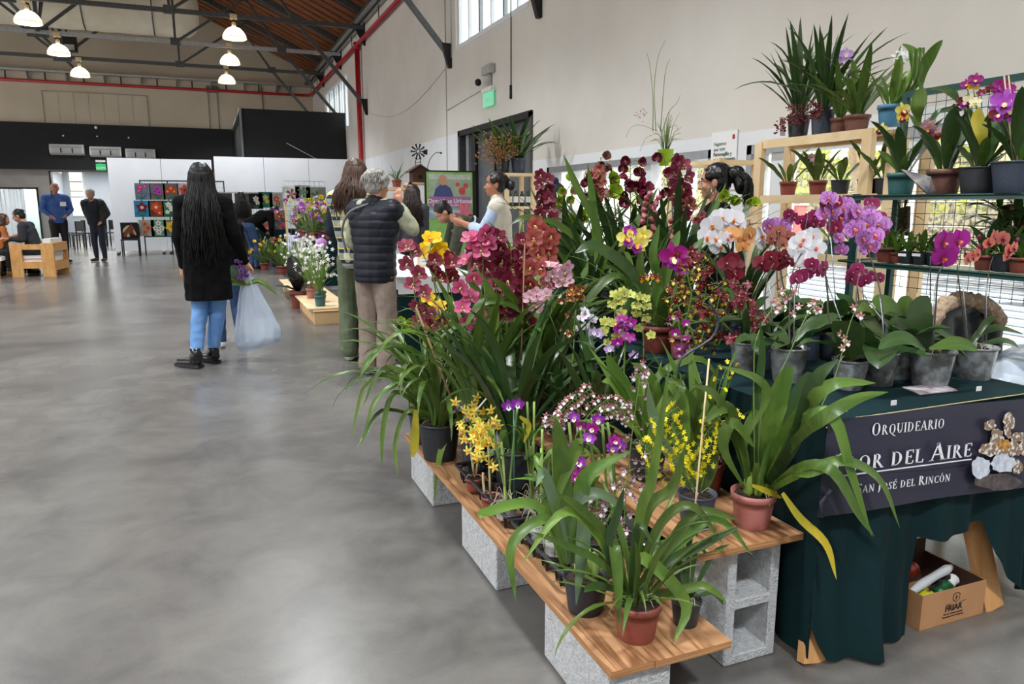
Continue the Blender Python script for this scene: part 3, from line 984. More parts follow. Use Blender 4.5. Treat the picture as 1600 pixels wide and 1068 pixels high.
def petal(mb, ang, L, W, cup=0.2, rec=0.0, mi=0, shape=1.0, start=0.04, z0=0.0, ruf=0.0, cross=0.16):
 d = Vector((math.cos(R(ang)), math.sin(R(ang)), 0))
 s_ = Vector((-d.y, d.x, 0))
 n_ = 6
 vs_ = []
 for i in range(n_ + 1):
  t = i / n_
  if shape < 1:
   k = min(1, (t / .38) ** .8 + .12) * (math.sqrt(max(0, 1 - ((t - .5) / .5) ** 2)) if t > .5 else 1)
   k = max(k, .14)
  else:
   k = max(.1, math.sin(PI * min(0.97, (0.08 + 0.92 * t))) ** shape)
  c = d * (start + t * (L - start)) + Vector((0, 0, z0 + cup * t - rec * t * t))
  w_ = W * k
  rf = ruf * math.sin(i * 2.6)
  vs_ += [c - s_ * w_ + Vector((0, 0, cross * w_ + rf)), c + Vector((0, 0, -cross * w_ * .7)), c + s_ * w_ + Vector((0, 0, cross * w_ - rf))]
 fs = []
 for i in range(n_):
  a = i * 3
  fs += [(a, a + 1, a + 4, a + 3), (a + 1, a + 2, a + 5, a + 4)]
 mb.add(vs_, fs, mi, True)
def flower_mesh(kind, mats):
 key = ('fl', kind) + tuple(m_.name for m_ in mats)
 if key in CACHE:
  return CACHE[key]
 q = MB()
 if kind == 'cymb':
  for a in (90, 212, 328):
   petal(q, a, 0.95, 0.37, 0.45, 0.2, 0, 0.75)
  for a in (32, 148):
   petal(q, a, 0.92, 0.35, 0.5, 0.1, 0, 0.72, z0=0.02)
  petal(q, 270, 0.52, 0.26, 0.5, 0.55, 1, 0.9, z0=0.05, ruf=0.04)
  q.tube(smooth_path([(0, 0.02, 0.0), (0, 0.03, 0.22), (0, -0.10, 0.42)], 4), [.09, .09, .08, .07, .05], 6, 2)
 elif kind == 'cymbhalf':      # half-open, nodding
  for a in (90, 212, 328):
   petal(q, a, 0.62, 0.40, 0.85, 0.1, 0, 0.85)
  for a in (32, 148):
   petal(q, a, 0.55, 0.38, 0.85, 0.1, 0, 0.85)
  petal(q, 270, 0.4, 0.2, 0.8, 0.2, 1, 0.9, z0=0.05)
 elif kind == 'phal':
  for a in (90, 218, 322):
   petal(q, a, 0.86, 0.34, 0.02, 0.1, 0, 0.95)
  for a in (14, 166):
   petal(q, a, 1.0, 0.60, 0.10, 0.05, 0, 0.72, z0=0.03, cross=0.05)
  petal(q, 270, 0.42, 0.13, 0.42, 0.3, 1, 0.8, z0=0.06)
  petal(q, 225, 0.2, 0.11, 0.3, 0.0, 1, 0.8, z0=0.06)
  petal(q, 315, 0.2, 0.11, 0.3, 0.0, 1, 0.8, z0=0.06)
  q.ball((0, 0.04, 0.14), 0.08, 6, 2)
 elif kind == 'catt':
  for a in (90, 215, 325):
   petal(q, a, 1.0, 0.22, 0.1, 0.15, 0, 0.9)
  for a in (20, 160):
   petal(q, a, 0.98, 0.46, 0.18, 0.1, 0, 0.8, ruf=0.06)
  petal(q, 270, 0.95, 0.48, 0.55, 0.35, 1, 1.15, z0=0.1, ruf=0.09)
  petal(q, 235, 0.45, 0.22, 0.5, 0.1, 1, 0.9, z0=0.12)
  petal(q, 305, 0.45, 0.22, 0.5, 0.1, 1, 0.9, z0=0.12)
  petal(q, 270, 0.45, 0.16, 0.5, 0.15, 2, 0.9, z0=0.22)
 elif kind == 'onc':
  for a in (90, 160, 20, 228, 312):
   petal(q, a, 0.85, 0.19, 0.1, 0.25, 0, 1.0, ruf=0.05)
  petal(q, 270, 0.95, 0.40, 0.15, 0.1, 1, 1.5, z0=0.05, ruf=0.06)
  q.ball((0, 0, 0.1), 0.1, 6, 2)
 elif kind == 'star':
  for k in range(5):
   petal(q, 90 + 72 * k, 1.0, 0.2, 0.15, 0.3, 0, 1.0, ruf=0.05)
  petal(q, 270, 0.6, 0.26, 0.4, 0.1, 1, 1.0, z0=0.05)
 elif kind == 'dend':
  for a in (90, 215, 325):
   petal(q, a, 0.95, 0.27, 0.15, 0.1, 0, 0.9)
  for a in (20, 160):
   petal(q, a, 1.0, 0.40, 0.12, 0.1, 0, 0.8)
  petal(q, 270, 0.6, 0.34, 0.35, 0.05, 1, 1.0, z0=0.08)
  q.ball((0, -0.15, 0.22), 0.14, 6, 2)
 elif kind == 'bud':
  q.ball((0, 0, 0.0), 0.42, 7, 0, (0.75, 0.75, 1.25))
 elif kind == 'tiny':
  for k in range(4):
   petal(q, 45 + 90 * k, 1.0, 0.3, 0.1, 0.1, 0, 0.9)
 CACHE[key] = q.mesh('flower', list(mats))
 return CACHE[key]
def flower(parent, pos, kind, mats, size, face, roll=None, name='flower'):
 d = Vector(face).normalized()
 q = d.to_track_quat('Z', 'Y')
 q = q @ Quaternion((0, 0, 1), roll if roll is not None else rnd.uniform(-.35, .35))
 return link(name, flower_mesh(kind, mats), parent, pos, q, size)
FACE = Vector((-0.45, -1.0, 0.12))
def rface(j=0.55, base=None):
 b_ = base or FACE
 return b_.normalized() + Vector((rnd.uniform(-j, j), rnd.uniform(-j, j), rnd.uniform(-j, j)))
def spike(parent, pts, kind, mats, n_, size, f0=0.4, side=1.1, sm_=None, r_=0.004, j=0.5, face=None, taper=0.15, bud=0, budm=None, back=0.5):
 """flower stem through world points, flowers from fraction f0 to the tip"""
 path = smooth_path(pts, 24)
 q = MB()
 q.tube(path, [r_ * (1 - 0.5 * i / 24) for i in range(25)], 6)
 sm_ = sm_ or stem_g
 if kind in ('cymb', 'cymbhalf'):
  size *= 1.12
  j = .75
 elif kind == 'onc' and size < .014:
  size *= 1.25
  n_ = int(n_ * 1.25)
 views = []
 for i in range(n_ + bud):
  t = f0 + (1 - f0) * (i + 0.3) / (n_ + bud)
  k = t * 24
  a = int(min(k, 23))
  p = path[a].lerp(path[a + 1], k - a)
  T = (path[a + 1] - path[a]).normalized()
  sd = T.cross(Vector((0.35, 1, 0)))
  if sd.length < .1:
   sd = Vector((1, 0, 0))
  sd.normalize()
  s_ = size * (1 - taper * i / max(1, n_))
  off = sd * (s_ * side * (1 if i % 2 else -1) * rnd.uniform(.6, 1.05)) + Vector((0, -1, 0)) * s_ * rnd.uniform(-.3, .7) * back * 1.6
  fp = p + off
  q.tube([p, p + off * .55 + T * s_ * .25, fp], r_ * .5, 4, 0, True, False)
  views.append((fp, s_, i >= n_))
 st = q.build('flower_stem', sm_, parent)
 for fp, s_, isb in views:
  if isb:
   link('bud', flower_mesh('bud', [budm or stem_g]), parent, fp, (rnd.uniform(-.4, .4), rnd.uniform(-.4, .4), 0), s_ * .7)
  else:
   f = (face or FACE).normalized() + sd * 0
   f = rface(j, face)
   o = (fp - p)
   flower(parent, fp, kind, mats, s_, f + o.normalized() * 0.25)
 return st
POTST = {'black': blackpot, 'terra': terracotta, 'pink': pinkterra, 'brown': brownpot, 'slate': slatepot, 'teal': tealpot,
   'blue': bluepot, 'lime': limepot, 'clear': clearpot}
POTN = {}
def pot(parent, c, r_, h, style='black', soil=True, roots=4, square=False):
 """flower pot standing at c: tapered body with rim band, wall thickness; compost inside as its sub-part"""
 key = ('pot', style, round(h / r_, 1))
 if key not in CACHE:
  q = MB()
  k = h / r_
  rb = 0.76
  prof = [(0.01, 0.0), (rb * .98, 0.0), (rb, 0.02 * k)]
  for t in (0.3, 0.6, 0.82):
   prof.append((rb + (0.94 - rb) * t / 0.84, k * t))
  if style in ('slate', 'black', 'clear'):
   prof += [(0.95, k * .90), (0.955, k * .93), (1.02, k * .95), (1.02, k)]
  else:
   prof += [(0.94, k * .80), (1.0, k * .815), (1.02, k)]
  prof += [(0.96, k), (0.92, k * .8), (0.90, k * .8)]
  q.lathe(prof, 28)
  CACHE[key] = q.mesh('pot', POTST[style])
 p = link('pot', CACHE[key], parent, c, (0, 0, rnd.uniform(0, 6)), r_)
 if soil:
  key = ('soil', round(h / r_, 1))
  if key not in CACHE:
   q = MB()
   k = h / r_
   rings = [(0.001, .93), (.35, .95), (.65, .93), (.90, .88)]
   N_ = 14
   vs_ = []
   for rr_, zz in rings:
    for a in range(N_):
     an = 2 * PI * a / N_
     vs_.append((rr_ * math.cos(an), rr_ * math.sin(an), k * zz + rnd.uniform(-.06, .06)))
   fs = []
   for i in range(3):
    for a in range(N_):
     fs.append((i * N_ + a, (i + 1) * N_ + a, (i + 1) * N_ + (a + 1) % N_, i * N_ + (a + 1) % N_))
   q.add(vs_, fs, 0, False)
   for i in range(26):
    a = rnd.uniform(0, 6.28); rr_ = rnd.uniform(0, .8)
    s_ = rnd.uniform(.05, .11)
    cx, cy, cz = rr_ * math.cos(a), rr_ * math.sin(a), k * .95
    q.box(cx - s_, cx + s_, cy - s_ * .5, cy + s_ * .5, cz - .03, cz + s_ * .6)
   CACHE[key] = q.mesh('compost', bark)
  s = bpy.data.objects.new('compost', CACHE[key]); COL.objects.link(s); s.parent = p
 if roots:
  q = MB()
  for i in range(roots):
   a = rnd.uniform(0, 6.28)
   r0 = Vector((math.cos(a), math.sin(a), 0))
   b0 = Vector(c) + Vector((0, 0, h * .97))
   q.tube(smooth_path([b0 + r0 * r_ * .2, b0 + r0 * r_ * .6 + Vector((0, 0, .015)), b0 + r0 * r_ * rnd.uniform(.8, 1.05) + Vector((rnd.uniform(-.01, .01), 0, rnd.uniform(-.02, .01)))], 6), 0.0016, 4)
  q.build('roots', rootm, parent)
 return p
def stake(parent, a, b, m_=None, r_=0.0022):
 q = MB(); q.tube([a, b], r_, 6)
 return q.build('stake', m_ or cane_m, parent)
P = petal_mat
wine = P('wine_petal', (92, 18, 42), (130, 34, 64))
wine2 = P('dusky_wine_petal', (108, 32, 50), (146, 54, 78))
magen = P('magenta_pink_petal', (190, 60, 112), (206, 88, 134))
yel = P('yellow_petal', (232, 170, 10), (248, 208, 28))
grn = P('green_petal', (120, 160, 30), (168, 196, 52))
peach = P('brick_peach_petal', (134, 38, 42), (178, 88, 84))
dust = P('dusty_rose_petal', (176, 90, 78), (196, 128, 110), veins=(150, 70, 70), sscale=3)
brownp = P('withered_brown_petal', (110, 70, 60), (128, 88, 74))
pinkw = P('blush_white_petal', (240, 225, 228), (228, 190, 202), veins=(214, 140, 170), sscale=4)
white = P('white_petal', (246, 244, 240), (244, 244, 246))
pinkb = P('pink_bud', (186, 92, 110), (206, 120, 138))
lipw = P('pale_lip', (240, 214, 120), (236, 190, 200), spots=.8, spot_c=(150, 30, 60))
lipr = P('red_lip', (236, 200, 80), (170, 24, 60))
lipy = P('yellow_lip', (230, 120, 10), (250, 200, 20), spots=.6, spot_c=(190, 60, 20))
colm = P('cream_column', (246, 232, 190), (240, 220, 160))
ph_m = P('magenta_moth_petal', (150, 16, 96), (172, 30, 150))
ph_v = P('violet_veined_moth_petal', (180, 70, 170), (206, 146, 214), veins=(176, 84, 178), sscale=5, edge=(226, 190, 230))
ph_w = P('white_moth_petal', (250, 240, 246), (244, 244, 250))
ph_r = P('dark_wine_moth_petal', (96, 8, 30), (118, 14, 40))
ph_e = P('wine_moth_petal_white_edge', (130, 16, 70), (150, 34, 92), edge=(228, 190, 214))
ph_s = P('salmon_moth_petal', (200, 60, 90), (226, 130, 112), edge=(240, 176, 150))
ph_p = P('apricot_moth_petal', (240, 190, 120), (238, 176, 110))
ph_o = P('old_rose_moth_petal', (180, 90, 80), (190, 118, 100))
lipm = P('magenta_lip', (240, 150, 60), (190, 20, 110))
lipd = P('dark_lip', (120, 8, 40), (90, 4, 30))
purp = P('purple_petal', (210, 140, 216), (150, 44, 176))
lilac = P('lilac_petal', (240, 226, 244), (196, 160, 216))
purpeye = P('dark_eye', (60, 10, 70), (90, 20, 100))
cat_p = P('cattleya_purple', (176, 20, 110), (160, 22, 128))
cat_l = P('cattleya_violet_lip', (220, 190, 60), (150, 26, 150))
cat_o = P('orchid_violet_petal', (190, 70, 190), (178, 76, 196))
cat_y = P('cattleya_yellow', (240, 220, 60), (236, 226, 120))
onc_b = P('brown_yellow_spotted_petal', (120, 40, 30), (206, 160, 50), spots=1.0, spot_c=(96, 26, 34), sscale=6, radius=.9)
onc_w = P('wine_gold_edged_petal', (110, 14, 34), (118, 18, 42), edge=(216, 170, 80))
onc_y = P('tiny_yellow_petal', (238, 220, 20), (240, 226, 40))
onc_yl = P('brassia_lip_yellow', (244, 236, 130), (236, 214, 70))
mar = P('maroon_spotted_petal', (96, 18, 44), (120, 30, 60), spots=.5, spot_c=(230, 200, 210), sscale=5)
mar2 = P('tan_maroon_spotted_petal', (150, 84, 78), (222, 200, 176), spots=.9, spot_c=(126, 34, 48), sscale=5)
epi = P('lemon_petal', (246, 216, 60), (244, 230, 110))
cream = P('cream_petal', (248, 238, 200), (240, 230, 190))
lime_f = P('lime_dendrobium_petal', (206, 216, 80), (220, 226, 130))
rosew = P('rose_white_petal', (180, 70, 90), (216, 170, 160), spots=.4, spot_c=(170, 80, 60))
CY = lambda c, l_=None: [c, l_ or lipw, colm]
# ================================================================== THE STALL
plyw = bpy.data.materials.new('plywood_board')
plyw.use_nodes = True
n = plyw.node_tree.nodes
l = plyw.node_tree.links
b = n['Principled BSDF']
tcn = n.new('ShaderNodeTexCoord')
mp = n.new('ShaderNodeMapping'); mp.inputs['Scale'].default_value = (11, 0.8, 11)
l.new(tcn.outputs['Object'], mp.inputs[0])
ns = n.new('ShaderNodeTexNoise'); ns.inputs['Scale'].default_value = 1.6; ns.inputs['Detail'].default_value = 3; ns.inputs['Distortion'].default_value = 0.6
l.new(mp.outputs[0], ns.inputs['Vector'])
mm = n.new('ShaderNodeMath'); mm.operation = 'MULTIPLY'; mm.inputs[1].default_value = 9
l.new(ns.outputs['Fac'], mm.inputs[0])
fr_n = n.new('ShaderNodeMath'); fr_n.operation = 'PINGPONG'; fr_n.inputs[1].default_value = 1
l.new(mm.outputs[0], fr_n.inputs[0])
rp = n.new('ShaderNodeValToRGB')
rp.color_ramp.elements[0].color = rgb((132, 88, 56)); rp.color_ramp.elements[0].position = 0.0
rp.color_ramp.elements[1].color = rgb((184, 138, 98)); rp.color_ramp.elements[1].position = 0.6
l.new(fr_n.outputs[0], rp.inputs[0])
l.new(rp.outputs[0], b.inputs['Base Color'])
b.inputs['Roughness'].default_value = 0.42
ply_edge = mat('plywood_edge', (196, 146, 96), 0.6, c2=(150, 100, 62), scale=3, stretch=(1, 1, 60))
conc = mat('concrete_block', (206, 207, 208), 0.95, c2=(180, 182, 184), scale=60, bump=0.9, bscale=140)
def shelf_board(label, x0, x1, y0, y1, z0, z1, cuts, group=None):
 t = thing('plywood_board', label, 'board', ((x0 + x1) / 2, (y0 + y1) / 2, z0))
 xs_ = [x0] + cuts + [x1]
 for a, c in zip(xs_[:-1], xs_[1:]):
  q = MB()
  q.box(a + .0008, c - .0008, y0 + rnd.uniform(0, .004), y1, z0, z1)
  me = q.mesh('plank', [plyw, ply_edge])
  for p_ in me.polygons:
   if abs(p_.normal.z) < .5:
    p_.material_index = 1
  link('plank', me, t)
 return t
LX0, LX1, UX0, UX1, TX0, TX1 = 0.855, 1.225, 1.19, 1.563, 1.575, 2.52
shelf_board('lower plywood board with the front row of orchids, on low blocks', LX0, LX1, 1.44, 3.56, 0.19, 0.21, [0.985])
shelf_board('upper plywood board behind the front row, on upright blocks', UX0, UX1, 1.55, 3.75, 0.39, 0.41, [])
def block_mesh():
 """hollow concrete block 0.39 long (X), 0.19 deep (Y), 0.19 high (Z); the two cells run along Z"""
 bm = bmesh.new()
 W, D, H_ = 0.39, 0.19, 0.19
 xs_ = [0, .032, .179, .211, .358, .39]
 ys_ = [0, .032, .158, .19]
 vv = {}
 for z in (0, H_):
  for i, x in enumerate(xs_):
   for j, y in enumerate(ys_):
    vv[i, j, z] = bm.verts.new((x, y, z))
 hol = lambda i, j: j == 1 and i in (1, 3)
 for i in range(5):
  for j in range(3):
   if hol(i, j):
    a, b_, c, d_ = (i, j), (i + 1, j), (i + 1, j + 1), (i, j + 1)
    for p_, q_ in ((a, b_), (b_, c), (c, d_), (d_, a)):
     bm.faces.new((vv[p_[0], p_[1], 0], vv[p_[0], p_[1], H_], vv[q_[0], q_[1], H_], vv[q_[0], q_[1], 0]))
   else:
    bm.faces.new((vv[i, j, H_], vv[i + 1, j, H_], vv[i + 1, j + 1, H_], vv[i, j + 1, H_]))
    bm.faces.new((vv[i, j, 0], vv[i, j + 1, 0], vv[i + 1, j + 1, 0], vv[i + 1, j, 0]))
 for i in range(5):
  bm.faces.new((vv[i, 0, 0], vv[i + 1, 0, 0], vv[i + 1, 0, H_], vv[i, 0, H_]))
  bm.faces.new((vv[i, 3, 0], vv[i, 3, H_], vv[i + 1, 3, H_], vv[i + 1, 3, 0]))
 for j in range(3):
  bm.faces.new((vv[0, j, 0], vv[0, j, H_], vv[0, j + 1, H_], vv[0, j + 1, 0]))
  bm.faces.new((vv[5, j, 0], vv[5, j + 1, 0], vv[5, j + 1, H_], vv[5, j, H_]))
 bmesh.ops.recalc_face_normals(bm, faces=bm.faces)
 bmesh.ops.bevel(bm, geom=[e for e in bm.edges if e.calc_face_angle(0) > 1], offset=.004, segments=1, affect='EDGES')
 me = bpy.data.meshes.new('concrete_block')
 bm.to_mesh(me)
 me.materials.append(conc)
 return me
bme = block_mesh()
for (y0, lab) in ((1.47, 'nearest concrete block under the lower board, front corner'), (2.27, 'middle concrete block under the lower board'),
     (3.08, 'farthest concrete block under the lower board, by the aisle')):
 o = link('concrete_block', bme, None, (1.055, y0, 0), (0, 0, PI / 2)); tag(o, lab, 'concrete block')
for (y0, lab) in ((1.60, 'upright concrete block with two open cells under the near end of upper board'), (2.5, 'upright concrete block under the middle of the upper board'),
     (3.4, 'upright concrete block under the far end of the upper board')):
 M = Matrix(((0, 1, 0, 1.335), (0, 0, -1, y0 + .19), (1, 0, 0, 0), (0, 0, 0, 1)))
 M = Matrix(((0, -1, 0, 1.335 + .19), (0, 0, 1, y0), (1, 0, 0, 0), (0, 0, 0, 1)))
 me = bme.copy(); me.transform(M)
 me.flip_normals() if M.determinant() < 0 else None
 o = link('concrete_block', me); tag(o, lab, 'concrete block')
cloth = mat('dark_green_cloth', (10, 40, 43), 0.8, c2=(8, 34, 37), scale=3, spec=0.2, bump=0.06, bscale=300)
t = thing('trestle_table', 'trestle table under the dark green cloth, bare pine legs showing', 'table', (2.0, 3.0, 0))
q = MB(); q.box(TX0 + .02, TX1 - .02, 1.56, 4.55, 0.715, 0.745); q.build('tabletop', pine, t)
legw = mat('orange_pine', (220, 166, 108), 0.5, c2=(202, 146, 90), scale=4, stretch=(6, 6, 1))
for (ya) in (1.66, 4.3):
 for s_ in (0, 1):
  xa, xb = ((1.74, 1.60), (2.26, 2.40))[s_]
  q = MB(); q.bar((xa, ya, .72), (xb, ya - (.135 if ya < 2 else .1), 0.0), .085, .028, up=(0, 1, 0)); q.build('leg', legw, t)
  q = MB(); q.bar((xa, ya + .1, .72), (xb, ya + .42, 0.0), .085, .028, up=(0, 1, 0)); q.build('leg', legw, t)
cl = MB()
cl.box(TX0, TX1, 1.52, 4.6, 0.746, 0.76)
bottom = [(1262, 975), (1284, 998), (1294, 1036), (1310, 1040), (1350, 1043), (1400, 1042), (1418, 1041), (1414, 960), (1418, 900), (1427, 848), (1470, 842), (1512, 830), (1546, 817),
   (1549, 840), (1553, 862), (1570, 899), (1600, 927), (1640, 930)]
bp_ = [at(a, c, 1.48) for a, c in bottom]
bx_ = [(p.x, max(0.015, p.z)) for p in bp_]
bx_[0] = (TX0 - .02, bx_[0][1])
for i in range(1, len(bx_)):
 if bx_[i][0] <= bx_[i - 1][0]:
  bx_[i] = (bx_[i - 1][0] + .006, bx_[i][1])
def botz(x):
 for (xa, za), (xb, zb) in zip(bx_[:-1], bx_[1:]):
  if xa <= x <= xb:
   return za + (zb - za) * (x - xa) / (xb - xa)
 return bx_[-1][1] if x > bx_[0][0] else bx_[0][1]
N_ = 130
K_ = 12
vs_ = []
for i in range(N_ + 1):
 x = TX0 - .02 + (TX1 + .06 - TX0) * i / N_
 zb = botz(x)
 for k in range(K_ + 1):
  t_ = k / K_
  z = 0.758 + (zb - 0.758) * t_
  d = (0.758 - z)
  e_ = min(1, i / 7)
  y = 1.505 - e_ * (0.045 * d * (1 + math.sin(x * 21 + 1.2 + d * 1.5)) + 0.025 * d * math.sin(x * 47))
  vs_.append((x + e_ * .02 * d * math.sin(d * 9) + (.012 if i == 0 else 0), y, z))
fs = []
for i in range(N_):
 for k in range(K_):
  a = i * (K_ + 1) + k
  fs.append((a, a + K_ + 1, a + K_ + 2, a + 1))
cl.add(vs_, fs, 0, True)
vs_ = []
N2 = 120
for i in range(N2 + 1):
 y = 1.505 + 3.1 * i / N2
 for k in range(K_ + 1):
  t_ = k / K_
  z = 0.758 - 0.73 * t_
  d = .758 - z
  e_ = min(1, i / 8)
  vs_.append((TX0 - .008 + e_ * (0.035 * d * (1 + math.sin(y * 17 + 2.5)) + .01 * d * math.sin(y * 41 + d * 3)), y - .0 * d, z))
fs = []
for i in range(N2):
 for k in range(K_):
  a = i * (K_ + 1) + k
  fs.append((a, a + 1, a + K_ + 2, a + K_ + 1))
cl.add(vs_, fs, 0, True)
tag(cl.build('tablecloth', cloth), 'dark green cloth draped over the orchid table down to the floor', 'tablecloth')
q = MB()
cp = [at(a, c, 1.50) for a, c in [(1290, 668), (1330, 636), (1356, 630), (1400, 627), (1450, 620), (1508, 611), (1530, 602), (1548, 606), (1600, 610)]]
q.tube(smooth_path([(p.x, 1.497, min(p.z, .765) + .001) for p in cp], 24), .0022, 5)
for a, c in ((1318, 638), (1395, 628), (1528, 606)):
 p = at(a, c, 1.49)
 q.box(p.x - .010, p.x + .010, 1.485, 1.488, p.z - .008, p.z + .006, 1)
tag(q.build('jute_cord', [mat('jute', (190, 176, 130), 0.8), white_pl]), 'thin jute cord pinned along the front edge of the table', 'cord')
ban = mat('slate_vinyl_banner', (44, 46, 66), 0.35, c2=(52, 50, 68), scale=3)
BY = 1.435
bt = thing('orchid_stall_banner', 'dark slate banner with white lettering hung on the front of the table', 'banner', (2.0, BY, .47))
tl, tr, bl, br = at(1294, 655, BY), at(1600, 622, BY), at(1289, 808, BY), at(1600, 762, BY)
x0 = tl.x; zt = tl.z; zb = bl.z
dxt = (tr.z - tl.z) / (tr.x - tl.x)
dxb = (br.z - bl.z) / (br.x - bl.x)
XE = tr.x + .16
vs_ = []
for i in range(25):
 t_ = i / 24
 x = x0 + (XE - x0) * t_
 yy = BY - .006 * math.sin(t_ * 9)
 vs_ += [(x, yy + .01, zb + dxb * (x - x0)), (x, yy, zt + dxt * (x - x0))]
q = MB(); q.add(vs_, [(2 * i, 2 * i + 2, 2 * i + 3, 2 * i + 1) for i in range(24)], 0, True)
q.tube([(bl.x - .004, BY + .008, bl.z), (bl.x - .012, BY + .004, bl.z + .045), (bl.x + .012, BY, bl.z + .08)], .007, 6, 0)
bo_ = q.build('vinyl_sheet', ban, bt)
GL = {}
def _glyphs():
 S_, T_ = 0.165, 0.07   # thick, thin
 se = lambda x, y, w_=.20: [('h', x, y, w_)]
 G = {}
 G['I'] = (.34, [('l', .17, 0, .17, 1, S_)] + se(.17, 0) + se(.17, 1))
 G['L'] = (.60, [('l', .17, 0, .17, 1, S_), ('l', .1, .03, .56, .03, T_), ('l', .55, 0, .58, .24, T_)] + se(.17, 1))
 G['F'] = (.58, [('l', .17, 0, .17, 1, S_), ('l', .1, .97, .54, .97, T_), ('l', .54, 1, .56, .76, T_), ('l', .17, .52, .44, .52, T_), ('l', .44, .62, .44, .42, T_)] + se(.17, 0))
 G['E'] = (.62, [('l', .17, 0, .17, 1, S_), ('l', .1, .97, .55, .97, T_), ('l', .55, 1, .57, .78, T_), ('l', .17, .52, .44, .52, T_), ('l', .44, .62, .44, .42, T_),
     ('l', .1, .03, .57, .03, T_), ('l', .56, 0, .6, .24, T_)])
 G['D'] = (.82, [('l', .17, 0, .17, 1, S_), ('a', .26, .5, .46, .485, -90, 90), ('l', .05, .03, .3, .03, T_), ('l', .05, .97, .3, .97, T_)])
 G['O'] = (.84, [('a', .42, .5, .36, .49, 0, 360)])
 G['Q'] = (.84, [('a', .42, .5, .36, .49, 0, 360), ('l', .42, .02, .62, -.18, .1), ('l', .6, -.17, .85, -.24, .06)])
 G['R'] = (.74, [('l', .17, 0, .17, 1, S_), ('a', .28, .745, .25, .235, -90, 90), ('l', .1, .97, .3, .97, T_), ('l', .17, .51, .3, .51, T_), ('l', .33, .5, .64, .02, .14), ('l', .6, .02, .76, .02, T_)] + se(.17, 0))
 G['A'] = (.80, [('l', .08, 0, .40, 1, T_ + .01), ('l', .37, 1, .70, 0, S_), ('l', .22, .34, .56, .34, T_)] + se(.08, 0, .15) + se(.70, 0, .18))
 G['N'] = (.82, [('l', .15, 0, .15, 1, T_ + .01), ('l', .15, .98, .66, .02, S_), ('l', .66, 0, .66, 1, T_ + .01)] + se(.15, 0, .16) + se(.66, 1, .16) + se(.1, 1, .12))
 G['U'] = (.78, [('l', .16, .3, .16, 1, S_), ('l', .63, .3, .63, 1, T_ + .01), ('a', .395, .3, .235, .29, 180, 360)] + se(.16, 1) + se(.63, 1, .16))
 G['S'] = (.54, [('a', .28, .745, .2, .235, 40, 250), ('a', .27, .255, .22, .24, -130, 80), ('l', .2, .6, .38, .42, .13), ('l', .47, .98, .47, .76, T_), ('l', .05, .02, .05, .26, T_)])
 G['J'] = (.34, [('l', .17, .05, .17, 1, S_), ('a', .0, .02, .22, .2, -80, 0)] + se(.17, 1))
 G['C'] = (.70, [('a', .42, .5, .36, .485, 50, 310), ('l', .66, .98, .66, .74, T_), ('l', .64, .02, .66, .2, T_)])
 G["'"] = (0, [('l', .32, 1.08, .5, 1.3, .09)])
 return G
GL = _glyphs()
def serif_text(mb, s, x, z, hh, y, slope, wid=None):
 """lower-case letters in s are drawn as small capitals"""
 adv = 0
 tot = 0
 for ch in s:
  k = 0.78 if ch.islower() else 1.0
  tot += (0.32 if ch == ' ' else (GL[{'É': 'E', 'Ó': 'O'}.get(ch.upper(), ch.upper())][0] + .07) * k)
 sx = (wid / (tot * hh)) if wid else 1
 def P_(u, v, k, ox):
  X_ = x + (ox + u * k) * hh * sx
  return (X_, y, z + v * k * hh + slope * (X_ - x))
 ox = 0
 for ch in s:
  if ch == ' ':
   ox += 0.32
   continue
  k = 0.78 if ch.islower() else 1.0
  c = ch.upper()
  extra = []
  if c in 'ÉÓ':
   extra = [('l', .30, 1.08, .46, 1.28, .09)]
   c = {'É': 'E', 'Ó': 'O'}[c]
  wd, pr = GL[c]
  for g in pr + extra:
   if g[0] == 'l':
    _, xa, ya, xb, yb, w_ = g
    dx, dy = xb - xa, yb - ya
    L = math.hypot(dx, dy)
    nx, ny = -dy / L * w_ / 2, dx / L * w_ / 2
    mb.add([P_(xa - nx, ya - ny, k, ox), P_(xb - nx, yb - ny, k, ox), P_(xb + nx, yb + ny, k, ox), P_(xa + nx, ya + ny, k, ox)], [(0, 1, 2, 3)])
   elif g[0] == 'h':
    _, xa, ya, w_ = g
    yy = ya + (.02 if ya < .5 else -.02)
    mb.add([P_(xa - w_, yy - .02, k, ox), P_(xa + w_, yy - .02, k, ox), P_(xa + w_ * .6, yy + .025, k, ox), P_(xa - w_ * .6, yy + .025, k, ox)], [(0, 1, 2, 3)])
   else:
    _, cx, cy, rx, ry, a0, a1 = g
    m = 18
    vs = []
    for i in range(m + 1):
     a = R(a0 + (a1 - a0) * i / m)
     th = .06 + .115 * abs(math.cos(a)) ** 1.5
     vs.append(P_(cx + math.cos(a) * rx, cy + math.sin(a) * ry, k, ox))
     vs.append(P_(cx + math.cos(a) * (rx - th), cy + math.sin(a) * (ry - .05), k, ox))
    mb.add(vs, [(2 * i, 2 * i + 2, 2 * i + 3, 2 * i + 1) for i in range(m)])
  ox += (wd + .07) * k
q = MB()
TYB = BY - .0085
for s, pa, pb, hpx in (('Orquideario', (1361, 681), (1476, 668), 20), ('Flor del Aire', (1301, 739), (1519, 712), 29), ('San José del Rincón', (1338, 771), (1485, 751), 15)):
 a_ = at(*pa, TYB); c_ = at(*pb, TYB)
 hh = (at(pa[0], pa[1] - hpx, TYB).z - a_.z)
 serif_text(q, s, a_.x, a_.z, hh, TYB, (c_.z - a_.z) / (c_.x - a_.x), c_.x - a_.x)
a_ = at(1301, 744, TYB); c_ = at(1518, 716, TYB)
q.add([a_, c_, c_ + Vector((0, 0, -.004)), a_ + Vector((0, 0, -.004))], [(0, 1, 2, 3)])
q.build('white_lettering', mat('white_print', (240, 242, 246), 0.6), bt)
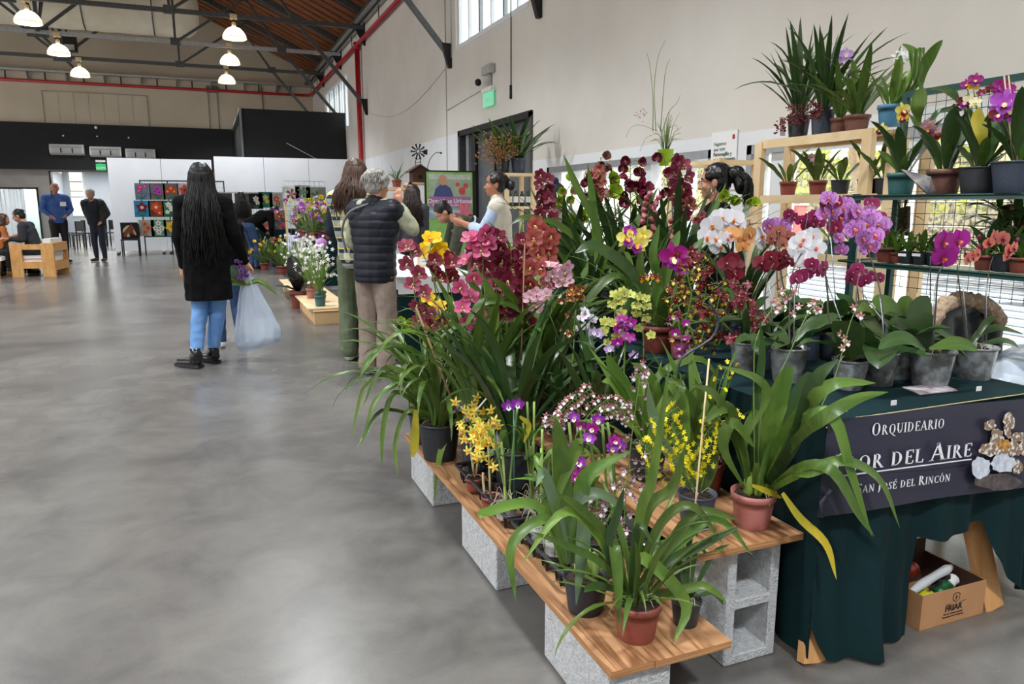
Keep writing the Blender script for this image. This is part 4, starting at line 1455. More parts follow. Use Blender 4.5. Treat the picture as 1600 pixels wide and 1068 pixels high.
def blob(mb, cx, cy, rx, ry, n_=18, jag=0.18, dy=0.0, mi=0, seed=1):
 r_ = random.Random(seed)
 vs = []
 for i in range(n_):
  a = 2 * PI * i / n_
  k = 1 + r_.uniform(-jag, jag)
  p = at(cx + math.cos(a) * rx * k, cy + math.sin(a) * ry * k, TYB - dy)
  vs.append(p)
 mb.add(vs, [tuple(range(n_ - 1, -1, -1))], mi)
pr_w = mat('printed_white_petal', (226, 232, 242), 0.6, c2=(190, 198, 214), scale=60)
pr_b = mat('printed_mottled_petal', (232, 228, 216), 0.6, c2=(146, 120, 100), scale=90, contrast=(.42, .5))
pr_y = mat('printed_yellow', (226, 176, 70), 0.6, c2=(150, 90, 50), scale=80)
pr_d = mat('printed_brown_shade', (104, 92, 88), 0.6, c2=(60, 54, 62), scale=40)
q = MB()
blob(q, 1560, 752, 36, 13, jag=.12, mi=3, seed=5)
for k, (cx, cy, rx, ry) in enumerate([(1547, 664, 10, 8), (1558, 678, 9, 10), (1577, 658, 9, 14), (1574, 672, 6, 12), (1544, 702, 14, 10), (1560, 690, 12, 10), (1590, 682, 13, 8), (1584, 700, 10, 12), (1570, 702, 20, 12), (1590, 728, 8, 12), (1597, 700, 8, 10)]):
 blob(q, cx, cy, rx, ry, 14, .25, .0006 + k * .0001, 1, k + 10)
blob(q, 1567, 695, 12, 8, 12, .25, .002, 2, 44)
blob(q, 1532, 730, 15, 17, 20, .13, .0025, 0, 21)
blob(q, 1568, 724, 19, 14, 20, .13, .0026, 0, 22)
q.build('printed_flower', [pr_w, pr_b, pr_y, pr_d], bt)
ct = mat('brown_cardboard', (188, 140, 98), 0.8, c2=(176, 128, 88), scale=6)
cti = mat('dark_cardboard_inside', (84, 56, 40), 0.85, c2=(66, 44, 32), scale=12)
A_, B_, C_ = atz(1436, 987, 0), atz(1535, 959, 0), atz(1414, 978, 0)
ux = (B_ - A_); ux.z = 0; Lx = ux.length; ux.normalize()
uy = Vector((-ux.y, ux.x, 0)); Ly = 0.24
hb = 0.125
q = MB()
th = .004
def cpt(a, b_, z):
 return A_ + ux * a + uy * b_ + Vector((0, 0, z))
def wallq(a0, b0, a1, b1, z0, z1, mb, mi=0):
 mb.hexa([cpt(a0, b0, z0), cpt(a1, b0, z0), cpt(a1, b1, z0), cpt(a0, b1, z0)], [cpt(a0, b0, z1), cpt(a1, b0, z1), cpt(a1, b1, z1), cpt(a0, b1, z1)], mi)
Lx = max(Lx, .28)
ctn = thing('cardboard_box', 'open brown cardboard box with dark logo on the floor under the table', 'box', A_)
wallq(0, 0, Lx, th, 0.001, hb, q); wallq(0, Ly - th, Lx, Ly, 0.001, hb + .05, q); wallq(0, th, th, Ly - th, 0.001, hb, q); wallq(Lx - th, th, Lx, Ly - th, 0.001, hb, q); wallq(0, 0, Lx, Ly, 0, .004, q)
q.build('box_body', ct, ctn)
q = MB(); wallq(th, Ly - th - .002, Lx - th, Ly - th, .01, hb + .05, q); wallq(Lx - th - .002, th, Lx - th, Ly - th, .01, hb, q); q.build('box_inner_faces', cti, ctn)  # inner back and right faces in a darker brown than the outside
ink = mat('dark_print', (44, 34, 28), 0.7)
o_ = cpt(Lx * .5, -.0015, .048)
place_text('FRIAR', .030, ink, ctn, o_, ux, (0, 0, 1), bold=True)
place_text('F', .020, ink, ctn, cpt(Lx * .53, -.0015, .084), ux, (0, 0, 1), bold=True)
place_text('Friar S.A. Industria Argentina', .0075, ink, ctn, cpt(Lx * .5, -.0015, .036), ux, (0, 0, 1))
place_text('Reconquista Santa Fe Argentina', .0075, ink, ctn, cpt(Lx * .5, -.0015, .026), ux, (0, 0, 1))
q = MB()
hexp = [(-.016, .022), (0, .028), (.016, .022), (.016, .002), (0, -.009), (-.016, .002)]
for i in range(6):
 a, b_ = hexp[i], hexp[(i + 1) % 6]
 k_ = .84
 q.add([cpt(Lx * .53 + a[0], -.001, .082 + a[1]), cpt(Lx * .53 + b_[0], -.001, .082 + b_[1]), cpt(Lx * .53 + b_[0] * k_, -.001, .082 + .0015 + b_[1] * k_), cpt(Lx * .53 + a[0] * k_, -.001, .082 + .0015 + a[1] * k_)], [(0, 1, 2, 3)])
for s_ in (-1, 1):
 for k in range(3):
  q.add([cpt(Lx * .53 + s_ * .012, -.001, .076 - k * .003), cpt(Lx * .53 + s_ * (.05 - k * .01), -.001, .074 - k * .003), cpt(Lx * .53 + s_ * (.045 - k * .01), -.001, .0728 - k * .003)], [(0, 1, 2)])
q.build('emblem', ink, ctn)
q = MB(); ring = [(cpt(-.0015, .09 + .018 * math.cos(a), .04 + .018 * math.sin(a))) for a in [k * PI / 7 for k in range(12)]]
q.tube(ring, .003, 5); q.build('recycling_mark', ink, ctn)
for k, (a, b_, z, cm, lab, r_, ln) in enumerate([
 (.02, .10, .09, mat('clear_bag_plastic', (226, 230, 234), .25, glass=.25), 'rolled clear plastic sleeve with printed codes lying across the carton', .026, .24),
 (.02, .16, .07, mat('dark_green_packet', (30, 84, 50), .4), 'dark green packet at the left in the carton', .03, .10),
 (.12, .17, .09, mat('red_packet', (196, 52, 30), .4), 'red packet behind the clear sleeve in the carton', .022, .08),
 (.06, .05, .07, mat('yellow_tape', (206, 200, 40), .4), 'yellow and pink rolls at the near left corner of the carton', .02, .06),
 (.14, .06, .07, mat('bottle_green', (20, 90, 50), .3), 'green bottle neck in the middle of the carton', .024, .09),
 (.22, .08, .08, white_pl, 'white cap at the right inside the carton', .018, .05)]):
 q = MB()
 p0 = cpt(a, b_, z); p1 = cpt(a + ln * .86, b_ + ln * .22, z + .01)
 if k == 0:
  r_ = .015; p0 = at(1424, 924, A_.y + .05); p1 = at(1488, 884, A_.y + .12)
 q.tube(smooth_path([p0, p0.lerp(p1, .4) + Vector((0, 0, .004)), p1], 8), [r_ * .55, r_ * .9, r_, r_ * 1.05, r_, r_ * .95, r_, r_ * 1.1, r_ * .5], 10)
 if k == 0:
  for j in range(3):
   c = p0.lerp(p1, .3 + j * .2)
   q.box(c.x - .01, c.x + .01, c.y - .03, c.y - .027, c.z - .008, c.z + .006, 1)
 tag(q.build(['plastic_sleeve', 'seed_packet', 'seed_packet', 'tape_roll', 'bottle', 'jar_lid'][k], [cm, ink]), lab, ['bag', 'packet', 'packet', 'tape', 'bottle', 'lid'][k])
q = MB(); pp = cpt(.0, .33, .10); q.tube([pp, pp + Vector((.06, .05, .0))], .024, 12)
tag(q.build('paper_roll', white_pl), 'white paper roll standing behind the carton', 'roll'); q = None
o = [x for x in COL.objects if x.name == 'paper_roll'][0]
me = o.data; me.transform(Matrix.Translation(-pp)); me.transform(Matrix.Rotation(R(-80), 4, 'Y')); me.transform(Matrix.Translation((pp.x, pp.y, .08)))
q = MB(); c = atz(1440, 608, .762); q.hexa([c + Vector((-.07, -.05, 0)), c + Vector((.09, -.06, 0)), c + Vector((.13, .03, 0)), c + Vector((-.04, .04, 0))], [c + Vector((-.07, -.05, .003)), c + Vector((.09, -.06, .003)), c + Vector((.13, .03, .003)), c + Vector((-.04, .04, .003))])
tag(q.build('leaflet', mat('printed_paper', (206, 200, 202), .6, c2=(150, 130, 140), scale=40)), 'printed leaflet lying on the green cloth before the clear pots', 'leaflet')
# ================================================================== ORCHIDS ON THE STALL
def V(x, y, z):
 return Vector((x, y, z))
def pxs(pts, Y, dy=0.0):
 """points given on the photograph, set on the plane of depth Y (drifting by dy towards the last)"""
 m = max(1, len(pts) - 1)
 return [at(a, c, Y + dy * i / m) for i, (a, c) in enumerate(pts)]
def orch_label(s, cat='orchid'):
 if cat == 'orchid' and 'orchid' not in s and len(s.replace('-', ' ').split()) <= 14:
  return 'orchid in ' + s
 return s
def orchid(name, label, base, style, r_, h, group=None, cat='orchid', roots=4):
 label = orch_label(label, cat)
 t = thing(name, label, cat, base, group)
 pot(t, base, r_, h, style, roots=roots)
 return t, Vector(base) + V(0, 0, h * .93)
# --- lower board -------------------------------------------------------------
t, b = orchid('potted_cymbidium', 'big black pot at the far aisle corner with arching strap leaves and hanging wine flowers', (.92, 3.14, .21), 'black', .098, .175)
leaves(t, b, 26, 'strap', (.5, .78), (4, 30), (60, 150), m_=leaf_g, spread=.055)
for pts, w_ in (([(665, 650), (640, 600), (590, 620), (566, 690)], .022), ([(660, 650), (620, 590), (572, 600), (548, 690)], .02), ([(670, 650), (620, 612), (600, 660), (596, 735)], .024),
    ([(690, 655), (640, 640), (618, 690), (622, 745)], .02), ([(700, 655), (660, 600), (600, 575), (565, 640)], .024), ([(705, 650), (720, 650), (690, 700), (678, 785)], .03),
    ([(668, 655), (600, 640), (570, 680), (556, 700)], .018), ([(675, 650), (660, 560), (610, 540), (575, 560), (560, 605)], .026), ([(680, 650), (670, 540), (620, 520), (560, 590)], .02)):
 leaf_path(t, pxs(pts, 3.14, -.12), w_, rnd.choice([leaf_g, leaf_b]))
leaf_path(t, pxs([(650, 640), (648, 690), (645, 715)], 3.0), .04, leaf_y, 'blade')
spike(t, pxs([(680, 650), (655, 520), (645, 400), (660, 395), (700, 495)], 3.12), 'cymb', CY(wine), 0, .04, .5)
spike(t, pxs([(675, 640), (662, 500), (640, 385), (652, 440), (664, 500), (690, 490)], 3.12), 'cymb', CY(wine2, lipw), 13, .040, .42, side=.55)
spike(t, pxs([(694, 650), (690, 520), (672, 398), (684, 380)], 3.25), 'cymb', CY(yel, lipy), 7, .042, .62, side=.9)
spike(t, pxs([(694, 650), (700, 560), (690, 500), (655, 470)], 3.25), 'cymb', CY(yel, lipy), 5, .044, .62, side=.9)
spike(t, pxs([(640, 640), (634, 560), (630, 500), (642, 520)], 3.3), 'cymbhalf', CY(grn), 4, .034, .75, side=.7)
t, b = orchid('potted_cymbidium', 'black pot at the very end of the lower board, half hidden, with thin drooping leaves', (.925, 3.40, .21), 'black', .085, .165)
leaves(t, b, 18, 'strap', (.45, .7), (6, 35), (70, 150), m_=leaf_g, spread=.05)
t, b = orchid('potted_cymbidium', 'tall black pot behind the yellow star flowers with upright straps and pink spike', (1.03, 2.92, .21), 'black', .085, .20)
leaves(t, b, 22, 'strap', (.55, .8), (2, 22), (30, 110), m_=leaf_g, spread=.05, ws=1.2)
spike(t, pxs([(738, 670), (748, 520), (755, 400), (745, 372), (728, 460), (745, 520)], 2.95), 'cymb', CY(magen, lipw), 14, .043, .45, side=.7)
spike(t, pxs([(742, 670), (775, 520), (780, 440), (790, 500)], 2.95), 'cymb', CY(magen, lipw), 4, .040, .65, side=.7)
stake(t, at(720, 660, 2.9), at(650, 480, 2.9), cane_m, .005)
leaf_path(t, pxs([(740, 665), (750, 520), (800, 470), (845, 560)], 2.95), .035, leaf_g)
leaf_path(t, pxs([(750, 665), (770, 560), (770, 470), (742, 415)], 2.9), .04, leaf_g)
t, b = orchid('potted_cymbidium', 'black pot between the boards with dark wine flower cluster on a staked spike', (1.08, 2.62, .21), 'black', .09, .19)
leaves(t, b, 22, 'strap', (.55, .8), (2, 25), (30, 110), m_=leaf_d, spread=.05, ws=1.3)
spike(t, pxs([(800, 640), (800, 500), (798, 380)], 2.95), 'cymb', CY(wine, lipw), 18, .045, .50, side=1.1, back=.9)
spike(t, pxs([(806, 640), (780, 500), (770, 390), (760, 375)], 2.95), 'cymb', CY(wine, lipw), 12, .043, .50, side=1.0)
spike(t, pxs([(700, 600), (700, 450), (690, 400)], 3.1), 'cymb', CY(onc_w, lipw), 4, .04, .8, side=1.0)
stake(t, at(812, 640, 2.85), at(820, 380, 2.85), cane_m, .003)
t, b = orchid('potted_dendrobium', 'black pot at the near aisle edge holding a pale-based plant with broad pleated leaves', (.935, 1.73, .21), 'black', .066, .105)
for pts, w_ in (([(885, 880), (880, 780), (875, 700), (868, 650)], .05), ([(895, 875), (905, 790), (920, 740), (985, 705)], .045), ([(880, 880), (860, 810), (800, 850), (806, 940)], .03),
    ([(890, 880), (870, 800), (850, 740), (838, 760)], .03), ([(898, 880), (915, 800), (910, 860), (900, 945)], .042), ([(885, 880), (890, 800), (930, 770), (985, 800)], .035),
    ([(880, 880), (862, 790), (900, 700), (912, 690)], .04), ([(888, 880), (840, 790), (760, 800), (750, 810)], .028)):
 leaf_path(t, pxs(pts, 1.72, -.08), w_, rnd.choice([leaf_t, leaf_g, leaf_b]), 'blade', fold=.35)
q = MB()
for (x, y, hh) in ((0, 0, .11), (.022, -.01, .09), (-.02, .01, .08)):
 q.ball((b.x + x, b.y + y, b.z + hh * .45), hh * .5, 10, 0, (.32, .32, 1))
q.build('pseudobulb', mat('pale_green_bulb', (190, 206, 130), .5, c2=(140, 172, 80), scale=12), t)
spike(t, pxs([(884, 880), (882, 760), (870, 650)], 1.9), 'onc', [mar2, mar2, colm], 4, .01, .8)
t, b = orchid('potted_oncidium', 'orchid in terracotta pot, near end of lower board, arching leaves, maroon spotted sprays', (1.0, 1.56, .21), 'terra', .066, .108)
for pts, w_ in (([(985, 925), (1000, 800), (1020, 740), (1047, 560)], .028), ([(990, 925), (1040, 860), (1090, 800), (1155, 812)], .03), ([(990, 925), (1060, 850), (1120, 810), (1178, 870)], .026),
    ([(985, 925), (1000, 870), (1070, 940), (1052, 1005)], .036), ([(980, 925), (960, 850), (965, 900), (968, 985)], .03), ([(975, 925), (930, 830), (880, 800), (815, 880)], .026),
    ([(990, 925), (1050, 925), (1100, 915), (1135, 940)], .026), ([(975, 925), (940, 915), (920, 918), (912, 925)], .022), ([(985, 925), (1030, 820), (1080, 790), (1130, 850)], .026),
    ([(980, 925), (950, 840), (900, 790), (870, 770)], .024), ([(985, 925), (1010, 800), (1050, 760), (1072, 690)], .03), ([(990, 930), (1040, 880), (1100, 850), (1160, 820)], .026),
    ([(985, 930), (990, 860), (1000, 820), (1020, 850)], .022), ([(975, 930), (950, 860), (965, 800), (975, 760)], .024), ([(978, 930), (940, 880), (880, 850), (830, 830)], .02)):
 leaf_path(t, pxs(pts, 1.58, -.1), w_, rnd.choice([leaf_g, leaf_d, leaf_b]), 'blade', fold=.4)
leaves(t, b, 16, 'blade', (.18, .36), (5, 60), (20, 110), m_=leaf_g, spread=.035, ws=.5)
leaves(t, b, 8, 'blade', (.14, .26), (30, 80), (30, 90), m_=leaf_b, spread=.035, ws=.5)
spike(t, pxs([(985, 930), (975, 830), (985, 700), (1000, 590), (1004, 575)], 1.75), 'onc', [mar, ph_w, mar], 22, .0125, .30, side=1.5, r_=.002, j=.8)
spike(t, pxs([(980, 930), (965, 850), (955, 790), (985, 740)], 1.7), 'onc', [mar, ph_w, mar], 15, .0125, .35, side=1.7, r_=.002, j=.8)
spike(t, pxs([(990, 930), (985, 860), (1010, 760), (1015, 705)], 1.7), 'onc', [mar, ph_w, mar], 15, .0125, .3, side=1.9, r_=.002, j=.8)
spike(t, pxs([(980, 930), (960, 850), (935, 790), (925, 800)], 1.7), 'onc', [mar, ph_w, mar], 9, .0125, .5, side=1.5, r_=.002, j=.8)
t, b = orchid('potted_oncidium', 'small black pot near the board corner with narrow leaves and a thin stake', (1.16, 1.56, .21), 'black', .043, .074)
for pts in ([(1075, 935), (1060, 880), (1030, 850), (1015, 870)], [(1078, 935), (1085, 870), (1090, 850), (1118, 885)], [(1072, 935), (1062, 880), (1052, 850), (1045, 858)], [(1080, 935), (1100, 890), (1120, 860), (1140, 850)],
   [(1076, 935), (1074, 870), (1082, 820), (1090, 840)], [(1070, 935), (1045, 900), (1030, 890), (1010, 900)], [(1082, 935), (1110, 925), (1125, 935), (1130, 945)]):
 leaf_path(t, pxs(pts, 1.56), .015, leaf_d, 'blade')
stake(t, at(1073, 930, 1.56), at(1108, 560, 1.7), mat('pale_cane', (196, 176, 134), .6), .0028)
trm = mat('black_tray_plastic', (30, 31, 35), .38, c2=(38, 40, 44), scale=20)
def tray(label, x0, x1, y0, y1, z, nx, ny):
 t = thing('carrying_tray', label, 'tray', ((x0 + x1) / 2, (y0 + y1) / 2, z))
 q = MB()
 zt = z + .062
 rd = .018
 loop = []
 for cx, cy, a0 in ((x1 - rd, y1 - rd, 0), (x0 + rd, y1 - rd, 90), (x0 + rd, y0 + rd, 180), (x1 - rd, y0 + rd, 270)):
  for k in range(5):
   a = R(a0 + 22.5 * k)
   loop.append(V(cx + rd * math.cos(a), cy + rd * math.sin(a), zt))
 loop.append(loop[0])
 for dz, w_ in ((0, .0075),):
  q.tube(loop, w_, 6, 0, True, False)
 q.build('rim', trm, t)
 for i in range(nx):
  for j in range(ny):
   cx = x0 + (x1 - x0) * (i + .5) / nx
   cy = y0 + (y1 - y0) * (j + .5) / ny
   rr_ = min((x1 - x0) / nx, (y1 - y0) / ny) * .47
   c = MB()
   c.lathe([(rr_ * .8, .003), (rr_ * .85, .02), (rr_ * .87, .022)], 18, (cx, cy, z))
   c.lathe([(rr_, .05), (rr_ * 1.02, .060)], 18, (cx, cy, z))
   for k in range(6):
    a = k * PI / 3 + .4
    c.bar((cx + rr_ * .84 * math.cos(a), cy + rr_ * .84 * math.sin(a), z + .004), (cx + rr_ * math.cos(a), cy + rr_ * math.sin(a), z + .06), .012, .003)
   c.build('cup', trm, t)
 return t
tray('black carrying tray nearer the yellow star flowers, farther of two', .905, 1.125, 2.27, 2.86, .211, 2, 5)
tray('black carrying tray with bagged roots, nearer of two', .91, 1.12, 1.83, 2.24, .211, 2, 4)
foil = mat('crumpled_clear_plastic', (206, 210, 212), .18, c2=(170, 172, 172), scale=30, bump=1.0, bscale=60, glass=.12)
def small_pot(name, label, px, py, r_=.038, h=.05, z=.222, style='terra'):
 p = atz(px, py, z)
 return orchid(name, label, (p.x, p.y, z), style, r_, h, roots=2)
t, b = small_pot('potted_epidendrum', 'small terracotta pot with pale canes under the lemon star flowers, farther', 741, 765, .037, .055)
for pts in ([(741, 740), (736, 700), (740, 650)], [(744, 740), (750, 700), (760, 660)]):
 q = MB(); q.tube(smooth_path(pxs(pts, b.y), 6), .005, 6); q.build('cane', mat('pale_cane', (196, 176, 134), .6), t)
for k in range(46):
 c = at(rnd.gauss(744, 15), rnd.gauss(668, 20), b.y - rnd.uniform(0, .1))
 flower(t, c, 'star', [epi, lipy], .023, rface(.8))
for pts in ([(740, 690), (745, 650), (790, 655)], [(745, 720), (780, 700), (800, 690)]):
 leaf_path(t, pxs(pts, b.y - .06), .03, leaf_b, 'blade')
t, b = small_pot('potted_epidendrum', 'small terracotta pot with a dark stump under the lemon star flowers, nearer', 768, 795, .040, .055)
for pts in ([(766, 770), (764, 710), (760, 665)], [(757, 770), (755, 750), (755, 738)]):
 q = MB(); q.tube(smooth_path(pxs(pts, b.y), 6), .005, 6); q.build('cane', mat('pale_cane', (196, 176, 134), .6), t)
for k in range(34):
 c = at(rnd.gauss(756, 12), rnd.gauss(690, 20), b.y - rnd.uniform(0, .1))
 flower(t, c, 'star', [epi, lipy], .023, rface(.8))
stake(t, at(745, 640, 2.6), at(760, 622, 2.6), white_pl, .003)
for k, (px, py, lab, fl) in enumerate([(790, 812, 'crumpled clear bag of roots with tall canes and two purple flowers at their tip', 'purp'),
          (845, 850, 'crumpled clear bag of roots with a tangle of pale aerial roots', None),
          (832, 808, 'bare-root orchid with tangled pale roots behind the front bags', None),
          (868, 872, 'crumpled clear bag of roots at the near end of the tray', None)]):
 c = atz(px, py, .225)
 t = thing('bagged_orchid', lab, 'orchid', c)
 q = MB()
 n0 = 16
 prof = [(.018, 0), (.032, .012), (.036, .03), (.034, .05), (.040, .066), (.028, .070), (.02, .055)]
 q.lathe([(r__ * rnd.uniform(.9, 1.1), z_) for r__, z_ in prof], n0, c)
 q.v = [(x + rnd.uniform(-.004, .004), y + rnd.uniform(-.004, .004), z + rnd.uniform(-.003, .003)) for x, y, z in q.v]
 q.build('root_bag', foil, t)
 q = MB()
 for i in range(26 if k else 14):
  a = rnd.uniform(0, 6.28)
  d = V(math.cos(a), math.sin(a), 0)
  q.tube(smooth_path([c + V(0, 0, .06), c + d * rnd.uniform(.02, .05) + V(0, 0, rnd.uniform(.07, .13)), c + d * rnd.uniform(.04, .085) + V(0, 0, rnd.uniform(.03, .10))], 6), .0016, 4)
 q.build('roots', rootm, t)
 for i in range(5 if k else 4):
  tx = px + rnd.uniform(-22, 26)
  q = MB(); q.tube(smooth_path([c + V(rnd.uniform(-.01, .01), rnd.uniform(-.01, .01), .06), at((px + tx) / 2, py - 90, c.y), at(tx, py - rnd.uniform(110, 185), c.y)], 8), .0042, 6)
  q.build('cane', rnd.choice([stem_g, mat('pale_green_bulb', (190, 206, 130), .5)]), t)
  leaf(t, at(tx, py - 120, c.y), 'oblong', rnd.uniform(0, 6.28), 28, 45, rnd.uniform(.07, .11), leaf_b)
  leaf(t, at(tx, py - 90, c.y), 'oblong', rnd.uniform(0, 6.28), 45, 75, rnd.uniform(.06, .1), leaf_d)
 if fl:
  for (fx, fy) in ((794, 634), (809, 631)):
   flower(t, at(fx, fy, c.y - .05), 'dend', [purp, ph_w, purpeye], .026, rface(.3))
  stake(t, at(803, 800, c.y), at(803, 640, c.y), greenwire, .0035)
  leaf_path(t, pxs([(812, 650), (826, 665), (818, 692)], c.y - .03), .02, leaf_y, 'blade')
t, b = orchid('potted_oncidium', 'black pot behind the trays with dense tan and maroon spotted sprays', (1.13, 2.10, .21), 'black', .055, .09)
for pts, n_ in (([(900, 760), (870, 690), (880, 640), (925, 605)], 24), ([(905, 760), (900, 680), (950, 625), (985, 660)], 22), ([(895, 760), (868, 700), (862, 650), (870, 660)], 14), ([(900, 760), (930, 660), (960, 640), (990, 640)], 12)):
 spike(t, pxs(pts, 2.1, -.05), 'onc', [mar2, ph_w, mar2], n_, .0125, .45, side=1.5, r_=.0018, j=.8)
leaves(t, b, 9, 'blade', (.2, .34), (5, 40), (20, 80), m_=leaf_b, spread=.03)
t, b = orchid('potted_dendrobium', 'slender-caned pot with violet flowers between the spotted sprays', (1.10, 1.98, .21), 'black', .05, .08)
for i in range(5):
 tx = 905 + i * 14
 q = MB(); q.tube(smooth_path([b, at(tx, 780, 2.0), at(tx - 8 + rnd.uniform(-8, 8), 660, 2.0)], 8), .005, 6); q.build('cane', stem_g, t)
 for z in (0, 40, 80):
  leaf(t, at(tx - 4, 680 + z, 2.0), 'oblong', rnd.uniform(0, 6.28), 45, 45, rnd.uniform(.07, .11), leaf_b)
for (x, y) in ((898, 652), (908, 664), (926, 668), (921, 684), (960, 688), (968, 694), (893, 702), (899, 718), (905, 722), (906, 738), (900, 745), (890, 712), (935, 655), (957, 700)):
 flower(t, at(x, y, 1.93), 'dend', [rnd.choice([purp, ph_m]), ph_w, lipy], .023, rface(.6))
# --- upper board ------------------------------------------------------------
t, b = orchid('potted_oncidium', 'slate blue pot on the upper board with wide upright leaves and tiny yellow sprays', (1.30, 1.72, .41), 'slate', .058, .105)
for pts, w_, m_ in (([(1085, 760), (1070, 680), (1055, 620), (1060, 600), (1020, 680), (1010, 790)], .05, leaf_g), ([(1080, 760), (1065, 700), (1060, 620), (1040, 600)], .055, leaf_b), ([(1090, 760), (1095, 700), (1090, 650), (1105, 620), (1120, 680)], .05, leaf_b),
    ([(1100, 765), (1110, 720), (1105, 650), (1085, 590)], .05, leaf_g), ([(1095, 765), (1095, 690), (1085, 640), (1066, 600)], .045, leaf_g), ([(1078, 762), (1040, 700), (1020, 650), (1012, 600)], .034, leaf_t)):
 leaf_path(t, pxs(pts, 1.72), w_, m_, 'blade', fold=.2)
for pts, n_ in (([(1085, 765), (1060, 720), (1040, 680), (1025, 650)], 24), ([(1090, 765), (1090, 700), (1130, 650), (1160, 658)], 22), ([(1085, 765), (1060, 690), (1045, 650), (1060, 635)], 20), ([(1090, 765), (1085, 730), (1105, 700), (1108, 655)], 26),
    ([(1080, 765), (1040, 740), (1010, 700), (1000, 690)], 20), ([(1085, 765), (1070, 740), (1060, 715), (1075, 700)], 26), ([(1095, 765), (1110, 700), (1125, 600), (1148, 560)], 12)):
 spike(t, pxs(pts, 1.66), 'onc', [onc_y, onc_y, onc_y], n_, .0085, .2, side=2.4, r_=.0012, j=.9)
t, b = orchid('potted_oncidium', 'faded pink terracotta pot at the upper board corner with huge leaves spilling over the banner', (1.46, 1.66, .41), 'pink', .066, .108)
for pts, w_, m_, kd in (([(1180, 765), (1190, 700), (1200, 680), (1222, 600), (1240, 570)], .062, leaf_b, 'oblong'), ([(1185, 765), (1215, 690), (1255, 640), (1300, 600), (1368, 598)], .040, leaf_b, 'oblong'),
      ([(1190, 765), (1240, 690), (1290, 650), (1340, 622), (1388, 612)], .036, leaf_g, 'blade'), ([(1190, 765), (1250, 660), (1300, 650), (1330, 740), (1362, 838)], .036, leaf_b, 'blade'),
      ([(1195, 770), (1260, 735), (1320, 720), (1375, 750), (1406, 825)], .028, leaf_g, 'blade'), ([(1195, 770), (1250, 730), (1300, 735), (1340, 800), (1366, 838)], .034, leaf_b, 'blade'),
      ([(1200, 772), (1235, 745), (1265, 740), (1310, 730)], .022, leaf_b, 'blade'), ([(1170, 765), (1150, 680), (1140, 640), (1122, 640), (1100, 660)], .04, leaf_g, 'oblong'),
      ([(1175, 765), (1160, 690), (1195, 620), (1180, 590), (1120, 570)], .034, leaf_g, 'blade'), ([(1175, 765), (1180, 640), (1190, 560), (1188, 500)], .026, leaf_d, 'blade'),
      ([(1185, 765), (1230, 650), (1270, 590), (1275, 640)], .05, leaf_d, 'oblong'), ([(1165, 765), (1130, 700), (1145, 660), (1180, 700)], .036, leaf_g, 'oblong'),
      ([(1180, 765), (1200, 690), (1210, 660), (1230, 630)], .04, leaf_b, 'oblong'), ([(1170, 768), (1160, 700), (1120, 620), (1080, 600)], .03, leaf_g, 'blade'),
      ([(1190, 765), (1235, 700), (1270, 600), (1310, 560)], .045, leaf_d, 'blade'), ([(1190, 765), (1225, 715), (1265, 690), (1290, 680)], .03, leaf_b, 'blade')):
 Yf = lambda x: 1.66 - .275 * min(1, max(0, (x - 1195) / 85))
 leaf_path(t, [at(a_, c_, Yf(a_)) for a_, c_ in pts] if pts[-1][0] > 1300 else pxs(pts, 1.66, -.05), w_, m_, kd, fold=.18)
leaf_path(t, pxs([(1175, 758), (1200, 768), (1222, 778)], 1.6), .02, leaf_y, 'blade')
leaf_path(t, pxs([(1222, 770), (1250, 810), (1290, 850), (1307, 905)], 1.5, -.06), .026, leaf_y, 'blade')
leaves(t, b, 8, 'blade', (.18, .3), (2, 25), (10, 40), m_=leaf_g, spread=.03)
q = MB()
for (x, y) in ((-.02, 0), (.015, .01), (0, -.02), (.035, -.01)):
 q.ball((b.x + x, b.y + y, b.z + .03), .04, 10, 0, (.4, .4, 1.1))
q.build('pseudobulb', mat('mid_green_bulb', (132, 160, 70), .5), t)
for pts in ([(1185, 765), (1190, 650), (1230, 560), (1262, 490), (1285, 470)], [(1200, 765), (1250, 690), (1300, 600), (1330, 500), (1345, 480)], [(1180, 765), (1178, 600), (1185, 520), (1230, 450)]):
 spike(t, pxs(pts, 1.64), 'onc', [rosew, ph_w, rosew], 3, .012, .85, r_=.0025, bud=6, budm=mat('dull_pink_bud', (150, 110, 96), .6))
for (x, y) in ((1319, 528), (1324, 535), (1316, 543), (1312, 520), (1222, 455), (1228, 468), (1236, 462), (1248, 478), (1215, 470), (1243, 455), (1266, 475), (1275, 482), (1240, 490)):
 flower(t, at(x, y, 1.66), 'onc', [rosew, ph_w, rosew], .015, rface(.7))
t, b = orchid('potted_oncidium', 'terracotta pot half hidden behind the pink pot on the upper board', (1.48, 1.93, .41), 'terra', .07, .11)
leaves(t, b, 14, 'blade', (.28, .45), (2, 35), (10, 70), m_=leaf_g, spread=.05)
t, b = orchid('potted_oncidium', 'dark pot in the middle of the upper board under dense green blades', (1.38, 2.12, .41), 'black', .07, .12)
for pts, w_ in (([(1040, 700), (1000, 640), (960, 580), (948, 552)], .05), ([(1035, 700), (1000, 660), (960, 600), (940, 596)], .04), ([(1050, 700), (1030, 620), (1010, 580), (985, 566)], .035), ([(1050, 700), (1060, 640), (1040, 600), (1100, 580)], .03),
    ([(1040, 700), (1010, 680), (960, 640), (930, 640)], .04), ([(1045, 700), (1020, 600), (1090, 560), (1130, 600)], .028)):
 leaf_path(t, pxs(pts, 2.1), w_, rnd.choice([leaf_b, leaf_g]), 'blade', fold=.2)
leaves(t, b, 12, 'blade', (.25, .42), (5, 45), (10, 80), m_=leaf_b, spread=.05)
t, b = orchid('potted_dendrobium', 'dark pot farther along the upper board with lime and magenta flower heads', (1.36, 2.45, .41), 'black', .075, .13)
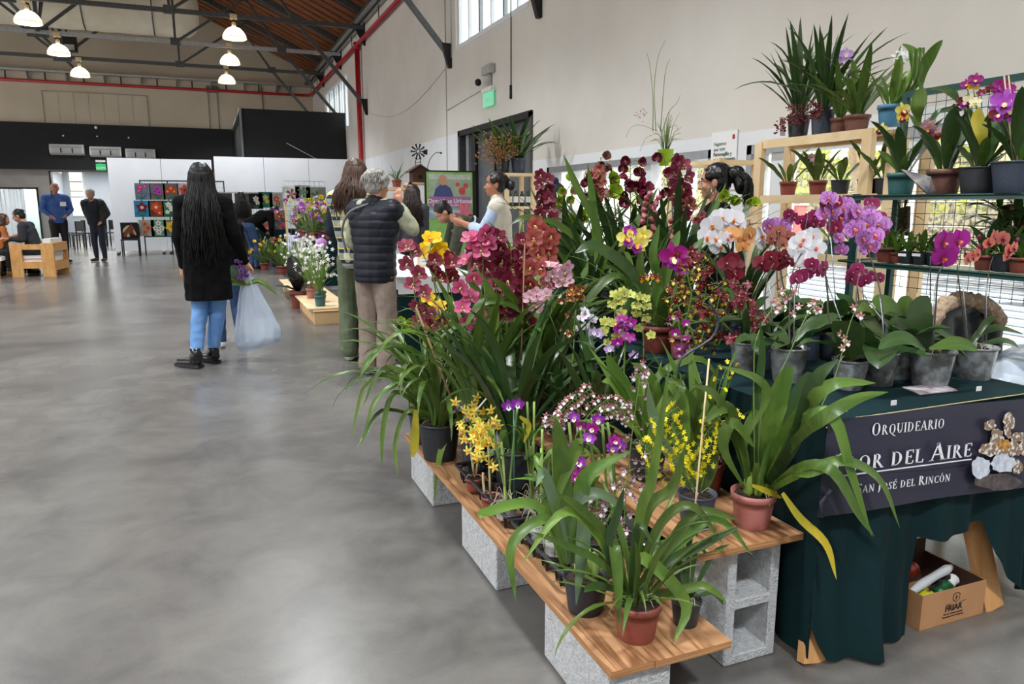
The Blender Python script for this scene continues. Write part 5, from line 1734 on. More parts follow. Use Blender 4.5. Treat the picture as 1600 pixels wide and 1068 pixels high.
leaves(t, b, 14, 'blade', (.3, .45), (2, 40), (10, 80), m_=leaf_d, spread=.05)
for pts, n_, mm_ in (([(955, 660), (960, 560), (962, 470), (975, 465)], 10, lime_f), ([(985, 660), (1005, 560), (1000, 480), (992, 470)], 11, lime_f), ([(960, 660), (955, 560), (950, 500), (955, 540)], 9, lime_f)):
 spike(t, pxs(pts, 2.42), 'dend', [mm_, mm_, lipy], n_, .024, .45, side=1.1)
spike(t, pxs([(975, 660), (975, 580), (978, 500), (968, 540)], 2.34), 'dend', [ph_m, purp, cream], 9, .027, .5, side=.7)
for (x, y) in ((928, 518), (936, 522), (952, 545), (965, 462), (975, 458), (985, 460), (990, 555)):
 flower(t, at(x, y, 2.4), 'dend', [lilac, ph_w, lilac] if y > 500 else [lime_f, lime_f, onc_w], .022, rface(.5))
t, b = orchid('potted_phalaenopsis', 'orchid in dark pot on upper board, small white and lilac flowers on short stem', (1.33, 2.72, .41), 'black', .07, .12)
leaves(t, b, 12, 'blade', (.3, .42), (5, 50), (20, 80), m_=leaf_d, spread=.05)
spike(t, pxs([(905, 660), (915, 560), (918, 490), (905, 520)], 2.62), 'dend', [ph_w, lilac, lipm], 9, .024, .45, side=.8)
spike(t, pxs([(885, 660), (895, 560), (900, 455), (893, 470)], 2.62), 'dend', [onc_b, lipy, lipr], 9, .022, .6, side=.9)
for (x, y) in ((882, 518), (888, 522), (878, 470), (890, 492)):
 flower(t, at(x, y, 2.5), 'dend', [onc_b, cream, lipr], .02, rface(.5))
t, b = orchid('potted_cymbidium', 'orchid in large black pot, middle of upper board, brick red and blush spikes', (1.36, 3.05, .41), 'black', .115, .17)
leaves(t, b, 26, 'strap', (.5, .75), (3, 40), (40, 130), m_=leaf_g, spread=.06, ws=1.4)
spike(t, pxs([(858, 630), (868, 520), (850, 400), (842, 362), (850, 420)], 2.92), 'cymb', CY(peach, lipr), 10, .045, .5, side=.8)
spike(t, pxs([(858, 630), (878, 520), (838, 440), (822, 430)], 2.88), 'cymb', CY(peach, lipr), 7, .045, .6, side=1.0)
spike(t, pxs([(862, 630), (882, 520), (872, 420), (865, 450)], 2.84), 'cymb', CY(pinkw, lipw), 9, .038, .55, side=.8)
spike(t, pxs([(865, 630), (880, 560), (850, 475), (825, 470)], 2.84), 'cymb', CY(pinkw, lipw), 5, .036, .7, side=.7)
for (x, y) in ((838, 360), (852, 362), (862, 380), (858, 395)):
 flower(t, at(x, y, 3.0), 'cymbhalf', CY(grn), .036, rface(.5))
stake(t, at(855, 640, 2.9), at(880, 520, 2.9), cane_m, .006)
for pts in ([(850, 620), (800, 570), (770, 620), (740, 680)], [(855, 620), (900, 500), (960, 430), (1010, 470)], [(848, 620), (830, 500), (760, 470), (720, 520)], [(850, 620), (900, 560), (870, 580), (905, 650)]):
 leaf_path(t, pxs(pts, 2.9), .038, leaf_g)
t, b = orchid('potted_cymbidium', 'black pot at the far end of the upper board with crowded wine flowers above', (1.36, 3.45, .41), 'black', .10, .16)
leaves(t, b, 24, 'strap', (.5, .75), (3, 40), (40, 130), m_=leaf_g, spread=.06, ws=1.3)
spike(t, pxs([(790, 600), (760, 480), (758, 390), (775, 375)], 3.4), 'cymb', CY(wine, lipw), 12, .045, .5, side=1.0)
spike(t, pxs([(800, 600), (820, 480), (815, 400), (805, 385)], 3.4), 'cymb', CY(wine2, lipw), 12, .045, .5, side=1.0)
spike(t, pxs([(770, 600), (720, 500), (700, 440), (695, 425)], 3.4), 'cymb', CY(onc_w, lipw), 6, .040, .7, side=.9)
# --- on the table -------------------------------------------------------------
def tpot(name, label, px, py, style, r_, h, **k):
 p = atz(px, py, .76)
 return orchid(name, label, (p.x, p.y, .76), style, r_, h, **k)
t, b = tpot('potted_phalaenopsis', 'orchid in clear pot, left of front pair, one big upright leaf, magenta flowers', 1452, 600, 'clear', .073, .12)
leaf_path(t, pxs([(1448, 545), (1440, 520), (1436, 490), (1450, 462)], 1.72), .105, leaf_d, 'paddle', nrm=V(-.2, -1, .1), fold=.08)
leaf_path(t, pxs([(1452, 545), (1480, 538), (1505, 538), (1528, 546)], 1.62), .05, leaf_g, 'oblong')
leaf_path(t, pxs([(1446, 547), (1420, 530), (1395, 530), (1372, 545)], 1.66), .05, leaf_d, 'oblong')
leaf_path(t, pxs([(1445, 545), (1420, 520), (1400, 505), (1388, 520)], 1.8), .05, leaf_d, 'oblong')
spike(t, pxs([(1457, 545), (1462, 480), (1466, 430), (1478, 412), (1500, 400)], 1.72), 'phal', [ph_m, ph_m, colm], 0, .045, .8, sm_=stem_d, r_=.0035)
for (x, y, s_) in ((1473, 378, .046), (1497, 376, .044), (1474, 402, .044), (1486, 392, .03)):
 flower(t, at(x, y, 1.68), 'phal', [ph_m, lipm, ph_m], s_, V(-.15, -1, .05) + V(rnd.uniform(-.3, .3), 0, rnd.uniform(-.2, .2)))
for (x, y, mm_) in ((1505, 365, ph_e), (1512, 372, ph_s), (1494, 404, ph_s), (1507, 396, ph_e)):
 flower(t, at(x, y, 1.75), 'phal', [mm_, lipd, mm_], .024, V(.6, -1, .2))
stake(t, at(1456, 545, 1.70), at(1461, 440, 1.72), wire_m)
stake(t, at(1453, 545, 1.80), at(1454, 400, 1.80), mat('black_stake', (30, 30, 32), .4))
t, b = tpot('potted_phalaenopsis', 'cloudy clear pot, right of the front pair, with thin leaves and salmon moth flowers', 1520, 590, 'clear', .070, .112)
for pts, w_ in (([(1515, 540), (1530, 520), (1560, 512), (1600, 522)], .028), ([(1515, 542), (1480, 525), (1462, 515), (1452, 520)], .026), ([(1518, 540), (1535, 510), (1548, 498), (1556, 497)], .024), ([(1520, 542), (1560, 532), (1580, 535), (1592, 543)], .024),
    ([(1518, 542), (1500, 535), (1475, 528), (1456, 528)], .02)):
 leaf_path(t, pxs(pts, 1.76), w_, leaf_d, 'blade')
for pts in ([(1510, 540), (1502, 470), (1496, 420), (1500, 410)], [(1538, 540), (1540, 470), (1546, 420), (1552, 400)]):
 spike(t, pxs(pts, 1.78), 'phal', [ph_s, lipd, colm], 0, .04, .9, sm_=stem_d, r_=.003)
for (x, y, s_) in ((1552, 372, .036), (1566, 373, .034), (1545, 380, .024), (1575, 392, .032), (1583, 388, .03), (1572, 400, .026), (1519, 402, .026), (1526, 396, .026), (1512, 405, .02)):
 flower(t, at(x, y, 1.74), 'phal', [ph_s, lipd, ph_s], s_, V(rnd.uniform(-.5, .3), -1, rnd.uniform(-.1, .3)))
for (x, y) in ((1530, 370), (1538, 390), (1530, 385), (1590, 375)):
 link('bud', flower_mesh('bud', [ph_e]), t, at(x, y, 1.76), None, .02)
for a_ in ((1510, 540, 1502, 440), (1538, 540, 1540, 440)):
 stake(t, at(a_[0] + 2, a_[1], 1.77), at(a_[2] + 2, a_[3], 1.77), wire_m)
ph = [
 ('orchid in clear pot left of the big upright leaf, lilac veined flowers', 1372, 600, 'clear', .058, .115, [((1330, 560), (1380, 500), (1372, 440), (1352, 380)), 1.95], ph_v,
 [(1338, 330), (1352, 350), (1335, 358), (1362, 338), (1366, 368), (1348, 372), (1326, 345), (1372, 352), (1330, 335), (1358, 385)], .039),
 ('grey pot behind the thin pink sprays with wine moth flowers edged white', 1326, 606, 'clear', .058, .10, [((1292, 560), (1296, 500), (1290, 430), (1255, 420)), 1.9], ph_e,
 [(1262, 428), (1275, 420), (1268, 412), (1243, 436), (1286, 418), (1250, 432), (1282, 425)], .027),
 ('grey pot with broad paddle leaves under the white moth flowers', 1230, 594, 'clear', .066, .12, [((1236, 540), (1234, 480), (1240, 420), (1262, 380)), 2.05], ph_w,
 [(1255, 372), (1268, 368), (1248, 392), (1264, 395), (1250, 380), (1276, 386), (1258, 405)], .038),
 ('cloudy pot behind, with small round white-edged wine flowers at its right', 1405, 590, 'clear', .058, .10, [((1345, 560), (1345, 500), (1340, 440), (1350, 425)), 2.1], ph_e,
 [(1340, 418), (1350, 428), (1332, 426), (1362, 432), (1374, 434), (1342, 440), (1330, 436), (1352, 438)], .028),
 ('grey pot with dark wine moth flowers on black stems', 1200, 575, 'slate', .06, .11, [((1190, 545), (1195, 480), (1200, 430), (1212, 405)), 2.2], ph_r,
 [(1190, 412), (1204, 402), (1202, 415), (1218, 404), (1226, 400), (1233, 408), (1212, 412), (1144, 404), (1136, 412), (1150, 415), (1148, 428)], .036),
 ('hidden pot with apricot and white moth flowers standing tallest', 1165, 548, 'slate', .06, .11, [((1150, 520), (1148, 450), (1140, 390), (1130, 365)), 2.5], ph_p,
 [(1142, 366), (1136, 372), (1152, 368), (1164, 372), (1160, 385), (1170, 365)], .036),
 ('hidden pot in the back row with mauve and old rose moth flowers', 1255, 560, 'slate', .06, .11, [((1225, 520), (1225, 450), (1218, 390), (1215, 360)), 2.35], ph_o,
 [(1210, 376), (1222, 380), (1204, 370), (1232, 370), (1216, 362)], .032),
 ('hidden pot in the back row with a tall stem of pink purple flowers', 1300, 560, 'slate', .06, .11, [((1290, 520), (1290, 430), (1296, 360), (1300, 320)), 2.3], ph_v,
 [(1290, 320), (1300, 330), (1295, 310), (1308, 316), (1285, 335), (1300, 345), (1312, 340), (1322, 318), (1318, 325), (1305, 355), (1310, 372), (1314, 390)], .034),
 ('hidden pot in the back row with violet flowers by the rack post', 1345, 560, 'slate', .06, .11, [((1335, 520), (1338, 430), (1340, 380), (1350, 350)), 2.35], ph_v,
 [(1372, 340), (1366, 352), (1380, 350), (1378, 362), (1370, 370), (1358, 330), (1362, 318)], .034),
 ('hidden back row pot with wine purple flowers in the middle of the display', 1230, 552, 'slate', .06, .11, [((1250, 520), (1248, 430), (1258, 360), (1262, 335)), 2.45], ph_e,
 [(1252, 345), (1262, 340), (1272, 336), (1258, 352), (1240, 340), (1270, 350), (1232, 335), (1280, 348)], .032),
 ('hidden back row pot with lilac petals at the left of the wine ones', 1218, 545, 'slate', .06, .11, [((1218, 520), (1214, 430), (1212, 370), (1212, 352)), 2.55], ph_v,
 [(1205, 356), (1215, 350), (1228, 348), (1222, 358), (1200, 352)], .038),
]
for k, (lab, px, py, st, r_, h, (stp, Yd), mm_, fls, fs_) in enumerate(ph):
 t, b = tpot('potted_phalaenopsis', lab, px, py, st, r_, h)
 leaves(t, b, 5, 'paddle', (.16, .25), (30, 75), (30, 90), az=(0, 360), m_=leaf_d, spread=.015, ws=rnd.uniform(.8, 1))
 top = [at(x, y, Yd) for x, y in stp]
 path = [b] + [at(x, y, b.y + (Yd - b.y) * (i + 1) / 4) for i, (x, y) in enumerate(stp[1:])] + [at(fls[0][0], fls[0][1], Yd)]
 spike(t, path, 'phal', [mm_, lipm, colm], 0, .04, .9, sm_=stem_d, r_=.0032)
 lp = lipm if mm_ in (ph_v, ph_w, ph_p) else lipd
 for i, (x, y) in enumerate(fls):
  m3 = ph_w if (k == 5 and i in (1,)) else (ph_e if (k in (7, 8) and i % 3 == 0) else mm_)
  flower(t, at(x, y, Yd - rnd.uniform(0, .07)), 'phal', [m3, lp, colm], fs_ * rnd.uniform(.85, 1.1), V(-.25, -1, .05) + V(rnd.uniform(-.5, .5), 0, rnd.uniform(-.3, .3)))
 for i in range(3):
  x, y = rnd.choice(fls)
  link('bud', flower_mesh('bud', [mat('moth_bud', (176, 140, 90), .5)]), t, at(x + rnd.uniform(-10, 10), y + rnd.uniform(-14, 4), Yd), None, .017)
 stake(t, b + V(.01, -.01, 0), at(stp[2][0] + 2, stp[2][1] + 10, (b.y + Yd) / 2), wire_m)
t, b = tpot('potted_phalaenopsis', 'back row pot with large white moth flowers and yellow throats', 1130, 530, 'slate', .06, .11)
leaves(t, b, 5, 'paddle', (.16, .25), (30, 75), (30, 90), m_=leaf_d, spread=.015)
spike(t, [b, at(1120, 430, 2.7), at(1118, 370, 2.7)], 'phal', [ph_w, lipy, colm], 0, .04, .9, sm_=stem_d)
for (x, y) in ((1112, 352), (1128, 340), (1145, 342), (1118, 372), (1104, 370), (1135, 358), (1150, 352), (1125, 384), (1190, 368), (1195, 380)):
 flower(t, at(x, y, 2.66), 'phal', [ph_w, lipy, colm], .052, V(-.4, -1, .1) + V(rnd.uniform(-.4, .4), 0, rnd.uniform(-.3, .3)))
t, b = tpot('potted_phalaenopsis', 'clear pot behind the leaflet with big overlapping flat leaves and no open flower', 1412, 560, 'clear', .06, .11)
for pts, w_ in (([(1395, 545), (1370, 520), (1350, 490), (1340, 480)], .09), ([(1400, 545), (1400, 510), (1385, 480), (1362, 470)], .10), ([(1405, 545), (1410, 500), (1415, 475), (1420, 462)], .07), ([(1392, 548), (1360, 535), (1330, 530), (1310, 545)], .06)):
 leaf_path(t, pxs(pts, 2.05), w_, leaf_g, 'paddle', nrm=V(-.3, -.8, .5), fold=.06)
t, b = tpot('potted_oncidium', 'cloudy grey pot with gold-edged dark wine star flowers', 1163, 576, 'clear', .058, .105)
leaves(t, b, 8, 'blade', (.2, .32), (5, 50), (20, 80), m_=leaf_d, spread=.03)
for pts in ([(1162, 520), (1165, 470), (1150, 440), (1160, 500)], [(1165, 520), (1172, 500), (1180, 490), (1176, 520)]):
 spike(t, pxs(pts, 2.15), 'onc', [onc_w, onc_w, colm], 8, .027, .3, side=1.0)
for (x, y) in ((1022, 392), (1082, 393), (1092, 400), (1078, 402), (1195, 495), (1172, 492), (1180, 512), (1150, 525), (1140, 528), (1155, 462), (1165, 458), (1158, 475)):
 flower(t, at(x, y, 2.1) if x > 1100 else at(x + (0 if x > 1050 else 60), y, 2.2), 'onc', [onc_w, onc_w, colm], .027, rface(.4))
t, b = tpot('potted_oncidium', 'pink terracotta pot under a cloud of brown and yellow spotted flowers', 1066, 558, 'pink', .056, .10)
leaves(t, b, 8, 'blade', (.2, .3), (5, 50), (20, 80), m_=leaf_g, spread=.03)
for pts, n_ in (([(1070, 500), (1100, 470), (1100, 420), (1090, 400)], 16), ([(1072, 500), (1080, 460), (1075, 430), (1085, 420)], 16), ([(1072, 500), (1110, 500), (1125, 460), (1120, 440)], 16), ([(1075, 500), (1090, 540), (1105, 500), (1112, 480)], 14),
    ([(1070, 510), (1060, 480), (1052, 460), (1060, 440)], 10), ([(1075, 510), (1120, 540), (1130, 500), (1138, 470)], 12)):
 spike(t, pxs(pts, 2.3), 'onc', [onc_w if rnd.random() < .35 else onc_b, onc_yl, onc_b], n_, .021, .15, side=1.5, j=.8)
 for i in range(4):
  x, y = pts[-1]
  flower(t, at(x + rnd.gauss(0, 18), y + rnd.gauss(20, 22), 2.26), 'onc', [onc_w, onc_w, lipy], .022, rface(.6))
spike(t, pxs([(1066, 520), (1060, 500), (1066, 540), (1070, 560)], 2.3), 'dend', [ph_m, ph_w, colm], 8, .02, .3, side=1.0)
q = MB(); q.tube(smooth_path(pxs([(1060, 592), (1064, 560), (1110, 530), (1122, 500), (1108, 470)], 1.95), 12), .0045, 8); q.build('curved_wire', mat('dark_grey_hose', (52, 58, 66), .4), t)
t, b = tpot('potted_cattleya', 'terracotta pot at the left edge of the table with magenta and yellow cattleyas', 1028, 548, 'terra', .075, .11)
for pts, w_, kd in (([(1010, 500), (990, 430), (930, 385), (898, 395)], .055, 'blade'), ([(1015, 500), (1000, 450), (965, 420), (940, 418)], .03, 'oblong'), ([(1030, 500), (1040, 430), (1050, 390), (1062, 360)], .05, 'oblong'), ([(1035, 500), (1055, 440), (1080, 400), (1100, 370)], .05, 'oblong'),
     ([(1025, 500), (1010, 450), (1000, 420), (1003, 380)], .04, 'oblong'), ([(1040, 500), (1060, 460), (1065, 430), (1080, 420)], .04, 'oblong'), ([(1020, 500), (1030, 450), (1020, 400), (1030, 350)], .04, 'oblong'),
     ([(1020, 500), (990, 470), (985, 450), (975, 520)], .03, 'blade')):
 leaf_path(t, pxs(pts, 2.52), w_, leaf_g if kd == 'oblong' else leaf_d, kd, fold=.2)
leaves(t, b, 8, 'oblong', (.14, .26), (2, 35), (10, 40), m_=leaf_g, spread=.04)
for (x, y, mm_, s_) in ((1052, 400, [cat_p, cat_l, colm], .060), (1064, 412, [cat_o, cat_p, colm], .052), (978, 372, [cat_y, cat_l, lipy], .042), (996, 380, [cat_y, cat_l, lipy], .042), (984, 362, [cat_l, cat_y, lipy], .03), (1005, 366, [cat_y, cat_y, lipy], .035)):
 flower(t, at(x, y, 2.44), 'catt', mm_, s_, V(-.3, -1, .1) + V(rnd.uniform(-.3, .3), 0, rnd.uniform(-.2, .2)))
for (x, y) in ((1010, 432), (1020, 430), (1028, 434), (1002, 435), (1062, 445), (1050, 530), (1005, 560)):
 flower(t, at(x, y, 2.4), 'onc', [onc_b, lipy, colm], .02, rface(.6))
tall = [
 ('orchid in large black pot, back of table at left, wine and lime spikes', (1.98, 3.95), .14, 36,
 [([(890, 440), (862, 400), (852, 330), (848, 268)], wine, 'cymb', 16, .044, .35, .7), ([(900, 440), (880, 380), (872, 330), (895, 280)], grn, 'cymbhalf', 6, .045, .7, .5), ([(900, 440), (885, 380), (898, 340), (905, 345)], grn, 'cymbhalf', 4, .045, .75, .5)]),
 ('orchid in large black pot, back of table in middle, withered brown and wine spikes', (2.12, 3.55), .15, 38,
 [([(950, 440), (950, 380), (948, 300), (938, 245)], brownp, 'cymbhalf', 3, .042, .9, .8), ([(945, 440), (930, 380), (915, 310), (912, 270)], wine, 'cymbhalf', 5, .04, .7, .5), ([(948, 440), (940, 360), (925, 300), (930, 275), (935, 320)], dust, 'cymb', 9, .046, .6, .45),
 ([(960, 440), (985, 380), (985, 300), (985, 245)], wine, 'cymbhalf', 14, .048, .55, .9), ([(960, 440), (1000, 390), (1000, 300), (998, 300)], wine, 'cymbhalf', 5, .045, .8, .6), ([(955, 440), (960, 390), (950, 300), (955, 290)], grn, 'cymbhalf', 5, .05, .8, .8)]),
 ('orchid in large black pot, back of table at right, dusty rose and pink buds', (2.22, 3.2), .14, 36,
 [([(1010, 450), (1040, 380), (1045, 300), (1035, 230)], wine, 'cymbhalf', 6, .046, .6, .7), ([(1010, 450), (1050, 380), (1062, 310), (1060, 245)], wine2, 'cymb', 10, .046, .55, .6), ([(1015, 450), (1060, 380), (1065, 320), (1068, 290)], dust, 'cymb', 7, .042, .65, .5),
 ([(1000, 450), (1010, 400), (1012, 340), (1018, 300)], pinkb, 'bud', 14, .055, .5, .55), ([(1010, 450), (1050, 420), (1055, 370), (1060, 315)], pinkb, 'bud', 14, .055, .45, .5), ([(1020, 450), (1090, 400), (1095, 360), (1092, 335)], pinkb, 'cymbhalf', 3, .035, .85, .4),
 ([(1030, 450), (1100, 400), (1130, 330), (1140, 300)], grn, 'cymbhalf', 6, .038, .82, .8), ([(1030, 450), (1120, 400), (1160, 330), (1172, 312)], grn, 'cymbhalf', 3, .038, .92, .5)])]
for lab, (x, y), r_, nl, sps in tall:
 t, b = orchid('potted_cymbidium', lab, (x, y, .76), 'black', r_, .15)
 leaves(t, b, nl, 'strap', (.42, .72), (0, 32), (10, 110), m_=leaf_d, spread=.09, ws=1.35)
 for pts, mm_, kd, n_, s_, f0, sd in sps:
  mats_ = CY(mm_) if kd != 'bud' else [mm_]
  spike(t, [b] + pxs(pts[1:], y - .08), kd, mats_, n_, s_, f0, side=sd, j=.5)
 stake(t, b, at({.14: 1050, .15: 953}[r_] if x != 1.98 else 870, 250 if r_ == .15 else 300, y - .05), cane_m if r_ == .15 else wire_m, .0035)
for pts in ([(900, 440), (880, 400), (850, 350), (820, 340), (795, 352)], [(950, 440), (930, 350), (900, 290), (880, 240)], [(960, 440), (970, 390), (1000, 340), (1030, 290)], [(945, 440), (930, 400), (870, 350), (840, 345)],
   [(1010, 440), (1080, 390), (1110, 340), (1135, 285)], [(1000, 440), (1030, 380), (1020, 330), (1010, 290)], [(905, 440), (930, 390), (925, 310), (918, 255)]):
 leaf_path(t, pxs(pts, 3.3), .04, rnd.choice([leaf_g, leaf_b]), 'strap', fold=.2)
t, b = orchid('potted_cymbidium', 'dark pot on the table behind the brick red spike, leaves only', (1.80, 3.35, .76), 'black', .10, .13)
leaves(t, b, 26, 'strap', (.4, .6), (5, 45), (30, 120), m_=leaf_d, spread=.06, ws=1.3)
t, b = orchid('potted_cymbidium', 'dark pot at the table edge behind the cattleya, leaves only', (1.80, 2.9, .76), 'black', .09, .12)
leaves(t, b, 22, 'strap', (.3, .5), (5, 60), (30, 120), m_=leaf_g, spread=.06, ws=1.3)
t, b = orchid('potted_cymbidium', 'dark pot at the far corner of the table, leaves only', (1.78, 4.25, .76), 'black', .10, .13)
leaves(t, b, 22, 'strap', (.35, .55), (5, 60), (30, 120), m_=leaf_g, spread=.06, ws=1.3)
t, b = orchid('potted_cymbidium', 'dark pot behind the white moth flowers, leaves only', (2.28, 2.75, .76), 'black', .09, .12)
leaves(t, b, 20, 'strap', (.35, .5), (0, 35), (10, 90), m_=leaf_d, spread=.06, ws=1.3)
# ================================================================== PEOPLE
SKIN = mat('skin', (206, 152, 122), 0.55, c2=(196, 138, 112), scale=9)
SKIN2 = mat('warm_tan_skin', (184, 124, 94), 0.55, c2=(172, 112, 84), scale=9)
EYEW = mat('eye_white', (230, 228, 222), .3)
EYED = mat('dark_iris', (40, 26, 20), .2)
LIP = mat('lips', (168, 84, 78), .5)
class Caps:
 """collects overlapping tapered capsules that a voxel remesh fuses into one surface"""
 def __init__(s):
  s.mb = MB()
 def cap(s, a, b, ra, rb=None, lat=None, wide=1.0):
  a = Vector(a); b = Vector(b)
  rb = ra if rb is None else rb
  t = b - a
  if t.length < 1e-5:
   t = Vector((0, 0, 1e-4)); b = a + t
  t.normalize()
  u = (Vector(lat) - t * Vector(lat).dot(t)) if lat is not None else t.orthogonal()
  u.normalize()
  v = t.cross(u)
  n_ = 14
  rings = []
  for k in range(1, 5):
   an = PI / 2 * (1 - k / 4)
   rings.append((a - t * ra * math.sin(an), max(ra * math.cos(an), ra * .05)))
  rings.append((a.lerp(b, .5), (ra + rb) / 2))
  for k in range(0, 4):
   an = PI / 2 * k / 4
   rings.append((b + t * rb * math.sin(an), rb * math.cos(an)))
  rings.append((b + t * rb, rb * .05))
  vs_ = []
  for c, r_ in rings:
   for i in range(n_):
    an = 2 * PI * i / n_
    vs_.append(c + u * math.cos(an) * r_ * wide + v * math.sin(an) * r_)
  fs = []
  m_ = len(rings)
  for j in range(m_ - 1):
   for i in range(n_):
    fs.append((j * n_ + i, j * n_ + (i + 1) % n_, (j + 1) * n_ + (i + 1) % n_, (j + 1) * n_ + i))
  fs.append(tuple(range(n_ - 1, -1, -1)))
  fs.append(tuple((m_ - 1) * n_ + i for i in range(n_)))
  s.mb.add(vs_, fs)
 def ell(s, c, rx, ry, rz, q=None):
  s.mb.ball(c, 1.0, 16, 0, (rx, ry, rz), q)
 def build(s, name, m_, parent, voxel=.01, smooth=4, disp=None, clamp=None):
  me0 = s.mb.mesh(name, m_)
  o = bpy.data.objects.new(name, me0)
  COL.objects.link(o)
  md = o.modifiers.new('r', 'REMESH'); md.mode = 'VOXEL'; md.voxel_size = voxel; md.use_smooth_shade = True
  sm = o.modifiers.new('s', 'SMOOTH'); sm.iterations = smooth; sm.factor = .5
  dg = bpy.context.evaluated_depsgraph_get()
  me = bpy.data.meshes.new_from_object(o.evaluated_get(dg))
  bpy.data.objects.remove(o)
  bpy.data.meshes.remove(me0)
  if disp or clamp:
   pos = [v.co.copy() for v in me.vertices]
   if disp:
    nr = [v.normal.copy() for v in me.vertices]
    pos = [p_ + n_ * disp(p_) for p_, n_ in zip(pos, nr)]
   if clamp:
    pos = [clamp(p_) for p_ in pos]
   me.vertices.foreach_set('co', [c_ for p_ in pos for c_ in p_])
   me.update()
  me.name = name
  if len(me.materials) == 0:
   me.materials.append(m_)
  return link(name, me, parent)
def wr(amp, sc=9, st=(1, 1, .35)):
 def f(c):
  return amp * noise.noise(Vector((c.x * sc * st[0], c.y * sc * st[1], c.z * sc * st[2]))) + amp * .5 * noise.noise(c * sc * 2.3)
 return f
def human(label, loc, yaw, H, pose=None, skin=SKIN, top=None, sleeve='wrist', hem=-.02, topfat=1.0, pants=None, pantsw=1.0, shoes=None, hair=None, hairm=None,
   voxel=.008, vest=None, coat=None, group=None, female=False, shirtdisp=.006, eyes=True, curl=.4, cuffz=.028):
 P_ = dict(lean=0, side=0, headpitch=0, headyaw=0, headroll=0)
 P_.update(pose or {})
 t = thing('person', label, 'person', loc, group)
 Mw = Matrix.Translation(Vector(loc)) @ Matrix.Rotation(R(yaw), 4, 'Z') @ Matrix.Scale(H, 4)
 W = lambda p: Mw @ Vector(p)
 Wd = lambda d: (Mw.to_3x3() @ Vector(d)).normalized()
 hipz = P_.get('hipz', .53)
 hipc = Vector(P_.get('hip', (0, 0, hipz)))
 T = Matrix.Rotation(R(-P_['lean']), 3, 'X') @ Matrix.Rotation(R(P_['side']), 3, 'Y')
 tw = Matrix.Rotation(R(P_.get('twist', 0)), 3, 'Z')
 up = T @ Vector((0, 0, 1))
 lat = (T @ tw) @ Vector((1, 0, 0))
 fwd = (T @ tw) @ Vector((0, 1, 0))
 neck = hipc + up * .295
 shw = .098 if female else .112
 sh = {'R': neck + lat * shw - up * .018, 'L': neck - lat * shw - up * .018}
 HM = T @ Matrix.Rotation(R(P_['headyaw']), 3, 'Z') @ Matrix.Rotation(R(-P_['headpitch']), 3, 'X') @ Matrix.Rotation(R(P_['headroll']), 3, 'Y')
 hb = neck + up * .03 + fwd * .008
 hd = lambda x, y, z: hb + HM @ Vector((x, y, z))
 el, wrist, hp, kn, an, toe = {}, {}, {}, {}, {}, {}
 for s_, sx in (('R', 1), ('L', -1)):
  el[s_] = Vector(P_['e' + s_]) if 'e' + s_ in P_ else sh[s_] + lat * sx * (.006 if female else .022) - up * .172 - fwd * .012
  wrist[s_] = Vector(P_['w' + s_]) if 'w' + s_ in P_ else el[s_] + lat * sx * .0 - Vector((0, 0, .148)) + fwd * .03
  hp[s_] = hipc + Vector((sx * .05, 0, -.015))
  kn[s_] = Vector(P_['k' + s_]) if 'k' + s_ in P_ else Vector((sx * .055, .012, .285))
  an[s_] = Vector(P_['a' + s_]) if 'a' + s_ in P_ else Vector((sx * .055, -.012, .045))
  fd = Vector(P_['f' + s_]) if 'f' + s_ in P_ else Vector((sx * .18, 1, 0))
  fd.normalize()
  toe[s_] = an[s_] + fd * .105 + Vector((0, 0, -.022 - (an[s_].z - .045) * P_.get('toedrop', 0.6)))
 c = Caps()
 S_ = H
 wl = Wd(lat); wf = Wd(fwd); wu = Wd(up)
 hx = Mw.to_3x3() @ HM @ Vector((1, 0, 0)); hx.normalize()
 hy = Mw.to_3x3() @ HM @ Vector((0, 1, 0)); hy.normalize()
 hz = Mw.to_3x3() @ HM @ Vector((0, 0, 1)); hz.normalize()
 hq = Matrix((hx, hy, hz)).transposed().to_quaternion()
 c.ell(W(hd(0, .000, .092)), .046 * S_, .056 * S_, .050 * S_, hq)
 c.ell(W(hd(0, .014, .062)), .038 * S_, .042 * S_, .050 * S_, hq)
 c.cap(W(hd(0, .036, .026)), W(hd(0, .030, .034)), .017 * S_, .022 * S_, hx, 1.2)
 c.cap(W(hd(0, .050, .078)), W(hd(0, .0635, .056)), .0045 * S_, .0085 * S_)
 c.cap(W(hd(-.007, .055, .054)), W(hd(.007, .055, .054)), .0062 * S_)
 c.cap(W(hd(-.011, .050, .036)), W(hd(.011, .050, .036)), .0058 * S_)
 c.cap(W(hd(-.024, .047, .086)), W(hd(.024, .047, .086)), .0055 * S_)
 for sx in (1, -1):
  c.ell(W(hd(sx * .048, -.004, .068)), .006 * S_, .012 * S_, .019 * S_, hq)
  c.ell(W(hd(sx * .025, .036, .058)), .013 * S_, .014 * S_, .014 * S_, hq)
 c.cap(W(neck - up * .01), W(hd(0, -.006, .04)), .030 * S_, .029 * S_)
 c.cap(W(hipc + up * .21), W(neck - up * .03), .060 * S_, .045 * S_, wl, 1.55)
 c.cap(W(hipc), W(hipc + up * .2), .058 * S_, .056 * S_, wl, 1.35)
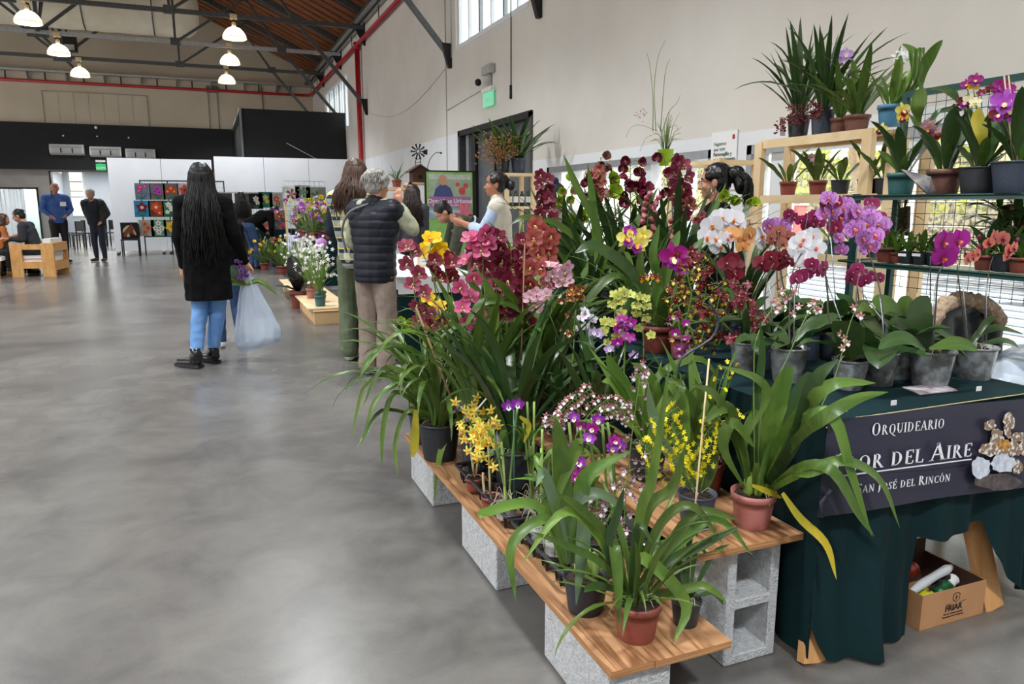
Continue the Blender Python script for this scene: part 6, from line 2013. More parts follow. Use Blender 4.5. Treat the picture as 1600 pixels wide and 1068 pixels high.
 for s_, sx in (('R', 1), ('L', -1)):
  c.cap(W(sh[s_] - lat * sx * .02), W(el[s_]), .030 * S_, .023 * S_)
  c.cap(W(el[s_]), W(wrist[s_]), .023 * S_, .0155 * S_)
  d = Wd(wrist[s_] - el[s_]) if 'h' + s_ not in P_ else Wd(P_['h' + s_])
  w0 = W(wrist[s_])
  nrm_ = d.cross(Wd((0, 0, 1)))
  if nrm_.length < .3:
   nrm_ = Wd(fwd)
  else:
   nrm_.normalize()
  nl = (nrm_ - d * nrm_.dot(d)).normalized()
  pn = d.cross(nl) * (1 if sx > 0 else -1)
  if 'p' + s_ in P_:
   pn = Wd(P_['p' + s_]); pn = (pn - d * pn.dot(d)).normalized(); nl = d.cross(pn)
  c.cap(w0, w0 + d * .042 * S_, .014 * S_, .017 * S_, nl, 1.45)
  for fi in range(4):
   off = nl * (fi - 1.5) * .0125 * S_
   L_ = (.040, .047, .044, .034)[fi] * S_
   f0 = w0 + d * .052 * S_ + off
   d1 = (d + pn * curl * .7).normalized()
   f1 = f0 + d1 * L_ * .5
   d2 = (d * (1 - curl) + pn * curl * 1.3).normalized()
   f2 = f1 + d2 * L_ * .5
   c.cap(f0 - d * .01 * S_, f1, .0058 * S_, .0054 * S_)
   c.cap(f1, f2, .0054 * S_, .0045 * S_)
  th0 = w0 + d * .018 * S_ + nl * .020 * S_
  th1 = th0 + (d * .7 + nl * .6 + pn * .3).normalized() * .026 * S_
  c.cap(th0, th1, .0075 * S_, .0064 * S_); c.cap(th1, th1 + (d + pn * .5 * curl).normalized() * .022 * S_, .0062 * S_, .005 * S_)
  c.cap(W(hp[s_]), W(kn[s_]), .050 * S_, .033 * S_)
  c.cap(W(kn[s_]), W(an[s_]), .033 * S_, .021 * S_)
  c.cap(W(an[s_] - Vector((0, 0, .014))), W(toe[s_]), .016 * S_, .013 * S_)
 body = c.build('body', skin, t, voxel, 3)
 if eyes:
  for sx in (1, -1):
   q = MB(); q.ball(W(hd(sx * .0205, .0435, .0755)), .0068 * S_, 8, 0); q.ball(W(hd(sx * .0207, .0485, .0755)), .0036 * S_, 6, 1); q.build('eye', [EYEW, EYED], t)
   q = MB(); q.tube([W(hd(sx * .010, .053, .088)), W(hd(sx * .022, .052, .092)), W(hd(sx * .034, .044, .088))], .0024 * S_, 5); q.build('eyebrow', hairm or EYED, t)
  q = MB(); q.tube([W(hd(-.014, .0525, .036)), W(hd(0, .0575, .0375)), W(hd(.014, .0525, .036))], [.002 * S_, .0042 * S_, .002 * S_], 6); q.build('mouth', LIP, t)
 if pants:
  c = Caps()
  c.cap(W(hipc + up * .045), W(hipc - up * .01), .060 * S_, .064 * S_, wl, 1.38)
  for s_, sx in (('R', 1), ('L', -1)):
   c.cap(W(hp[s_]), W(kn[s_]), .057 * S_, .041 * S_ * pantsw)
   c.cap(W(kn[s_]), W(an[s_] + Vector((0, 0, .012))), .041 * S_ * pantsw, (.030 if pantsw < 1.15 else .043) * S_ * min(pantsw, 1.1))
  zc = loc[2] + cuffz * H
  c.build('trousers', pants, t, voxel, 3, wr(.006 * H, 10), (lambda v: Vector((v.x, v.y, max(v.z, zc)))))
 tors = [(hipc + up * (hem + .03), .066, 1.32), (hipc + up * .10, .064, 1.30), (hipc + up * .22, .069, 1.45), (neck - up * .035, .050, 1.75)]
 def torso(c, k=1.0, tf=1.0, hm=hem):
  ls = [(hipc + up * (hm + .03), .066, 1.35)] + tors[1:]
  for (a, ra, wa), (b_, rb, wb) in zip(ls[:-1], ls[1:]):
   c.cap(W(a), W(b_), ra * S_ * k * tf, rb * S_ * k * tf, wl, (wa + wb) / 2 / (tf ** .3))
 def hemclamp(hm):
  o_ = W(hipc + up * hm)
  return lambda v: v - wu * min(0, (v - o_).dot(wu))
 def sleeves(c, k=1.0, upto='wrist'):
  for s_, sx in (('R', 1), ('L', -1)):
   c.cap(W(sh[s_] - lat * sx * .035), W(sh[s_]), .046 * S_ * k, .040 * S_ * k)
   c.cap(W(sh[s_]), W(el[s_]), .039 * S_ * k, .031 * S_ * k)
   if upto == 'wrist':
    c.cap(W(el[s_]), W(wrist[s_].lerp(el[s_], .06)), .031 * S_ * k, .0225 * S_ * k)
   elif upto == 'fore':
    c.cap(W(el[s_]), W(wrist[s_].lerp(el[s_], .55)), .031 * S_ * k, .027 * S_ * k)
 if top:
  c = Caps()
  torso(c, 1.0, topfat)
  sleeves(c, 1.05 if topfat < 1.1 else 1.2, sleeve)
  c.cap(W(neck - up * .02), W(neck + up * .005), .038 * S_, .034 * S_)
  c.build('top', top, t, voxel, 3, wr(shirtdisp * H, 9), hemclamp(hem - .012))
 if vest:
  m_, k_, hm_, quilt = vest
  c = Caps()
  torso(c, k_, topfat, hm_)
  c.cap(W(neck - lat * .06 - up * .02), W(neck + lat * .06 - up * .02), .045 * S_ * k_, None)
  c.cap(W(neck - up * .02), W(neck + up * .02), .042 * S_, .040 * S_)
  for s_ in ('R', 'L'):
   c.cap(W(neck - up * .03), W(sh[s_] - up * .004), .052 * S_ * k_, .049 * S_ * k_)
   c.cap(W(sh[s_] - up * .03 - (sh[s_] - neck) * .28), W(hipc + up * .12 + (sh[s_] - neck) * .45), .058 * S_ * k_, .056 * S_ * k_)
  f = (lambda v: -.011 * abs(math.sin((v.z - loc[2]) * PI / .062)) ** .35 * -1 + .004 * noise.noise(v * 14)) if quilt else wr(.006, 9)
  c.build('waistcoat', m_, t, voxel, 2, f, hemclamp(hm_ - .012))
 if coat:
  m_, zlow, k_ = coat
  c = Caps()
  torso(c, k_ * 1.06, topfat, 0)
  c.cap(W(hipc + up * .05), W((hipc.x, hipc.y - .005, zlow)), .073 * S_ * k_, .074 * S_ * k_, wl, 1.42)
  sleeves(c, 1.08, 'wrist')
  zc2 = loc[2] + zlow * H
  c.build('coat', m_, t, voxel, 3, wr(.008 * H, 7, (1, 1, .3)), (lambda v: Vector((v.x, v.y, max(v.z, zc2)))))
 if shoes:
  for s_ in ('R', 'L'):
   c = Caps()
   fd = (toe[s_] - an[s_]); fdw = Wd(fd)
   a0 = W(an[s_])
   c.cap(a0 + Vector((0, 0, .0)), a0 - fdw * .004 * S_ - Vector((0, 0, .018 * S_)), .026 * S_, .024 * S_)
   c.cap(a0 - Vector((0, 0, .018 * S_)), W(toe[s_]), .025 * S_, .020 * S_, Wd(Vector((fd.y, -fd.x, 0))), 1.15)
   q_ = c.build('shoe', shoes, t, max(voxel * .7, .005), 2)
 hm_ = hairm or EYED
 if hair:
  c = Caps()
  k = {'bald': 0}.get(hair, 1)
  if hair not in ('bald',):
   c.ell(W(hd(0, -.010, .100)), .0525 * S_, .058 * S_, .051 * S_, hq)
   c.ell(W(hd(0, -.024, .075)), .050 * S_, .040 * S_, .052 * S_, hq)
   if hair in ('bun', 'pony'):
    for sx in (1, -1):
     c.ell(W(hd(sx * .040, .006, .098)), .014 * S_, .030 * S_, .022 * S_, hq)
   if hair == 'bun':
    c.ell(W(hd(0, -.088, .070)), .028 * S_, .028 * S_, .030 * S_, hq)
   if hair == 'pony':
    c.ell(W(hd(0, -.080, .098)), .030 * S_, .034 * S_, .034 * S_, hq)
    c.ell(W(hd(0, -.098, .062)), .034 * S_, .030 * S_, .045 * S_, hq)
   if hair == 'curly':
    for i in range(46):
     a = rnd.uniform(0, 2 * PI); b_ = rnd.uniform(-.4, 1.4)
     x = .052 * math.cos(a) * math.cos(b_ * .9); y = -.010 + .056 * math.sin(a) * math.cos(b_ * .9); z = .088 + .05 * math.sin(b_)
     if y > .03 and z < .10:
      continue
     c.ell(W(hd(x, y, z)), .016 * S_, .016 * S_, .016 * S_)
   if hair == 'beanie':
    c.ell(W(hd(0, -.006, .098)), .058 * S_, .064 * S_, .060 * S_, hq)
    c.ell(W(hd(0, -.03, .165)), .020 * S_, .020 * S_, .020 * S_)
   gap = hd(0, .060, .070)
   f = (lambda v: .004 * math.sin(v.x * 260 + v.y * 260)) if hair == 'beanie' else (lambda v: .0035 * noise.noise(Vector((v.x * 60, v.y * 60, v.z * 14))))
   o = c.build('knitted_hat' if hair == 'beanie' else 'hair', hm_, t, voxel * .8, 2, f)
   if hair == 'beanie':
    pass
  else:
   c.ell(W(hd(0, -.020, .066)), .0485 * S_, .038 * S_, .034 * S_, hq)
   c.build('hair', hm_, t, voxel * .8, 2)
  if hair == 'long':
   q = MB()
   Ln = P_.get('hairlen', .25)
   for i in range(260):
    a = rnd.uniform(PI * .98, PI * 2.02) if i % 5 else rnd.uniform(PI * .85, PI * 2.15)
    ca, sa = math.cos(a), math.sin(a)
    r0 = hd(.046 * ca * .55, .05 * sa * .4 - .005, .145 - .004 * rnd.random())
    r1 = hd(.054 * ca, -.004 + .060 * sa, .098)
    r2 = hd(.058 * ca, -.008 + .062 * sa, .040)
    ln = Ln * rnd.uniform(.66, 1.08)
    r3 = r2 - Vector((0, 0, ln * .45)) + lat * ca * .026 - fwd * (.030 + .02 * rnd.random()) * (1 if sa < .2 else .2)
    r4 = r2 - Vector((0, 0, ln)) + lat * (ca * .022 + rnd.uniform(-.03, .03)) - fwd * (.032 + .022 * rnd.random()) * (1 if sa < .2 else .2)
    path = smooth_path([W(r0), W(r1), W(r2), W(r3), W(r4)], 12)
    for k2 in range(5, 13):
     path[k2] += Vector((math.sin(k2 * 1.3 + i) * .008, math.cos(k2 * .9 + i * 2) * .007, 0))
    q.tube(path, [.0075 * (1 - .06 * j) for j in range(13)], 4)
   q.build('long_hair', hm_, t)
  elif hair in ('short', 'bald', 'curly', 'pony', 'bun'):
   q = MB()
   nn = {'short': 90, 'bald': 30, 'curly': 200, 'pony': 260, 'bun': 70}[hair]
   for i in range(nn):
    if hair == 'pony' and i > 30:
     p0 = hd(rnd.uniform(-.02, .02), -.075, .11 + rnd.uniform(-.02, .02))
     p1 = hd(rnd.uniform(-.045, .045), -.115 - rnd.uniform(0, .02), .075)
     p2 = hd(rnd.uniform(-.05, .05), -.11 - rnd.uniform(-.01, .03), rnd.uniform(-.03, .03))
     q.tube(smooth_path([W(p0), W(p1), W(p2)], 6), [.003, .004, .004, .0035, .003, .002, .001], 4)
     continue
    a = rnd.uniform(0, 2 * PI); b_ = rnd.uniform(.05, 1.3)
    x, y, z = .050 * math.cos(a) * math.cos(b_), -.010 + .056 * math.sin(a) * math.cos(b_), .092 + .052 * math.sin(b_)
    if y > .03 and z < .115:
     continue
    dn = Vector((x, y + .01, 0)); dn.normalize() if dn.length > 0 else None
    ln = {'curly': .030, 'short': .014, 'bald': .010, 'bun': .02, 'pony': .02}[hair]
    if hair == 'bald' and z > .10:
     continue
    p0 = hd(x, y, z); p1 = hd(x + dn.x * ln * .5, y + dn.y * ln * .5 - .004, z - ln * .2); p2 = hd(x + dn.x * ln * .5, y + dn.y * ln * .5 - .008, z - ln)
    q.tube(smooth_path([W(p0), W(p1), W(p2)], 4), [.004, .0045, .004, .003, .001], 4)
   q.build('hair_strands', hm_, t)
 t['_'] = 0
 del t['_']
 return t, W, dict(hd=hd, neck=neck, hipc=hipc, up=up, lat=lat, fwd=fwd, sh=sh, el=el, wrist=wrist, an=an, toe=toe, Wd=Wd)
blk = mat('black_wool', (8, 8, 10), .9, c2=(13, 13, 16), scale=20, spec=.15)
nvy = mat('navy_knit', (22, 28, 46), .85, c2=(30, 36, 56), scale=20)
quil = mat('dark_navy_nylon', (24, 26, 36), .5, c2=(32, 34, 46), scale=10, spec=.3)
sage = mat('sage_knit', (176, 178, 150), .85, c2=(160, 162, 136), scale=30)
taupe = mat('taupe_trousers', (150, 134, 122), .8, c2=(136, 120, 110), scale=8)
olive = mat('olive_corduroy', (104, 114, 88), .85, c2=(90, 100, 76), scale=10)
jean = mat('light_blue_denim', (112, 158, 212), .8, c2=(90, 134, 192), scale=6)
jeand = mat('dark_blue_denim', (42, 68, 108), .8, c2=(34, 54, 90), scale=6)
bootb = mat('black_leather', (20, 20, 22), .25, coat=.3)
sneak = mat('white_sneaker', (226, 224, 220), .6)
hblack = mat('black_hair', (13, 11, 12), .38)
hbrown = mat('brown_hair', (66, 42, 30), .45, c2=(84, 56, 38), scale=30)
hgrey = mat('silver_hair', (176, 172, 166), .5, c2=(124, 120, 116), scale=40)
hdark = mat('dark_brown_hair', (28, 20, 18), .4)
hoodb = mat('blue_fleece', (64, 98, 164), .85, c2=(56, 86, 150), scale=14)
jackd = mat('charcoal_green_jacket', (44, 44, 40), .8)
brsh = mat('brown_suede', (74, 44, 36), .8)
dpant = mat('navy_trousers', (32, 34, 52), .8)
bpant = mat('black_trousers', (20, 20, 24), .8)
pl = bpy.data.materials.new('cream_navy_plaid')
pl.use_nodes = True
n = pl.node_tree.nodes; l = pl.node_tree.links; b = n['Principled BSDF']; b.inputs['Roughness'].default_value = .85
tcn = n.new('ShaderNodeTexCoord'); sx = n.new('ShaderNodeSeparateXYZ'); l.new(tcn.outputs['Object'], sx.inputs[0])
def band(sock, freq, thr):
 a = n.new('ShaderNodeMath'); a.operation = 'MULTIPLY'; a.inputs[1].default_value = freq; l.new(sock, a.inputs[0])
 f_ = n.new('ShaderNodeMath'); f_.operation = 'FRACT'; l.new(a.outputs[0], f_.inputs[0])
 g = n.new('ShaderNodeMath'); g.operation = 'GREATER_THAN'; g.inputs[1].default_value = thr; l.new(f_.outputs[0], g.inputs[0])
 return g.outputs[0]
yz = n.new('ShaderNodeMath'); yz.operation = 'ADD'; l.new(sx.outputs['X'], yz.inputs[0]); l.new(sx.outputs['Y'], yz.inputs[1])
b1 = band(yz.outputs[0], 11, .55); b2 = band(sx.outputs['Z'], 11, .55); b3 = band(sx.outputs['Z'], 11, .9)
ad = n.new('ShaderNodeMath'); ad.operation = 'ADD'; l.new(b1, ad.inputs[0]); l.new(b2, ad.inputs[1])
hf = n.new('ShaderNodeMath'); hf.operation = 'MULTIPLY'; hf.inputs[1].default_value = .5; l.new(ad.outputs[0], hf.inputs[0])
rp = n.new('ShaderNodeValToRGB'); rp.color_ramp.interpolation = 'CONSTANT'
rp.color_ramp.elements[0].color = rgb((228, 222, 180)); rp.color_ramp.elements[1].color = rgb((30, 38, 58)); rp.color_ramp.elements[1].position = .75
e = rp.color_ramp.elements.new(.3); e.color = rgb((150, 158, 150))
l.new(hf.outputs[0], rp.inputs[0])
mxp = n.new('ShaderNodeMix'); mxp.data_type = 'RGBA'; l.new(b3, mxp.inputs[0]); l.new(rp.outputs[0], mxp.inputs[6]); mxp.inputs[7].default_value = rgb((230, 214, 90))
l.new(mxp.outputs[2], b.inputs['Base Color'])
t, W, J = human('woman with very long black hair from behind, black coat, light jeans, carrying clear bag', (-.03, 6.75, 0), -8, 1.70,
    dict(eR=(.135, -.02, .655), wR=(.175, .035, .515), aL=(-.075, -.07, .05), kL=(-.05, .0, .285), fL=(-.7, .5, 0), aR=(-.01, .04, .045), kR=(.03, .03, .285), fR=(-.9, .6, 0), hairlen=.36, eL=(-.122, -.02, .65), wL=(-.115, .03, .50)),
    pants=jean, shoes=bootb, hair='long', hairm=hblack, coat=(blk, .335, 1.06), voxel=.0075, female=True, eyes=False, cuffz=.085)
q = MB(); c0 = W(J['wrist']['R'])
q.tube([c0 + Vector((0, 0, .035)), c0 + Vector((0, 0, .018))], .034, 10); q.build('cuff', mat('mustard_cuff', (214, 160, 50), .8), t)
for s_ in ('R', 'L'):
 a = W(J['an'][s_])
 q = MB(); q.tube([a + Vector((0, 0, .09)), a + Vector((0, 0, .03)), a - Vector((0, 0, .03))], [.046, .052, .056], 14); q.build('boot_shaft', bootb, t)
 q = MB(); p_ = W(J['toe'][s_]); d = (p_ - a); d.z = 0; d.normalize(); s2 = Vector((-d.y, d.x, 0))
 z = min(a.z - .09, .0) ; z0 = max(a.z - .076, 0.001)
 A4 = [a - d * .05 + s2 * .035, a - d * .05 - s2 * .035, p_ + d * .03 - s2 * .04, p_ + d * .03 + s2 * .04]
 q.hexa([Vector((v.x, v.y, z0)) for v in A4], [Vector((v.x, v.y, z0 + .026)) for v in A4]); q.build('sole', bootb, t)
hand = W(J['wrist']['R']) + Vector((.01, .01, -.075))
bt = thing('carrier_bag', 'clear plastic carrier bag hanging from the hand of the woman in the black coat', 'bag', hand)
bagm = mat('milky_clear_plastic', (222, 230, 240), .2, glass=.42, c2=(206, 218, 234), scale=5)
q = MB()
NB, KB = 64, 26
for k in range(KB + 1):
 f_ = k / KB
 wd_ = .012 + .185 * min(1, f_ / .8) ** .85
 dp_ = .012 + .12 * min(1, f_ / .8) ** .9
 if f_ > .93:
  wd_ *= 1 - (f_ - .93) * 3.0; dp_ *= 1 - (f_ - .93) * 7.5
 for i in range(NB):
  a_ = 2 * PI * i / NB
  fold = 1 + (.16 * noise.noise(Vector((math.cos(a_) * 2.2, math.sin(a_) * 2.2, f_ * 1.6 + 4))) + .10 * abs(noise.noise(Vector((math.cos(a_) * 6, math.sin(a_) * 6, f_ * 3)))) + .05 * noise.noise(Vector((math.cos(a_) * 14, math.sin(a_) * 14, f_ * 9))))
  x_, y_ = math.cos(a_) * wd_ * fold, math.sin(a_) * dp_ * fold
  zz = -.66 * f_ + .05 * f_ * math.cos(a_ - .4) * (1 if f_ > .5 else 0) - .03 * f_ * abs(math.cos(a_))
  q.v.append(tuple(hand + Vector((x_ * .93 + .07 * f_ - y_ * .3, y_ - x_ * .35, zz + .02))))
for k in range(KB):
 for i in range(NB):
  q.f.append((k * NB + i, (k + 1) * NB + i, (k + 1) * NB + (i + 1) % NB, k * NB + (i + 1) % NB)); q.m.append(0); q.sm.append(True)
q.f.append(tuple(KB * NB + i for i in range(NB))); q.m.append(0); q.sm.append(True)
q.build('bag_film', bagm, bt)
t = thing('vanda_orchid', 'cut violet orchid with strap leaves sticking out of the clear carrier bag', 'orchid', hand)
for k in range(26):
 p_ = hand + Vector((-.05 + rnd.gauss(0, .022), -.07 + rnd.gauss(0, .02), -.02 + rnd.gauss(0, .055)))
 flower(t, p_, 'dend', [petal_mat('mauve_petal', (70, 40, 90), (136, 96, 160)), purpeye, purpeye], .024, rface(.7))
for dx, dz, L_ in ((-.28, .08, .3), (-.24, -.02, .26), (-.30, -.12, .3), (-.18, .14, .26), (.26, -.10, .3), (.22, -.06, .24)):
 a = hand + Vector((-.02, -.03, -.12))
 q = MB(); q.ribbon(smooth_path([a, a + Vector((dx * .5, -.03, dz * .5 + .07)), a + Vector((dx, -.05, dz))], 8), leaf_wf('strap', .016), Vector((0, -1, .4)), .3); q.build('leaf', leaf_b, t)
t, W, J = human('person walking beyond the woman in black coat, only blue jeans and white sneakers showing', (.12, 7.55, 0), -10, 1.42,
    dict(aL=(-.05, -.02, .045), aR=(.08, -.05, .05)), top=blk, pants=jeand, shoes=sneak, hair='short', hairm=hblack, voxel=.010, female=True, eyes=False)
t, W, J = human('young woman with long brown hair, navy jumper, cream plaid shirt and wide olive trousers', (1.17, 6.42, 0), -38, 1.74,
    dict(headpitch=12, hairlen=.17, eR=(.135, .03, .66), wR=(.06, .13, .66), eL=(-.14, .0, .655), wL=(-.06, .12, .60)),
    top=nvy, hem=-.05, pants=olive, pantsw=1.35, shoes=sneak, hair='long', hairm=hbrown, voxel=.0075, female=True,
    vest=(pl, 1.12, -.045, False))
t, W, J = human('grey-haired woman raising a hand to her face, dark quilted waistcoat, taupe trousers', (1.20, 5.82, 0), -48, 1.63,
    dict(headpitch=6, headyaw=-10, eR=(.17, .08, .72), wR=(.075, .115, .825), pR=(0, 1, 0), hR=(-.25, .05, 1), eL=(-.14, .02, .655), wL=(-.10, .12, .58), lean=3),
    top=sage, hem=-.02, pants=taupe, pantsw=1.22, shoes=sneak, hair='curly', hairm=hgrey, voxel=.007, female=True, topfat=1.10,
    vest=(quil, 1.14, -.055, True), shirtdisp=.008)
q = MB(); q.tube(smooth_path([W(J['neck'] + J['lat'] * .0 - J['fwd'] * .05 + J['up'] * .012), W(J['neck'] - J['lat'] * .085 - J['fwd'] * .088 - J['up'] * .03), W(J['neck'] - J['lat'] * .150 - J['fwd'] * .06 - J['up'] * .12), W(J['neck'] - J['lat'] * .155 - J['fwd'] * .02 - J['up'] * .22)], 10), .009, 6)
q.build('bag_strap', mat('grey_strap', (120, 122, 128), .7), t)
t, W, J = human('saleswoman in profile, dark hair in a bun, pale striped shirt and cream waistcoat', (2.62, 6.7, 0), 66, 1.67,
    dict(headpitch=-4, headyaw=4, eR=(.125, .10, .66), wR=(.06, .225, .70), eL=(-.125, .10, .67), wL=(-.05, .22, .715), lean=4, pR=(0, 0, 1), pL=(0, 0, 1)),
    skin=SKIN2, top=mat('pale_blue_striped_shirt', (196, 212, 236), .8, c2=(176, 194, 224), scale=60, stretch=(1, 1, .05)), sleeve='fore', hem=-.02, pants=jeand, shoes=bootb, hair='bun', hairm=hdark, voxel=.007, female=True,
    vest=(mat('cream_waistcoat', (226, 220, 204), .85, c2=(214, 208, 190), scale=20), 1.10, -.03, False))
q = MB(); q.tube(smooth_path([W(J['neck'] + J['lat'] * .05), W(J['neck'] + J['fwd'] * .085 - J['up'] * .10), W(J['neck'] + J['fwd'] * .095 - J['up'] * .16)], 8), .012, 6); q.build('scarf', mat('grey_patterned_scarf', (110, 104, 108), .8, c2=(50, 46, 52), scale=40), t)
t, W, J = human('woman with long dark straight hair at the far end of the white table', (2.42, 9.3, 0), -30, 1.62,
    dict(hairlen=.22, headpitch=14), top=mat('dark_grey_puffer', (48, 50, 60), .6), pants=bpant, shoes=bootb, hair='long', hairm=mat('dark_chestnut_hair', (46, 26, 20), .4), voxel=.012, female=True, eyes=False)
strp = mat('olive_knit', (70, 72, 58), .9, c2=(60, 62, 50), scale=25)
t, W, J = human('man in olive jumper with pale stripes bending down over the white table', (3.05, 8.3, 0), 84, 1.74,
    dict(lean=60, hip=(0, -.05, .53), headpitch=-10, eR=(.13, .26, .44), wR=(.11, .33, .36), eL=(-.13, .26, .44), wL=(-.10, .33, .36)), top=strp, pants=dpant, shoes=bootb, hair='short', hairm=hdark, voxel=.010, topfat=1.1)
for k, (u_, m_) in enumerate(((.20, (190, 196, 206)), (.225, (30, 30, 36)), (.175, (30, 30, 36)))):
 q = MB()
 rg = []
 for i in range(25):
  a = 2 * PI * i / 24
  rg.append(W(J['hipc'] + J['up'] * u_ + J['lat'] * math.cos(a) * .112 + J['fwd'] * math.sin(a) * .086))
 q.tube(rg, .013 if k == 0 else .009, 6); q.build('jumper_stripe', mat('stripe_%s' % ('pale' if k == 0 else 'dark'), m_, .9), t)
t, W, J = human('person with black hair crouching between the striped jumper and the saleswoman', (3.25, 9.0, 0), 100, 1.6, dict(lean=14, hip=(0, -.02, .26), kR=(.07, .19, .28), kL=(-.07, .19, .28), aR=(.07, .06, .045), aL=(-.07, .06, .045), eR=(.13, .06, .42), eL=(-.13, .06, .42), wR=(.08, .18, .44), wL=(-.08, .18, .44)), top=mat('bottle_green_top', (26, 60, 50), .8), pants=bpant, hair='short', hairm=hblack, voxel=.014, female=True,
    )
t, W, J = human('person in a dark ribbed bobble hat behind the lime green orchids, face down', (2.98, 6.15, 0), 140, 1.56, dict(headpitch=25, lean=8), top=mat('cream_coat', (206, 200, 192), .8), pants=bpant, shoes=bootb, hair='beanie', hairm=mat('dark_ribbed_knit', (40, 44, 54), .9), voxel=.009, female=True)
t, W, J = human('woman in profile with dark ponytail and red-framed glasses, black jacket, behind the orchid table', (3.06, 3.98, 0), 44, 1.62,
    dict(headpitch=4, headyaw=0), top=blk, topfat=1.05, pants=bpant, shoes=bootb, hair='pony', hairm=hblack, voxel=.0065, female=True)
hd = J['hd']
for sx_ in (1, -1):
 q = MB(); q.tube([W(hd(sx_ * .021 + .013 * math.cos(a), .060, .0755 + .010 * math.sin(a))) for a in [k * PI / 6 for k in range(13)]], .0016, 5)
 q.tube([W(hd(sx_ * .034, .058, .079)), W(hd(sx_ * .051, .0, .076))], .0020, 5); q.build('glasses_frame', mat('red_brown_frame', (130, 30, 30), .3), t)
q = MB(); q.tube([W(hd(-.052, .0 + .010 * math.cos(a), .040 + .010 * math.sin(a))) for a in [k * PI / 5 for k in range(11)]], .0016, 5); q.build('earring', mat('silver', (210, 210, 210), .2, 1.0), t)
t, W, J = human('bald man standing with hands in the pocket of a blue hooded sweatshirt, black trousers', (-3.30, 20.5, 0), 200, 1.88,
    dict(eR=(.155, -.01, .665), wR=(.09, .05, .60), eL=(-.155, -.01, .665), wL=(-.09, .05, .60)), skin=SKIN2, top=hoodb, hem=-.02, topfat=1.16, pants=bpant, shoes=bootb, hair='bald', hairm=hgrey, voxel=.014)
c = Caps(); c.cap(W(J['neck'] - J['lat'] * .04 - J['fwd'] * .03), W(J['neck'] + J['lat'] * .04 - J['fwd'] * .03), .045 * 1.88, None); c.build('hood', hoodb, t, .014)
q = MB(); p_ = W(J['neck'] - J['up'] * .09 + J['fwd'] * .108 - J['lat'] * .055); q.box(p_.x - .06, p_.x + .06, p_.y - .03, p_.y - .0, p_.z - .05, p_.z + .05); q.build('name_badge', white_pl, t)
t, W, J = human('older man in an open charcoal jacket, navy trousers and brown shoes leaning forward', (-2.50, 20.6, 0), 160, 1.76,
    dict(lean=14, headpitch=4, eR=(.15, -.03, .67), wR=(.09, -.02, .54), eL=(-.15, .0, .66), wL=(-.10, .06, .56)), top=mat('navy_pullover', (18, 22, 34), .8), pants=dpant, shoes=brsh, hair='short', hairm=hgrey, voxel=.013, topfat=1.12,
    vest=None)
c = Caps()
for s_, sx_ in (('R', 1), ('L', -1)):
 c.cap(W(J['sh'][s_]), W(J['el'][s_]), .052 * 1.76, .042 * 1.76); c.cap(W(J['el'][s_]), W(J['wrist'][s_]), .042 * 1.76, .034 * 1.76)
 c.cap(W(J['sh'][s_] - J['lat'] * sx_ * .03 - J['fwd'] * .02), W(J['hipc'] + J['lat'] * sx_ * .075 + J['up'] * -.0), .058 * 1.76, .050 * 1.76)
c.cap(W(J['neck'] - J['fwd'] * .04 - J['up'] * .03), W(J['hipc'] - J['fwd'] * .03), .07 * 1.76, .06 * 1.76, J['Wd'](J['lat']), 1.5)
c.build('jacket', jackd, t, .014, 3, wr(.01, 8))
t, W, J = human('man in black jumper and dark jeans bending forward over the craft table', (.88, 16.9, 0), -62, 1.76,
    dict(lean=62, hip=(0, -.06, .53), headpitch=20, eR=(.13, .18, .50), wR=(.10, .20, .40), eL=(-.12, .16, .52), wL=(-.08, .22, .45)), top=blk, pants=jeand, shoes=bootb, hair='short', hairm=hdark, voxel=.012, topfat=1.1)
t, W, J = human('dark-haired person behind the bending man, only the head and shoulders showing', (.75, 18.6, 0), 10, 1.66, {}, top=mat('brown_shirt', (60, 48, 44), .8), pants=bpant, hair='long', hairm=hdark, voxel=.016, female=True, eyes=False)
sit = dict(hip=(0, -.02, .27), kR=(.07, .24, .30), kL=(-.07, .24, .30), aR=(.075, .24, .05), aL=(-.075, .24, .05))
t, W, J = human('man with glasses and dark jacket sitting in the wooden armchair, seen from the side', (-3.18, 16.95, 0), 82, 1.78,
    dict(sit, lean=16, headpitch=12, eR=(.13, .06, .40), wR=(.06, .20, .40), eL=(-.13, .06, .40), wL=(-.06, .20, .40), aR=(.075, .16, .05), aL=(-.075, .30, .05)), top=mat('charcoal_jacket', (40, 42, 50), .8), pants=bpant, shoes=bootb, hair='short', hairm=hblack, voxel=.012, topfat=1.12)
hd = J['hd']
q = MB()
for sx_ in (1, -1):
 q.tube([W(hd(sx_ * .021 + .012 * math.cos(a), .060, .0755 + .010 * math.sin(a))) for a in [k * PI / 5 for k in range(11)]], .003, 4)
q.tube([W(hd(.034, .058, .079)), W(hd(.051, .0, .076))], .003, 4); q.tube([W(hd(-.034, .058, .079)), W(hd(-.051, .0, .076))], .003, 4); q.build('glasses', black_metal, t)
